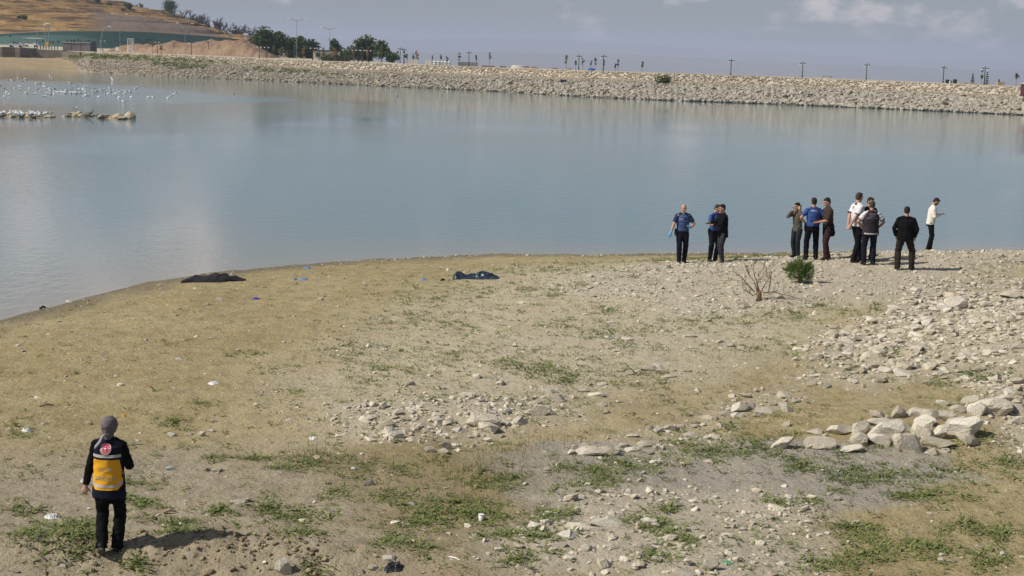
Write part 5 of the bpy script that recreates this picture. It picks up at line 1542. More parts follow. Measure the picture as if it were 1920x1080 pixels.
for i_, (px, row, wpx, hpx) in enumerate([(1000, 128.5, 28, 4), (1040, 130.5, 22, 4.5), (1068, 131, 18, 3)]):
    g = land_hit(px, row)
    s = ppm(g.y)
    n = 20
    u, v_ = np.meshgrid(np.linspace(-1, 1, n), np.linspace(-1, 1, n), indexing='ij')
    r = np.hypot(u, v_)
    zz_ = sstep(1, .1, r) * hpx / s * (1 + (fbm(u * 3 + i_, v_ * 3, 33 + i_, 3) - .5) * 1.2)
    P_ = np.stack([u * wpx / s / 2, v_ * 1.6 + 1.8, zz_ - .05], -1).reshape(-1, 3)
    ii = np.arange(n * n).reshape(n, n)
    o = link('soil_heap', fast_mesh('soil_heap', P_, np.stack([ii[:-1, :-1], ii[1:, :-1], ii[1:, 1:], ii[:-1, 1:]], -1).reshape(-1, 4), M_HEAP, True), None, g)
    tag(o, ('low brown soil heap beside the pale pipes', 'greyish soil heap in the middle of the row', 'flat soil heap before the young trees')[i_], 'soil heap')
g = land_hit(1109, 132.5); g.y += 1
o = crumple_far = empty('tarp_bundle', g)
tag(o, 'bright blue tarp bundle between the young trees', 'tarp')
MB().ball((0, 0, .22), (.65, .4, .26), nu=12, nv=7).ball((.35, .1, .18), (.4, .35, .2), nu=10, nv=6).build('tarp', M_BLUETARP, o)
g = land_hit(1552, 147.5); g.y += .8
o = empty('bench', g)
tag(o, 'low wooden bench on the embankment edge', 'bench')
MB().box((0, 0, .42), (1.7, .45, .08)).build('seat', M_WOOD, o)
for sx in (-1, 1):
    MB().box((sx * .7, 0, .2), (.1, .4, .38)).build('leg', M_WOOD, o)
for i_, (px, row, wpx, hpx, lb) in enumerate([(1779, 157.5, 5.5, 8, 'black bin beside a white post'), (1793.5, 157.5, 6, 8.5, 'larger black bin past the white post')]):
    g = land_hit(px, row); g.y += 1
    s = ppm(g.y)
    o = empty('bin', g)
    tag(o, lb + ' on the embankment', 'bin')
    MB().box((0, 0, hpx / s * .45), (wpx / s, .5, hpx / s * .9)).build('bin_body', M_BLACKPL, o)
    MB().box((0, 0, hpx / s * .95), (wpx / s * 1.08, .55, hpx / s * .1)).build('lid', M_BLACKPL, o)
g = land_hit(1782, 158.5); g.y += .4
o = empty('bollard', g); tag(o, 'short white post between the two black bins', 'bollard')
MB().tube([(0, 0, -.05), (0, 0, .45), (0, 0, .5)], [.1, .1, .05], 10).build('post', M_WHITEPL, o)
g = land_hit(1786, 158.5); g.y += 1.6
o = empty('stone_block', g); tag(o, 'grey stone block behind the white post', 'stone block')
MB().add([(-.35, -.25, 0), (.35, -.25, 0), (.35, .25, 0), (-.35, .25, 0), (-.3, -.2, .62), (.3, -.22, .55), (.3, .2, .6), (-.3, .2, .64)], [(3, 2, 1, 0), (4, 5, 6, 7), (0, 1, 5, 4), (1, 2, 6, 5), (2, 3, 7, 6), (3, 0, 4, 7)]).build('block', M_BLOCK, o)
g = land_hit(1879, 162.5); g.y += 1
o = empty('planter', g); tag(o, 'timber planter at the embankment end', 'planter')
for k in range(3):
    MB().box((0, 0, .12 + k * .22), (1.05, 1.0, .2)).build('board', M_WOOD, o)
for i_, (px, row, lb) in enumerate([(1812, 158.8, 'low earth pile between the bins and the spruces'), (1832, 159.8, 'tan earth pile at the foot of the short spruce')]):
    g = land_hit(px, row); g.y += 1.2
    o = empty('earth_pile', g); tag(o, lb, 'earth pile')
    mb = MB()
    for k in range(6):
        r2 = random.Random(k + i_ * 9)
        mb.ball((r2.uniform(-.5, .5), r2.uniform(-.2, .2), .02), (r2.uniform(.25, .5), .4, r2.uniform(.15, .32)), nu=9, nv=6)
    mb.build('soil', M_HEAP, o, smooth=True)
# box and gravel fan on the riprap bench, bush growing out of it
q = far_cross(1056)
o = empty('metal_box', q[0].lerp(q[1], .62) + Vector((0, 0, .15)))
tag(o, 'small dark metal pump box on the riprap', 'pump')
MB().box((0, 0, .35), (1.0, .7, .6)).build('housing', M_POST, o)
MB().tube([(.2, -.36, .4), (.6, -.5, .3), (.9, -.9, 0)], [.07, .07, .07], 7).build('hose', M_POST, o)
q = far_cross(1243)
g = q[0].lerp(q[1], .86)
o = empty('bush', g); tag(o, 'round green bush growing on the far riprap', 'bush')
V, Fq, T = leaf_cloud([((0, 0, .75), (1.35, 1.0, .85), 700), ((.5, 0, .6), (.9, .8, .6), 300)], .13, 31)
link('foliage', fast_mesh('foliage', V, Fq, M_LEAF_G, False, {'tint': T}), o)
MB().tube([(0, 0, -.3), (0, 0, .5)], [.08, .05], 6).build('stem', M_TRUNK, o)
# weeds between the bank stones
bl = []
wr = np.random.default_rng(12)
for (p0, p1, t0, t1, n_) in [(130, 290, .80, 1.02, 1500), (290, 400, .86, 1.0, 500), (285, 390, .45, .72, 1000), (395, 470, .88, 1.0, 120), (495, 600, .48, .72, 560), (600, 700, .42, .62, 160), (450, 500, .5, .75, 130), (150, 230, .9, 1.06, 400)]:
    for _ in range(n_ // 12):
        p = wr.uniform(p0, p1); W, Mi, T = far_cross(p)
        q = W.lerp(Mi, wr.uniform(t0, t1))
        bl.append(((q.x, q.y - .2, q.z + .3), (wr.uniform(.5, 1.1), .6, wr.uniform(.25, .55)), 16))
V, Fq, T = leaf_cloud(bl, .2, 13, .7)
tag(link('bank_weeds', fast_mesh('bank_weeds', V, Fq, M_WEED, False, {'tint': T})), 'green weeds between the stones of the far bank', kind='stuff')

# ---- left end of the promenade
M_CARW = cloth('white_car_paint', (0.72, 0.72, 0.72), 0.25, 0.03, 1, 0, 0.6)
M_CARS = cloth('silver_car_paint', (0.42, 0.43, 0.45), 0.25, 0.03, 1, 0, 0.6)
M_GLASSD = cloth('dark_glass', (0.02, 0.025, 0.03), 0.08, 0.1, 1, 0, 0.8)
M_TYRE = cloth('tyre_rubber', (0.02, 0.02, 0.02), 0.9, 0.1, 5, 0)
def car(px, row, paint, label, flip=1):
    g = land_hit(px, row); g.y += 6
    o = empty('parked_car', g); tag(o, label, 'car', 'cars parked behind the quay wall')
    prof = [(-2.1, .35), (-2.1, .75), (-1.9, .95), (-1.2, 1.0), (-.6, 1.42), (.7, 1.45), (1.5, 1.0), (2.05, .9), (2.15, .6), (2.1, .35)]
    prof = [(x_ * flip, z_) for x_, z_ in prof]
    n = len(prof)
    MB().add([(x_, -.85, z_) for x_, z_ in prof] + [(x_, .85, z_) for x_, z_ in prof], [tuple(range(n)), tuple(range(2 * n - 1, n - 1, -1))] + [(i, i + n, (i + 1) % n + n, (i + 1) % n) for i in range(n)]).build('body', paint, o)
    win = [(-1.05, 1.02), (-.55, 1.36), (.65, 1.38), (1.25, 1.02)]
    MB().add([(x_ * flip, -.87, z_) for x_, z_ in win] + [(x_ * flip, -.84, z_) for x_, z_ in win], [(0, 1, 2, 3), (0, 4, 5, 1), (1, 5, 6, 2), (2, 6, 7, 3), (3, 7, 4, 0)]).build('window', M_GLASSD, o)
    for sx in (-1.3, 1.3):
        for sy in (-1, 1):
            MB().tube([(sx, sy * .7, .32), (sx, sy * .9, .32)], [.32, .32], 14).build('wheel', M_TYRE, o)
car(17, 88.5, M_CARS, 'silver car parked beside the canopy behind the quay wall')
car(47, 88, M_CARW, 'white car parked under the canopy behind the quay wall', -1)
def boxrow(name, label, cat, px, row, parts, dy=5):
    g = land_hit(px, row); g.y += dy
    o = empty(name, g); tag(o, label, cat)
    for nm, c, s_, mt in parts:
        MB().box(c, s_).build(nm, mt, o)
    return o
M_SHED = cloth('purple_grey_metal', (0.17, 0.145, 0.145), 0.8, 0.2, 3, 0.2)
boxrow('canopy', 'flat pale canopy over the parked white car', 'canopy', 44, 90, [('roof', (0, 0, 2.7), (5.0, 3, .16), M_WHITEPL)] + [('post', (sx, sy, 1.3), (.12, .12, 2.7), M_GALV) for sx in (-2.3, 2.3) for sy in (-1.2, 1.2)], 9)
boxrow('shed', 'low purple grey metal shed of three bays', 'shed', 137, 96, [('bay', (k * 2.35, 0, 1.0 + .08 * (k % 2)), (2.2, 2.4, 2.0), M_SHED) for k in (-1, 0, 1)] + [('roof', (k * 2.35, 0, 2.12 + .08 * (k % 2)), (2.34, 2.7, .14), M_PLASTER) for k in (-1, 0, 1)], 4)
boxrow('kiosk', 'narrow black upright kiosk beside the shed', 'kiosk', 170, 97.5, [('cabinet', (0, 0, 1.15), (1.15, .8, 2.3), M_BLACKPL), ('plinth', (0, 0, .05), (1.3, .95, .14), M_PLASTER), ('top', (0, 0, 2.34), (1.25, .9, .1), M_POST)], 3)
boxrow('sign_board', 'small white sign board on a post at the promenade', 'sign', 215.5, 98.5, [('board', (0, 0, .85), (.75, .06, .9), M_WHITEPL), ('post', (0, .06, .3), (.1, .1, .7), M_GALV)], 2)
for k in range(9):
    boxrow('fence_post', f'dark fence post, {ORD[k]} from the left on the quay wall', 'fence post', 62 + k * 5.4, 92.6 + k * .15, [('post', (0, 0, .45), (.16, .16, .9), M_POST), ('cap', (0, 0, .93), (.22, .22, .08), M_POST)], 1.2)
g = land_hit(243, 99.5); g.y += 1
s = ppm(g.y)
h = 27 / s
o = empty('lifeguard_chair', g); tag(o, 'tall white lifeguard chair on the promenade', 'lifeguard chair')
w_ = 10 / s
for sx in (-1, 1):
    for sy in (-1, 1):
        MB().tube([(sx * w_ * .5, sy * .6, -.05), (sx * w_ * .42, sy * .45, h * .55)], [.08, .07], 6).build('leg', M_WHITEPL, o)
MB().box((0, 0, h * .52), (w_ * 1.0, 1.2, .12)).build('platform', M_WHITEPL, o)
MB().box((0, .5, h * .78), (w_ * 1.0, .1, h * .4)).build('backrest', M_WHITEPL, o)
for sx in (-1, 1):
    MB().box((sx * w_ * .5, 0, h * .75), (.1, 1.0, h * .36)).build('side_panel', M_WHITEPL, o)
MB().box((0, 0, h * .99), (w_ * 1.1, 1.4, .1)).build('roof', M_WHITEPL, o)
MB().box((0, -.62, h * .28), (w_ * .9, .08, .1)).build('crossbar', M_WHITEPL, o)
# maroon box on a pillar at the lake edge, cut by the frame
q = far_cross(1922)
g = q[0] + Vector((0.3, .6, -.2))
s = ppm(g.y)
o = empty('control_cabin', g); tag(o, 'maroon control cabin on a concrete pillar at the lake edge', 'cabin')
MB().box((1.2, 0, 1.25), (3.2, 1.6, 2.9)).build('pillar', M_PALECONC, o)
MB().box((1.2, 0, 2.75), (4.4, 2.2, .18)).build('slab', M_PLASTER, o)
MB().box((1.2, 0, 3.72), (3.9, 1.8, 1.75)).build('cabin', cloth('maroon_panel', (0.085, 0.02, 0.025), 0.6, 0.15, 2, 0.1), o)
MB().add([(-.9, -1.1, 4.62), (3.3, -1.1, 4.62), (3.3, 1.1, 4.62), (-.9, 1.1, 4.62), (.2, 0, 5.1), (2.2, 0, 5.1)], [(0, 1, 5, 4), (1, 2, 5), (2, 3, 4, 5), (3, 0, 4), (3, 2, 1, 0)]).build('roof', M_PALECONC, o)
# village specks far off
# ---- shoals, birds
M_SHOALROCK = stone_mat('shoal_stone', (0.26, 0.21, 0.14), (0.50, 0.43, 0.31), 2.0, 0.6)
SHOAL_MESH = [fast_mesh('stone', *rock_geo(400 + i, 2, 8, .08), M_SHOALROCK, False) for i in range(6)]
def shoal(px, row, wpx, label, n, hgt, seed, bigs=()):
    g = at(px, row, 0.0)
    s = ppm(g.y)
    o = empty('shoal', g); tag(o, label, 'shoal')
    r = random.Random(seed)
    Wm = wpx / s
    n_ = 24
    u, v_ = np.meshgrid(np.linspace(-1, 1, n_), np.linspace(-1, 1, 10), indexing='ij')
    zz_ = .10 * (1 - np.hypot(u, v_)) - .02 + (fbm(u * 4 + seed, v_ * 3, seed, 2) - .5) * .06
    P_ = np.stack([u * Wm / 2, v_ * 2.2, zz_], -1).reshape(-1, 3)
    ii = np.arange(n_ * 10).reshape(n_, 10)
    link('mud_bar', fast_mesh('mud_bar', P_, np.stack([ii[:-1, :-1], ii[1:, :-1], ii[1:, 1:], ii[:-1, 1:]], -1).reshape(-1, 4), M_BEACH, True), o)
    for k in range(n):
        w_ = r.uniform(.25, .7)
        link('stone', SHOAL_MESH[k % 6], o, (r.uniform(-.48, .48) * Wm, r.uniform(-1.6, 1.6), w_ * .15), (r.gauss(0, .2), r.gauss(0, .2), r.uniform(0, 6)), (w_ * 1.3, w_, w_ * hgt))
    for (bx_, by_, bw, bh) in bigs:
        link('boulder', SHOAL_MESH[int(bw * 7) % 6], o, (bx_, by_, bh * .33), (0, 0, .4), (bw, bw * .8, bh))
    return g, s
gA, sA = shoal(40, 219, 116, 'low mud shoal crowded with standing gulls', 26, .5, 1)
gB, sB = shoal(149, 218, 46, 'short stony shoal with one gull on top', 26, .6, 2)
gC, sC = shoal(214, 222, 46, 'rocky shoal with a large round boulder', 14, .45, 3, [(1.35, 0, 1.0, .8), (.4, 0, 1.0, .6), (-.8, 0, 1.2, .4)])
M_GULLW = cloth('gull_white', (0.85, 0.85, 0.84), 0.8, 0.02, 5, 0)
M_GULLG = cloth('gull_grey', (0.22, 0.23, 0.25), 0.8, 0.1, 5, 0)
def gull_mesh(standing):
    a, b_ = MB(), MB()
    z0 = .16 if standing else .03
    a.tube([(-.17, 0, z0 + .03), (-.12, 0, z0 + .05), (0, 0, z0 + .06), (.1, 0, z0 + .08), (.15, 0, z0 + .11)], [.01, .05, .085, .075, .03], 10)
    a.ball((.17, 0, z0 + .17), (.05, .042, .042), nu=9, nv=6).tube([(.12, 0, z0 + .09), (.16, 0, z0 + .16)], [.045, .035], 8)
    b_.tube([(-.3, 0, z0 + .07), (-.12, .03, z0 + .10), (.06, .02, z0 + .12)], [(.01, .008), (.07, .03), (.05, .02)], 8, side=(0, 1, 0))
    b_.tube([(.21, 0, z0 + .165), (.26, 0, z0 + .155)], [.014, .005], 6)
    if standing:
        for sy in (-1, 1):
            b_.tube([(0, sy * .03, 0), (0, sy * .03, z0 + .02)], [.009, .009], 5)
    me = bpy.data.meshes.new('gull')
    na = len(a.v)
    me.from_pydata(a.v + b_.v, [], a.f + [tuple(i + na for i in q_) for q_ in b_.f])
    me.materials.append(M_GULLW); me.materials.append(M_GULLG)
    for i, p_ in enumerate(me.polygons):
        p_.material_index = 0 if i < len(a.f) else 1
        p_.use_smooth = True
    return me
G_SWIM, G_STAND = gull_mesh(False), gull_mesh(True)
gr_ = random.Random(21)
swim = [(-3 + gr_.random() * 90, 150 + gr_.random() * 36) for _ in range(30)] + [(gr_.uniform(90, 262), gr_.gauss(173, 4.5) + (gr_.random() < .2) * 6) for _ in range(75)] + [(gr_.uniform(20, 160), gr_.uniform(142, 160)) for _ in range(12)]
swim += [(318, 183), (323, 181), (330, 175), (326, 178), (315, 186), (287, 184), (277, 184), (438, 177), (744, 180), (827, 180)]
for px, row in swim:
    q = at(px, row, 0.0)
    o = link('gull', G_SWIM, None, q, (0, 0, gr_.uniform(0, 6.28)), (1.15,) * 3)
    tag(o, 'white gull floating on the ruffled lake water', 'gull', 'gulls floating on the lake')
def on_shoal(g_, dx, dy):
    return Vector((g_.x + dx, g_.y + dy, .05))
for k in range(46):
    o = link('gull', G_STAND, None, on_shoal(gA, gr_.uniform(-.4, .44) * 116 / sA, gr_.uniform(-2.2, 2.2)), (0, 0, gr_.uniform(0, 6.28)), (1.15,) * 3)
    tag(o, 'white gull standing on the crowded mud shoal', 'gull', 'gulls standing on the mud shoal')
o = link('gull', G_STAND, None, on_shoal(gB, -.3, 0) + Vector((0, 0, .35)), (0, 0, 1.0), (1.2,) * 3)
tag(o, 'single gull standing on the short stony shoal', 'gull')
cor = empty('cormorant', on_shoal(gC, -2.0, 0) + Vector((0, 0, .1)), 0.2)
cor.scale = (.65,) * 3
tag(cor, 'dark cormorant leaning on the rocky shoal', 'cormorant')
MB().tube([(-.35, 0, .05), (-.1, 0, .2), (.15, 0, .42), (.3, 0, .62), (.36, 0, .74)], [.02, .11, .12, .05, .03], 9).ball((.4, 0, .77), (.07, .04, .04), nu=8, nv=6).build('body', M_POST, cor, smooth=True)
MB().tube([(.44, 0, .77), (.56, 0, .79)], [.018, .006], 6).build('beak', M_POST, cor)
fg = at_y(211, 153, 255.0)
o = empty('gull', fg, 0.5); tag(o, 'white gull flying with raised wings over the water', 'gull')
MB().tube([(-.3, 0, 0), (-.1, 0, .01), (.12, 0, .03), (.25, 0, .05)], [.02, .09, .08, .02], 10).ball((.27, 0, .06), (.07, .05, .05), nu=9, nv=6).build('body', M_GULLW, o, smooth=True)
for sy, up_ in ((1, .95), (-1, .1)):
    MB().add([(.12, sy * .05, .05), (-.1, sy * .05, .04), (-.12, sy * .4, .15 + up_ * .35), (.1, sy * .4, .17 + up_ * .35), (-.2, sy * .75, .1 + up_ * .75), (-.1, sy * .78, .1 + up_ * .76),
              (.12, sy * .05, .03), (-.1, sy * .05, .02), (-.12, sy * .4, .13 + up_ * .35), (.1, sy * .4, .15 + up_ * .35)],
             [(0, 1, 2, 3), (3, 2, 4, 5), (6, 9, 8, 7), (9, 5, 4, 8), (0, 3, 9, 6), (3, 5, 9), (1, 7, 8, 2), (2, 8, 4)]).build('wing', M_GULLW, o)
# ================================================================== PEOPLE
PENDING = []      # garments and bodies that get one continuous skin at the end
def soft_build(mb, name, mat, parent, voxel, smooth=4, folds=0.0, fold_scale=9.0, seed=0):
    o = link(name, mb.mesh(name, mat, True), parent)
    md = o.modifiers.new('skin', 'REMESH')
    md.mode = 'VOXEL'
    md.voxel_size = voxel
    md.use_smooth_shade = True
    sm = o.modifiers.new('soften', 'SMOOTH')
    sm.factor, sm.iterations = 0.5, smooth
    PENDING.append((o, folds, fold_scale, seed))
    return o
def finish_soft():
    bpy.context.view_layer.update()
    dg = bpy.context.evaluated_depsgraph_get()
    from mathutils import noise
    done = []
    for o, folds, fs, seed in PENDING:
        me = bpy.data.meshes.new_from_object(o.evaluated_get(dg))
        done.append((o, me))
    for (o, me), (_, folds, fs, seed) in zip(done, PENDING):
        mats = list(o.data.materials)
        o.modifiers.clear()
        o.data = me
        me.materials.clear()
        for mt in mats:
            me.materials.append(mt)
        if folds:
            n_ = len(me.vertices)
            co, no = np.empty(n_ * 3, np.float32), np.empty(n_ * 3, np.float32)
            me.vertices.foreach_get('co', co)
            me.vertex_normals.foreach_get('vector', no)
            co, no = co.reshape(-1, 3), no.reshape(-1, 3)
            amp = np.array([abs(noise.noise((x * fs * .8 + seed, y * fs * .8, z * fs * 1.7))) * -1.6 + .3 + .5 * noise.noise((x * fs * 2 + z * fs * 1.2, y * fs * 2 - seed, z * fs * 2.2)) for x, y, z in co.tolist()])
            co += no * (folds * amp)[:, None].astype(np.float32)
            me.vertices.foreach_set('co', co.ravel())
        me.polygons.foreach_set('use_smooth', np.full(len(me.polygons), True))
        me.update()
    PENDING.clear()
def ik(a, b, l1, l2, hint):
    a, b = Vector(a), Vector(b)
    d = b - a
    L_ = min(d.length, (l1 + l2) * 0.999)
    u = d.normalized()
    h = Vector(hint) - u * Vector(hint).dot(u)
    h = h.normalized() if h.length > 1e-6 else u.orthogonal().normalized()
    x = (l1 * l1 - l2 * l2 + L_ * L_) / (2 * L_)
    y = math.sqrt(max(0, l1 * l1 - x * x))
    return a + u * x + h * y, a + u * L_
M_SKIN = cloth('skin', (0.42, 0.235, 0.16), 0.55, 0.10, 12, 0.05, 0.4)
M_SKINF = cloth('skin_fair', (0.50, 0.29, 0.21), 0.55, 0.10, 12, 0.05, 0.4)
M_HAIR = cloth('dark_hair', (0.014, 0.011, 0.009), 0.7, 0.3, 60, 0.6)
M_HAIRG = cloth('greying_hair', (0.045, 0.034, 0.027), 0.75, 0.3, 60, 0.6)
M_EYE = cloth('eye_dark', (0.02, 0.015, 0.012), 0.3, 0.1, 5, 0)
M_LIP = cloth('lip', (0.30, 0.12, 0.10), 0.5, 0.1, 5, 0)
M_NAVYTR = cloth('navy_trousers', (0.010, 0.012, 0.018), 0.9, 0.25, 14, 0.3)
M_BLACKTR = cloth('black_trousers', (0.007, 0.007, 0.008), 0.9, 0.25, 14, 0.3)
M_BROWNTR = cloth('brown_black_trousers', (0.024, 0.020, 0.016), 0.9, 0.25, 14, 0.3)
M_MAROONTR = cloth('maroon_brown_trousers', (0.042, 0.020, 0.020), 0.9, 0.25, 14, 0.3)
M_GREYJEAN = cloth('charcoal_jeans', (0.030, 0.034, 0.040), 0.9, 0.35, 14, 0.3)
M_BLUEJEAN = cloth('blue_jeans', (0.035, 0.055, 0.085), 0.9, 0.35, 14, 0.3)
M_SLATETR = cloth('slate_trousers', (0.020, 0.025, 0.030), 0.9, 0.25, 14, 0.3)
M_POLICE = cloth('police_blue', (0.045, 0.08, 0.19), 0.85, 0.15, 14, 0.25)
M_POLICE2 = cloth('bright_police_blue', (0.030, 0.070, 0.24), 0.85, 0.15, 14, 0.25)
M_POLNAVY = cloth('police_navy_yoke', (0.015, 0.022, 0.055), 0.85, 0.15, 14, 0.25)
M_BLACKCL = cloth('black_cloth', (0.006, 0.006, 0.007), 0.9, 0.25, 14, 0.3)
M_OLIVE = cloth('olive_shirt', (0.085, 0.075, 0.055), 0.9, 0.2, 14, 0.3)
M_BROWNCL = cloth('brown_sweater', (0.045, 0.032, 0.026), 0.9, 0.2, 14, 0.3)
M_WHITECL = cloth('white_shirt', (0.60, 0.60, 0.61), 0.85, 0.06, 14, 0.2)
M_CREAMCL = cloth('cream_jacket', (0.66, 0.63, 0.57), 0.85, 0.06, 14, 0.2)
M_VESTGR = cloth('dark_grey_vest', (0.030, 0.026, 0.032), 0.85, 0.2, 14, 0.2)
M_NAVYCL = cloth('navy_vest', (0.010, 0.012, 0.024), 0.85, 0.2, 14, 0.2)
M_AMBER = cloth('amber_hi_vis', (0.74, 0.36, 0.012), 0.75, 0.10, 6, 0.2)
M_SILVER = cloth('silver_tape', (0.42, 0.42, 0.40), 0.4, 0.08, 20, 0.1)
M_FADED = cloth('faded_lettering', (0.46, 0.38, 0.22), 0.8, 0.1, 20, 0)
M_LETTERW = cloth('white_lettering', (0.62, 0.64, 0.68), 0.8, 0.05, 20, 0)
M_LETTERG = cloth('grey_lettering', (0.20, 0.19, 0.20), 0.8, 0.05, 20, 0)
M_EMBLEM = cloth('emblem_red', (0.62, 0.07, 0.12), 0.7, 0.08, 20, 0)
M_EMBLEMW = cloth('emblem_white', (0.75, 0.62, 0.62), 0.7, 0.05, 20, 0)
M_SCARF = cloth('grey_scarf', (0.125, 0.108, 0.118), 0.85, 0.15, 10, 0.2)
M_GLOVE = cloth('blue_glove', (0.14, 0.36, 0.62), 0.5, 0.1, 12, 0.1)
M_SHOE = cloth('black_shoe', (0.012, 0.012, 0.013), 0.5, 0.2, 12, 0.2)
M_SHOEB = cloth('brown_boot', (0.045, 0.024, 0.020), 0.6, 0.2, 12, 0.2)
M_SHOET = cloth('tan_shoe', (0.20, 0.15, 0.11), 0.7, 0.2, 12, 0.2)
M_SOLE = cloth('grey_sole', (0.10, 0.10, 0.10), 0.8, 0.2, 12, 0.2)
M_BELT = cloth('black_belt', (0.008, 0.008, 0.009), 0.4, 0.2, 12, 0.1)

class Person:
    def __init__(self, px, row, top, rz, label, pose, skin=M_SKIN, hair=M_HAIR, vox=0.0105, seed=1, build=1.0):
        vox = vox * 1.15
        g = ground_hit(px, row)
        self.h = (row - top) / ppm(g.y)
        self.s = self.h / pose.get('stand', 1.75)
        self.seed, self.vox = seed, vox
        o = self.o = empty('person', g, R(rz))
        o.scale = (self.s,) * 3
        tag(o, label, 'person')
        self.P = P = dict(pelvis=(0, 0, .93), lean=(0, 0), twist=0, head=(0, 0), footL=(.10, 0, 0, 8), footR=(-.10, 0, 0, -8),
                          handL=(.27, -.03, .80), handR=(-.27, -.03, .80), elbL=(.4, .6, 0), elbR=(-.4, .6, 0), sh=(0, 0), nod=0, curl=.5)
        P.update(pose)
        self.b = build
        pel = self.pel = Vector(P['pelvis'])
        lx, ly = P['lean']
        self.waist = pel + Vector((lx * .25, ly * .25, .14))
        self.chest = pel + Vector((lx * .7, ly * .7, .36))
        self.neck = pel + Vector((lx, ly, .545))
        tw = R(P['twist'])
        c, s = math.cos(tw), math.sin(tw)
        self.side = Vector((c, s, 0))
        self.fwd = Vector((s, -c, 0))
        sh = self.pel + Vector((lx * .92, ly * .92, .470))
        self.shL, self.shR = sh + self.side * (.168 + .012 * (build - 1) * 10) , sh - self.side * (.168 + .012 * (build - 1) * 10)
        self.hipL, self.hipR = pel + Vector((.092, 0, 0)), pel + Vector((-.092, 0, 0))
        self.elL, self.wrL = ik(self.shL, P['handL'], .285, .255, P['elbL'])
        self.elR, self.wrR = ik(self.shR, P['handR'], .285, .255, P['elbR'])
        self.feet = {}
        for k, hip in (('L', self.hipL), ('R', self.hipR)):
            fx, fy, fz, yaw = P['foot' + k][:4]
            pit = P['foot' + k][4] if len(P['foot' + k]) > 4 else 0
            ya = R(yaw)
            fd = Vector((math.sin(ya), -math.cos(ya), 0))
            ank = Vector((fx, fy, fz + .085))
            kn, an = ik(hip, ank, .435, .425, fd + Vector((0, 0, .05)))
            self.feet[k] = (kn, an, fd, pit)
        yaw, pit = P['head'][0], P['head'][1]
        self.HM = Euler((R(pit), 0, R(yaw))).to_matrix()
        self.hc = self.neck + Vector((0, -.01, .055)) + self.HM @ Vector((0, -.012, .095))
        self.skin, self.hair = skin, hair
        self.make_body()
    # --- body: one continuous skin
    def hand(self, mb, el, wr, sgn, curl, point=None):
        d = (Vector(point) if point else (wr - el)).normalized()
        out = self.side * sgn
        nrm = d.cross(out)
        nrm = nrm.normalized() if nrm.length > .1 else Vector((0, -1, 0))
        acr = nrm.cross(d).normalized()
        palm = wr + d * .045
        mb.tube([wr - d * .02, wr + d * .01, wr + d * .05, wr + d * .088], [(.026, .019), (.03, .019), (.043, .017), (.041, .013)], 10, side=acr)
        for k, (off, ln) in enumerate(((-.031, .062), (-.0105, .076), (.0105, .072), (.031, .055))):
            a = wr + d * .082 + acr * off
            b_ = a + (d * math.cos(curl * .5) + nrm * math.sin(curl * .5)) * ln * .5
            c_ = b_ + (d * math.cos(curl * 1.5) + nrm * math.sin(curl * 1.5)) * ln * .55
            mb.tube([a - d * .012, a, b_, c_], [.0095, .0095, .009, .0075], 7)
        t0 = wr + d * .03 - acr * .035 * (1 if sgn > 0 else -1)
        t1 = t0 + (d * .6 - acr * .6 * (1 if sgn > 0 else -1) + nrm * .3) * .045
        mb.tube([t0, t1, t1 + (d * .85 + nrm * .4) * .035], [.013, .0115, .0085], 7)
    def make_body(self):
        P, b = self.P, self.b
        mb = MB()
        mb.tube([self.pel + Vector((0, 0, -.07)), self.pel, self.waist, self.chest, self.neck + Vector((0, 0, -.07))],
                [(.13, .09), (.145, .095), (.125 * b, .085), (.15 * b, .10), (.11, .07)], 16, side=self.side)
        mb.tube([self.shR + Vector((0, 0, -.01)), self.neck + Vector((0, 0, -.05)), self.shL + Vector((0, 0, -.01))], [.05, .06, .05], 10, side=(0, 0, 1))
        mb.tube([self.neck + Vector((0, .01, -.06)), self.neck + Vector((0, .004, .03)), self.hc + self.HM @ Vector((0, .02, -.05))], [.062, .056, .055], 12)
        for sh, el, wr, sg, k in ((self.shL, self.elL, self.wrL, 1, 'L'), (self.shR, self.elR, self.wrR, -1, 'R')):
            mb.ball(sh, (.06, .06, .06))
            mb.tube([sh, sh.lerp(el, .4), el, el.lerp(wr, .3), wr], [.052, .047, .040, .041, .026], 12)
            self.hand(mb, el, wr, sg, P['curl'], P.get('point' + k))
        for k, hip in (('L', self.hipL), ('R', self.hipR)):
            kn, an, fd, pit = self.feet[k]
            mb.tube([hip + Vector((0, 0, .02)), hip.lerp(kn, .5), kn, kn.lerp(an, .35), an], [.078, .066, .05, .05, .035], 12)
            mb.tube([an + Vector((0, 0, .0)) - fd * .03, an + fd * .1 + Vector((0, 0, -.05))], [.035, .03], 10)
        H, hc = self.HM, self.hc
        w = lambda x, y, z: hc + H @ Vector((x, y, z))
        mb.ball(w(0, .012, .03), (.074, .094, .092), H, 18, 12)
        mb.ball(w(0, -.022, -.035), (.060, .066, .075), H, 16, 10)
        mb.ball(w(0, -.055, -.082), (.032, .03, .028), H, 12, 8)
        mb.tube([w(0, -.082, .022), w(0, -.104, -.018), w(0, -.085, -.03)], [.010, .015, .011], 8)
        for sx in (-1, 1):
            mb.ball(w(sx * .074, .012, -.008), (.013, .022, .031), H, 10, 8)
            mb.ball(w(sx * .042, -.055, -.02), (.022, .022, .02), H, 10, 8)
        mb.tube([w(-.05, -.07, .032), w(0, -.088, .034), w(.05, -.07, .032)], [.010, .012, .010], 8)
        soft_build(mb, 'body', self.skin, self.o, .0105 if self.vox > .0105 else .009, 2)
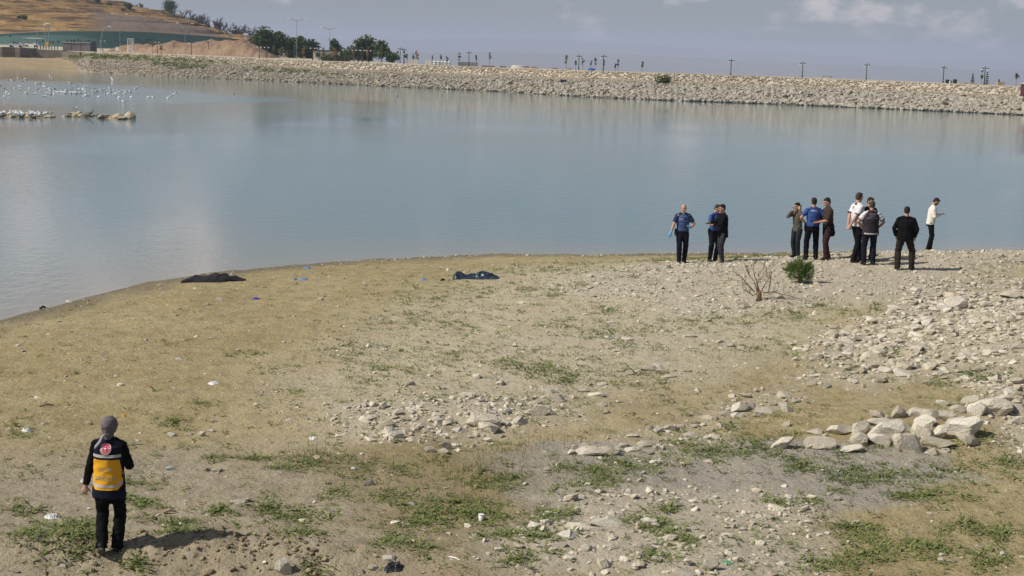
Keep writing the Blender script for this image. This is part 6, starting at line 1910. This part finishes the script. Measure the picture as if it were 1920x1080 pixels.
        for sx in (-1, 1):
            MB().ball(w(sx * .031, -.078, .012), (.013, .009, .007), H, 10, 6).build('eye', M_EYE, self.o, smooth=True)
            MB().tube([w(sx * .014, -.092, .034), w(sx * .03, -.09, .039), w(sx * .05, -.078, .034)], [.005, .0065, .003], 6).build('eyebrow', self.hair, self.o, smooth=True)
        MB().tube([w(-.024, -.081, -.056), w(0, -.091, -.055), w(.024, -.081, -.056)], [.003, .006, .003], 6).build('mouth', M_LIP, self.o, smooth=True)
    def hairdo(self, mat=None, bald=False, top=1.0):
        H, hc = self.HM, self.hc
        w = lambda x, y, z: hc + H @ Vector((x, y, z))
        mb = MB()
        if bald:
            for sx in (-1, 1):
                mb.ball(w(sx * .060, .045, -.005), (.019, .05, .036), H, 12, 8)
            mb.ball(w(0, .082, -.012), (.06, .026, .036), H, 12, 8)
        else:
            mb.ball(w(0, .026, .045), (.081, .092, .089 * top), H, 20, 14)
            mb.ball(w(0, .05, -.01), (.074, .062, .06), H, 16, 10)
            mb.ball(w(0, -.035, .088), (.058, .05, .034 * top), H, 14, 8)
        return soft_build(mb, 'hair', mat or self.hair, self.o, .009, 1, .004, 40, self.seed)
    def trousers(self, mat, loose=1.0, flare=1.0, top=.10):
        mb = MB()
        p = self.pel
        mb.tube([p + Vector((0, .005, -.12)), p + Vector((0, .005, -.03)), p + Vector((0, 0, .05)), p + Vector((0, 0, top))],
                [(.15, .115), (.178 * self.b, .125), (.168 * self.b, .118), (.152 * self.b, .108)], 18)
        for k, hip in (('L', self.hipL), ('R', self.hipR)):
            kn, an, fd, pit = self.feet[k]
            a2 = an + Vector((0, 0, -.035))
            mb.tube([hip + Vector((0, 0, .0)), hip.lerp(kn, .35), hip.lerp(kn, .75), kn, kn.lerp(a2, .3), kn.lerp(a2, .75), a2],
                    [.096 * loose, .094 * loose, .082 * loose, .076 * loose, .076 * loose, .066 * loose * flare, .068 * loose * flare], 14)
        return soft_build(mb, 'trousers', mat, self.o, self.vox, 3, .011, 8, self.seed)
    def shoes(self, mat, high=False):
        for k in 'LR':
            kn, an, fd, pit = self.feet[k]
            mb = MB()
            up = Vector((0, 0, 1))
            q = Matrix.Rotation(R(pit), 3, fd.cross(up)) if pit else Matrix.Identity(3)
            base = an + Vector((0, 0, -.085))
            f_ = lambda a, z: an + q @ (fd * a + up * (z - .085))
            mb.tube([f_(-.075, .045), f_(-.06, .05), f_(0, .055), f_(.07, .045), f_(.13, .035), f_(.175, .028)], [(.025, .03), (.036, .045), (.040, .052), (.046, .042), (.045, .033), (.022, .02)], 12, side=fd.cross(up))
            if high:
                mb.tube([f_(-.01, .04), f_(-.012, .16)], [.05, .055], 12)
            o = soft_build(mb, 'shoe', mat, self.o, .009, 2)
            s2 = MB().tube([f_(-.07, .012), f_(0, .012), f_(.1, .012), f_(.17, .014)], [(.03, .012), (.038, .012), (.046, .012), (.02, .010)], 12, side=fd.cross(up))
            s2.build('sole', M_SOLE if mat is not M_SOLE else M_SHOE, o)
    def upper(self, name, mat, sleeve='short', hem=-.02, loose=1.0, hemw=1.0, collar=0.0, neck_drop=0.0, sl=1.0, folds=.010):
        """shirt, sweater or jacket: trunk and sleeves under one skin"""
        mb = MB()
        b = self.b * loose
        hemp = self.pel + Vector((0, 0, hem))
        L0 = self.pel.lerp(self.waist, .5)
        mb.tube([hemp, hemp + Vector((0, 0, .05)), self.waist, self.chest + Vector((0, 0, -.05)), self.chest + Vector((0, 0, .08)), self.neck + Vector((0, .008, -.055)), self.neck + Vector((0, .008, -.012 + collar))],
                [(.172 * b * hemw, .126 * b * hemw), (.172 * b * hemw, .126 * b * hemw), (.160 * b, .120 * b), (.178 * b, .130 * b), (.165 * b, .116 * b), (.105, .085), (.066 + .004 * loose, .068)], 20, side=self.side)
        mb.tube([self.shR + Vector((0, 0, -.004)), self.shR.lerp(self.neck, .5) + Vector((0, .005, .0)), self.neck + Vector((0, .012, -.022)), self.shL.lerp(self.neck, .5) + Vector((0, .005, .0)), self.shL + Vector((0, 0, -.004))], [.060, .062, .064, .062, .060], 12, side=(0, 0, 1))
        ln = {'none': 0, 'short': .72, 'elbow': 1.0, 'long': 2.0}[sleeve]
        for sh, el, wr in ((self.shL, self.elL, self.wrL), (self.shR, self.elR, self.wrR)):
            if ln == 0:
                continue
            mb.ball(sh, (.070, .072, .066))
            pts, rd = [sh, sh.lerp(el, min(1, ln) * .5), sh.lerp(el, min(1, ln))], [.066 * sl, .068 * sl, .066 * sl]
            if ln > 1:
                pts += [el.lerp(wr, .4), el.lerp(wr, .96)]
                rd = [.068 * sl, .064 * sl, .058 * sl, .054 * sl, .044 * sl]
            mb.tube(pts, rd, 13)
        return soft_build(mb, name, mat, self.o, self.vox, 3, folds, 9, self.seed + 3)
    def yoke(self, mat, parent_garment):
        mb = MB()
        mb.tube([self.shR + Vector((0, .004, .0)), self.shR.lerp(self.neck, .5) + Vector((0, .008, .004)), self.neck + Vector((0, .016, -.020)), self.shL.lerp(self.neck, .5) + Vector((0, .008, .004)), self.shL + Vector((0, .004, .0))], [.064, .064, .064, .064, .064], 12, side=(0, 0, 1))
        for sh, el in ((self.shL, self.elL), (self.shR, self.elR)):
            mb.ball(sh, (.075, .077, .071))
            mb.tube([sh, sh.lerp(el, .36), sh.lerp(el, .73)], [.072, .073, .072], 13)
        return soft_build(mb, 'yoke', mat, parent_garment, self.vox, 3, .004, 9, self.seed)
    def vest(self, name, mat, hem=-.06, loose=1.12, hemw=1.05):
        mb = MB()
        b = self.b * loose
        hemp = self.pel + Vector((0, 0, hem))
        mb.tube([hemp, hemp + Vector((0, 0, .05)), self.waist, self.chest + Vector((0, 0, -.05)), self.chest + Vector((0, 0, .10)), self.neck + Vector((0, .01, -.05)), self.neck + Vector((0, .012, .012))],
                [(.176 * b * hemw, .132 * b * hemw), (.176 * b * hemw, .132 * b * hemw), (.166 * b, .127 * b), (.176 * b, .136 * b), (.160 * b, .122 * b), (.115, .095), (.074, .076)], 22, side=self.side)
        mb.tube([self.shR.lerp(self.shL, .06) + Vector((0, 0, .004)), self.neck + Vector((0, .012, -.02)), self.shL.lerp(self.shR, .06) + Vector((0, 0, .004))], [.066, .074, .066], 12, side=(0, 0, 1))
        return soft_build(mb, name, mat, self.o, self.vox * .9, 3, .008, 7, self.seed + 5)
    def belt(self, holster=None):
        p = self.pel
        o = MB().tube([p + Vector((0, 0, .03)), p + Vector((0, 0, .085))], [(.176 * self.b, .130), (.168 * self.b, .124)], 22).build('belt', M_BELT, self.o, smooth=False)
        if holster:
            MB().tube([p + Vector((holster * .20 * self.b, 0, .09)), p + Vector((holster * .205 * self.b, 0, 0)), p + Vector((holster * .20 * self.b, -.01, -.12))], [(.025, .04), (.03, .05), (.018, .035)], 8).build('holster', M_BELT, self.o)
    def glove(self, k):
        mb = MB()
        el, wr = (self.elL, self.wrL) if k == 'L' else (self.elR, self.wrR)
        sg = 1 if k == 'L' else -1
        d = (Vector(self.P.get('point' + k)) if self.P.get('point' + k) else (wr - el)).normalized()
        m0 = MB()
        self.hand(m0, el, wr, sg, self.P['curl'], self.P.get('point' + k))
        m0.tube([wr - d * .05, wr], [.031, .03], 10)
        c = wr + d * .05
        m0.v = [tuple(Vector(v) + (Vector(v) - c).normalized() * .004) for v in m0.v]
        soft_build(m0, 'glove', M_GLOVE, self.o, .008, 1)
    def world(self, p):
        return self.o.matrix_basis @ Vector(p)

TEXTS = []
def later_patch(person, target, name, mat, pts2d, faces, axis, off, cap=None):
    TEXTS.append((person, target, name, mat, pts2d, faces, axis, off))
def text_geo(txt, width, height):
    cu = bpy.data.curves.new('lettering', 'FONT')
    cu.body = txt
    cu.align_x, cu.align_y = 'CENTER', 'CENTER'
    cu.size = 1.0
    cu.offset = 0.018
    cu.resolution_u = 2
    o = bpy.data.objects.new('lettering', cu)
    COL.objects.link(o)
    bpy.context.view_layer.update()
    me = bpy.data.meshes.new_from_object(o.evaluated_get(bpy.context.evaluated_depsgraph_get()))
    bm = bmesh.new()
    bm.from_mesh(me)
    bmesh.ops.triangulate(bm, faces=bm.faces)
    bmesh.ops.subdivide_edges(bm, edges=bm.edges, cuts=1)
    bmesh.ops.triangulate(bm, faces=bm.faces)
    vs_ = np.array([v.co[:2] for v in bm.verts])
    bm.verts.index_update()
    fs_ = [tuple(v.index for v in f.verts) for f in bm.faces]
    bm.free()
    bpy.data.objects.remove(o)
    bpy.data.curves.remove(cu)
    bpy.data.meshes.remove(me)
    lo, hi = vs_.min(0), vs_.max(0)
    vs_ = (vs_ - (lo + hi) / 2) / (hi - lo) * np.array([width, height])
    return vs_, fs_
def grid_geo(x0, x1, z0, z1, nx=14, nz=10, taper=None):
    vs_, fs_ = [], []
    for j in range(nz + 1):
        for i in range(nx + 1):
            t = j / nz
            sc = 1.0 if taper is None else taper(t)
            vs_.append(((x0 + (x1 - x0) * i / nx) * sc, z0 + (z1 - z0) * t))
    for j in range(nz):
        for i in range(nx):
            a = j * (nx + 1) + i
            fs_.append((a, a + 1, a + nx + 2, a + nx + 1))
    return np.array(vs_), fs_
def disc_geo(r0, r1, n=28, a0=0.0, a1=2 * math.pi):
    vs_, fs_ = [], []
    for k in range(n + 1):
        a = a0 + (a1 - a0) * k / n
        vs_ += [(math.cos(a) * r0, math.sin(a) * r0), (math.cos(a) * r1, math.sin(a) * r1)]
    for k in range(n):
        fs_.append((2 * k, 2 * k + 1, 2 * k + 3, 2 * k + 2))
    return np.array(vs_), fs_
def finish_patches():
    """lay prints, tapes and badges onto the finished cloth"""
    trees = {}
    for person, target, name, mat, pts, faces, (org, ux, uz, dr), off in TEXTS:
        if target.name not in trees:
            me = target.data
            trees[target.name] = BVHTree.FromPolygons([v.co[:] for v in me.vertices], [p.vertices[:] for p in me.polygons])
        T = trees[target.name]
        org, ux, uz, dr = Vector(org), Vector(ux), Vector(uz), Vector(dr)
        vs_, last = [], None
        for x, z in pts:
            o_ = org + ux * float(x) + uz * float(z) - dr * .6
            hit = T.ray_cast(o_, dr)
            d_ = hit[3] if hit[0] is not None else (last if last is not None else .5)
            last = d_
            vs_.append(o_ + dr * (d_ - off))
        mb = MB().add(vs_, faces)
        mb.build(name, mat, target, smooth=True)
def patch_text(person, target, txt, cx, cz, w, h, back, mat, name='lettering', off=.006):
    pts, fs = text_geo(txt, w, h)
    if back:
        later_patch(person, target, name, mat, pts, fs, ((cx, 0, cz), (-1, 0, 0), (0, 0, 1), (0, -1, 0)), off)
    else:
        later_patch(person, target, name, mat, pts, fs, ((cx, 0, cz), (1, 0, 0), (0, 0, 1), (0, 1, 0)), off)
def patch(person, target, name, mat, geo, cx, cz, back, off=.004):
    pts, fs = geo
    ax = ((cx, 0, cz), (-1, 0, 0), (0, 0, 1), (0, -1, 0)) if back else ((cx, 0, cz), (1, 0, 0), (0, 0, 1), (0, 1, 0))
    later_patch(person, target, name, mat, pts, fs, ax, off)
def phone(p, at_local, rot, label):
    w = p.world(at_local)
    o = empty('phone', w, 0)
    o.rotation_euler = rot
    tag(o, label, 'phone')
    MB().box((0, 0, 0), (.075, .155, .009)).build('case', M_BLACKPL, o)
    MB().box((0, 0, .0056), (.068, .146, .0016)).build('screen', M_GLASSD, o)

for mt_ in (M_BLACKCL, M_BLACKTR, M_NAVYTR, M_NAVYCL, M_BROWNTR, M_VESTGR, M_GREYJEAN, M_SLATETR, M_MAROONTR, M_BROWNCL, M_BELT):
    mt_.node_tree.nodes['Principled BSDF'].inputs['Specular IOR Level'].default_value = 0.08
# ---- 1 the medic walking away
w1 = Person(206, 1037, 783, 178, 'medic in grey headscarf and amber back panel vest walking on the mud', dict(stand=1.60, pelvis=(0, 0, .915), lean=(0, -.02), footR=(-.075, -.05, 0, -8), footL=(.075, .10, .05, 12, -38),
            handR=(-.17, -.26, 1.08), handL=(.30, .02, .80), elbR=(-.5, .9, -.3), elbL=(.5, .6, 0), head=(-8, 6), curl=.9), M_SKINF, M_HAIR, .0085, 1, .90)
# seen from behind: her left is to the right of the picture only after the half turn, so L and R swap sides
w1.trousers(M_BLACKTR, 1.02, 1.12)
w1.shoes(M_SHOE)
w1.upper('tunic', M_BLACKCL, 'long', -.25, 1.10, 1.06, sl=.98)
v1 = w1.vest('vest', M_NAVYCL, -.19, 1.27, 1.05)
cz = w1.chest.z
def panel_w(t):                      # half width of the amber panel from its lower edge up
    return .142 + .045 * min(1, t * 6) - .028 * max(0, (t - .45) / .55)
patch(w1, v1, 'back_panel', M_AMBER, grid_geo(-1, 1, -.19, .19, 20, 18, panel_w), 0, cz - .235, True, .005)
patch(w1, v1, 'reflective_stripe', M_SILVER, grid_geo(-.172, .172, -.018, .018, 18, 2), 0, cz + .0, True, .005)
pts_, fs_2 = grid_geo(-.19, .19, -.018, .018, 22, 2)
pts_[:, 1] += np.maximum(0, np.abs(pts_[:, 0]) - .12) * .6
patch(w1, v1, 'reflective_stripe', M_SILVER, (pts_, fs_2), 0, cz - .375, True, .009)
patch_text(w1, v1, 'ACİL', .0, cz - .155, .19, .07, True, M_FADED, off=.010)
patch_text(w1, v1, 'SAĞLIK', .0, cz - .265, .30, .075, True, M_FADED, off=.010)
ez = cz + .088
patch(w1, v1, 'emblem', M_EMBLEM, disc_geo(.0, .068), .0, ez, True, .010)
patch(w1, v1, 'emblem_ring', M_EMBLEMW, disc_geo(.059, .066), .0, ez, True, .0125)
patch(w1, v1, 'emblem_ring', M_EMBLEMW, disc_geo(.036, .040), .0, ez, True, .0125)
for k in range(14):
    a = 2 * math.pi * k / 14
    g_ = grid_geo(-.0035, .0035, -.006, .006, 1, 1)
    pts = g_[0] @ np.array([[math.cos(a), math.sin(a)], [-math.sin(a), math.cos(a)]]) + np.array([math.cos(a + math.pi / 2) * .049, math.sin(a + math.pi / 2) * .049])
    patch(w1, v1, 'emblem_letter', M_EMBLEMW, (pts, g_[1]), 0, ez, True, .0125)
patch(w1, v1, 'emblem_figure', M_EMBLEMW, grid_geo(-.0045, .0045, -.026, .014, 1, 3), 0, ez, True, .0125)
patch(w1, v1, 'emblem_figure', M_EMBLEMW, (np.array([(-.024, .018), (-.006, .006), (.006, .006), (.024, .018), (0, .013)]), [(0, 1, 4), (1, 2, 4), (2, 3, 4)]), 0, ez, True, .0125)
H, hc = w1.HM, w1.hc
ww = lambda x, y, z: hc + H @ Vector((x, y, z))
mb = MB()
mb.ball(ww(0, .02, .022), (.102, .118, .113), H, 22, 14).ball(ww(0, .025, -.04), (.088, .09, .07), H, 18, 10)
mb.tube([ww(0, .02, -.04), w1.neck + Vector((0, .01, .05)), w1.neck + Vector((0, .01, -.01))], [.078, .066, .07], 16)
mb.ball(ww(-.01, .085, -.085), (.04, .03, .03), H, 12, 8)
sc_ = soft_build(mb, 'headscarf', M_SCARF, w1.o, .009, 2, .010, 14, 4)
MB().tube([ww(.0, .105, -.085), ww(-.0, .125, -.105) + Vector((.03, .01, 0)), w1.neck + Vector((.075, .125, -.01)), w1.neck + Vector((.115, .150, -.06)), w1.neck + Vector((.13, .155, -.09))], [(.012, .014), (.018, .012), (.021, .010), (.020, .009), (.010, .006)], 10).build('scarf_tail', cloth('pale_grey_scarf', (.30, .29, .30), .85, .1, 10, .2), sc_, smooth=True)

# ---- 2 balding policeman walking towards the camera
p2 = Person(1277, 493, 380, 6, 'balding policeman in blue shirt and blue gloves walking forward', dict(footL=(.09, .06, .0, 14), footR=(-.09, -.10, 0, -8), handR=(-.40, -.16, .86), elbR=(-.8, .5, 0), handL=(.17, -.25, 1.09), elbL=(.9, .5, -.2), head=(4, 4), pointL=(-.5, -.6, .25)), M_SKIN, M_HAIRG, .011, 2, 1.06)
p2.trousers(M_NAVYTR, 1.08, 1.0); p2.shoes(M_SHOE, True); s2 = p2.upper('shirt', M_POLICE, 'short', .02, 1.05); p2.belt(-1); p2.hairdo(M_HAIRG, True); p2.glove('L'); p2.glove('R')
p2.yoke(M_POLNAVY, s2)
for sx in (-1, 1):
    patch(p2, s2, 'badge', M_LETTERW, grid_geo(-.022, .022, -.012, .012, 3, 2), sx * .165, p2.chest.z + .14, False, .012)
patch_text(p2, s2, 'POLIS', -.075, p2.chest.z + .03, .095, .028, False, M_LETTERW)
# ---- 3 policeman reading the phone
p3 = Person(1336, 490, 380, 35, 'policeman in bright blue shirt bending over a phone with the black blazer man', dict(footL=(.10, 0, 0, 10), footR=(-.11, .02, 0, -20), handR=(-.14, -.30, 1.12), elbR=(-.8, .4, -.3), handL=(.12, -.30, 1.10), elbL=(.8, .4, -.3), head=(20, 24), lean=(0, -.03)), M_SKIN, M_HAIR, .011, 3)
p3.trousers(M_NAVYTR, 1.05); p3.shoes(M_SHOE, True); s3 = p3.upper('shirt', M_POLICE2, 'short', .02, 1.05); p3.belt(-1); p3.hairdo(M_HAIRG)
patch_text(p3, s3, 'POLIS', -.05, p3.chest.z + .05, .10, .03, False, M_LETTERW)
# ---- 4 man in black blazer
p4 = Person(1353, 492, 380, -72, 'man in black blazer and grey jeans showing a phone to the policeman', dict(footL=(.08, -.03, 0, 10), footR=(-.09, .05, 0, -12), handR=(-.10, -.40, 1.18), elbR=(-.5, .3, -.8), handL=(.06, -.38, 1.14), elbL=(.5, .3, -.8), head=(-4, 14), lean=(0, -.03)), M_SKIN, M_HAIR, .011, 4, 1.0)
p4.trousers(M_GREYJEAN, 1.0); p4.shoes(M_SHOET); p4.upper('blazer', M_BLACKCL, 'long', -.17, 1.12, 1.02, collar=.01); p4.hairdo()
phone(p4, (-.02, -.50, 1.19), (R(25), 0, R(-72)), 'black phone held up by the man in the black blazer')
# ---- 5 man in olive shirt, hands at his face
p5 = Person(1492, 483, 377, -48, 'man in olive shirt and slate trousers holding a phone to his ear', dict(footL=(.08, 0, 0, 10), footR=(-.08, .03, 0, -10), handR=(-.06, -.20, 1.50), elbR=(-.6, -.1, -.9), handL=(.13, -.12, 1.53), elbL=(.7, -.2, -.8), head=(-10, 12), lean=(0, -.03), pointR=(.1, -.1, 1), pointL=(-.3, .1, 1), curl=1.0), M_SKIN, M_HAIR, .011, 5, .95)
p5.trousers(M_SLATETR, 1.02); p5.shoes(M_SHOE); p5.upper('shirt', M_OLIVE, 'long', -.09, 1.03, 1.0); p5.hairdo()
phone(p5, (.135, -.10, 1.60), (R(80), 0, R(-40)), 'dark phone at the ear of the man in the olive shirt')
# ---- 6 policeman seen from behind, hands on hips
p6 = Person(1520, 488, 368, 184, 'policeman in bright blue shirt seen from behind with hands on hips', dict(footL=(.14, 0, 0, 12), footR=(-.15, -.05, 0, -14), handL=(.19, -.08, 1.03), handR=(-.19, -.08, 1.03), elbL=(1, .45, 0), elbR=(-1, .45, 0), head=(0, 4), pointL=(-.5, -.6, -.4), pointR=(.5, -.6, -.4), curl=.3), M_SKIN, M_HAIR, .011, 6, 1.05)
p6.trousers(M_BLACKTR, 1.06); p6.shoes(M_SHOE, True); s6 = p6.upper('shirt', M_POLICE2, 'short', .03, 1.06); p6.belt(1); p6.hairdo()
patch_text(p6, s6, 'POLİS', 0, p6.chest.z + .115, .17, .045, True, M_LETTERW)
# ---- 7 man in brown sweater
p7 = Person(1549, 487, 368, -76, 'man in brown sweater and maroon trousers with a jacket tied at the waist', dict(footL=(.10, -.06, 0, 8), footR=(-.10, .10, 0, -10), handR=(-.08, -.33, 1.08), elbR=(-.5, .5, -.7), handL=(.07, -.34, 1.07), elbL=(.5, .5, -.7), head=(4, 18), lean=(0, -.03)), M_SKIN, M_HAIR, .011, 7, 1.0)
p7.trousers(M_MAROONTR, 1.05); p7.shoes(M_SHOEB, True); p7.upper('sweater', M_BROWNCL, 'elbow', -.03, 1.08, 1.0, collar=.012, sl=1.1); p7.hairdo(top=1.1)
mb = MB().tube([p7.pel + Vector((0, 0, .11)), p7.pel + Vector((0, .01, 0)), p7.pel + Vector((0, .03, -.16)), p7.pel + Vector((.02, .05, -.27))], [(.185, .14), (.20, .155), (.215, .17), (.18, .12)], 18)
soft_build(mb, 'tied_jacket', M_BLACKCL, p7.o, .012, 2, .022, 9, 8)
phone(p7, (.0, -.45, 1.10), (R(20), 0, R(-76)), 'black phone held at the belt of the man in brown')
# ---- 8 man in white short sleeved shirt, hands behind his back
p8 = Person(1603, 491, 358, 112, 'man in white shirt with dark collar standing with hands behind his back', dict(footL=(.10, -.20, 0, 4), footR=(-.09, .12, 0, -8), handL=(.05, .24, .93), handR=(-.05, .26, .90), elbL=(.9, .6, 0), elbR=(-.9, .6, 0), head=(14, 8), lean=(0, .02), pointL=(-.7, .2, -.6), pointR=(.7, .2, -.6), curl=.9), M_SKIN, M_HAIRG, .011, 8, 1.04)
p8.trousers(M_BLACKTR, 1.06); p8.shoes(M_SHOE); s8 = p8.upper('shirt', M_WHITECL, 'short', -.02, 1.10); p8.hairdo(M_HAIRG)
MB().tube([p8.neck + Vector((0, .008, -.03)), p8.neck + Vector((0, .006, .015))], [(.078, .080), (.066, .068)], 16).build('collar', M_POLNAVY, s8, smooth=True)
for sh, el in ((p8.shL, p8.elL), (p8.shR, p8.elR)):
    MB().tube([sh.lerp(el, .68), sh.lerp(el, .75)], [.080, .080], 14).build('sleeve_band', M_POLNAVY, s8, smooth=True)
patch(p8, s8, 'back_mark', M_POLNAVY, grid_geo(-.02, .02, -.03, .03, 2, 2), .02, p8.chest.z + .09, True, .006)
# ---- 9 man mostly hidden behind the vest wearer
p9 = Person(1624, 487, 367, 15, 'man in dark jacket and blue jeans mostly hidden behind the vest wearer', dict(footL=(.14, 0, 0, 20), footR=(-.10, 0, 0, -14), head=(20, 8)), M_SKIN, M_HAIR, .012, 9)
p9.trousers(M_BLUEJEAN, 1.0); p9.shoes(M_SHOE); p9.upper('jacket', M_BLACKCL, 'long', -.08, 1.05); p9.hairdo()
# ---- 10 man in lettered vest, hands on hips
p10 = Person(1628, 497, 374, 180, 'man in dark grey lettered vest seen from behind with hands on hips', dict(footL=(.13, .02, 0, 16), footR=(-.12, 0, 0, -12), handL=(.20, -.10, 1.0), handR=(-.20, -.10, 1.0), elbL=(1, .35, 0), elbR=(-1, .35, 0), head=(-18, 12), pointL=(-.5, -.6, -.4), pointR=(.5, -.6, -.4), curl=.3), M_SKIN, M_HAIRG, .011, 10, 1.08)
p10.trousers(M_NAVYTR, 1.05); p10.shoes(M_SHOE); s10 = p10.upper('shirt', M_WHITECL, 'short', .0, 1.0, sl=1.05); v10 = p10.vest('vest', M_VESTGR, -.10, 1.16, 1.06); p10.hairdo(M_HAIRG, top=.98)
for sh, el in ((p10.shL, p10.elL), (p10.shR, p10.elR)):
    MB().tube([sh.lerp(el, .68), sh.lerp(el, .75)], [.078, .078], 14).build('sleeve_band', M_POLNAVY, s10, smooth=True)
patch(p10, v10, 'reflective_stripe', M_SILVER, grid_geo(-.19, .19, -.018, .018, 18, 2), 0, p10.pel.z - .055, True, .005)
for k, (tx, w_, h_) in enumerate((('OLAY YERİ', .17, .036), ('GÜVENLİK', .19, .036), ('BÜYÜK ŞEHİR', .29, .04))):
    patch_text(p10, v10, tx, 0, p10.chest.z + .125 - k * .058, w_, h_, True, M_LETTERG)
MB().tube([p10.elL.lerp(p10.wrL, .88), p10.elL.lerp(p10.wrL, .97)], [.033, .033], 12).build('watch', M_SILVER, p10.o, smooth=True)
# ---- 11 broad man in black jacket
p11 = Person(1693, 506, 382, 168, 'broad man in black jacket standing with legs apart and hands in pockets', dict(pelvis=(0, 0, .90), footL=(.15, .06, 0, 18), footR=(-.22, -.06, 0, -28), handL=(.24, -.10, .90), handR=(-.25, -.08, .88), elbL=(.8, .7, 0), elbR=(-.8, .7, 0), head=(-14, 4), pointL=(-.4, -.4, -.8), pointR=(.4, -.4, -.8)), M_SKIN, M_HAIR, .011, 11, 1.14)
p11.trousers(M_BROWNTR, 1.16); p11.shoes(M_SHOE); p11.upper('jacket', M_BLACKCL, 'long', -.07, 1.14, 1.0, collar=.018, sl=1.08); p11.hairdo()
# ---- 12 man in cream jacket looking down at a phone
p12 = Person(1741, 471, 376, 84, 'bearded man in cream jacket looking down at a phone by the water', dict(stand=1.60, footL=(.07, -.04, 0, 8), footR=(-.07, .05, 0, -8), handR=(-.06, -.27, 1.19), elbR=(-.5, .4, -.8), handL=(.06, -.27, 1.19), elbL=(.5, .4, -.8), head=(0, 38), lean=(0, -.05)), M_SKIN, M_HAIR, .011, 12, .98)
p12.trousers(M_BLACKTR, .98); p12.shoes(M_SHOE); p12.upper('jacket', M_CREAMCL, 'long', -.06, 1.12, 1.0, collar=.01, sl=1.05); p12.hairdo()
H, hc = p12.HM, p12.hc
soft_build(MB().ball(hc + H @ Vector((0, -.032, -.058)), (.063, .066, .052), H, 14, 9), 'beard', M_HAIR, p12.o, .009, 1)
phone(p12, (.0, -.40, 1.225), (R(25), 0, R(84)), 'black phone held up by the man in the cream jacket')

finish_soft()
finish_patches()
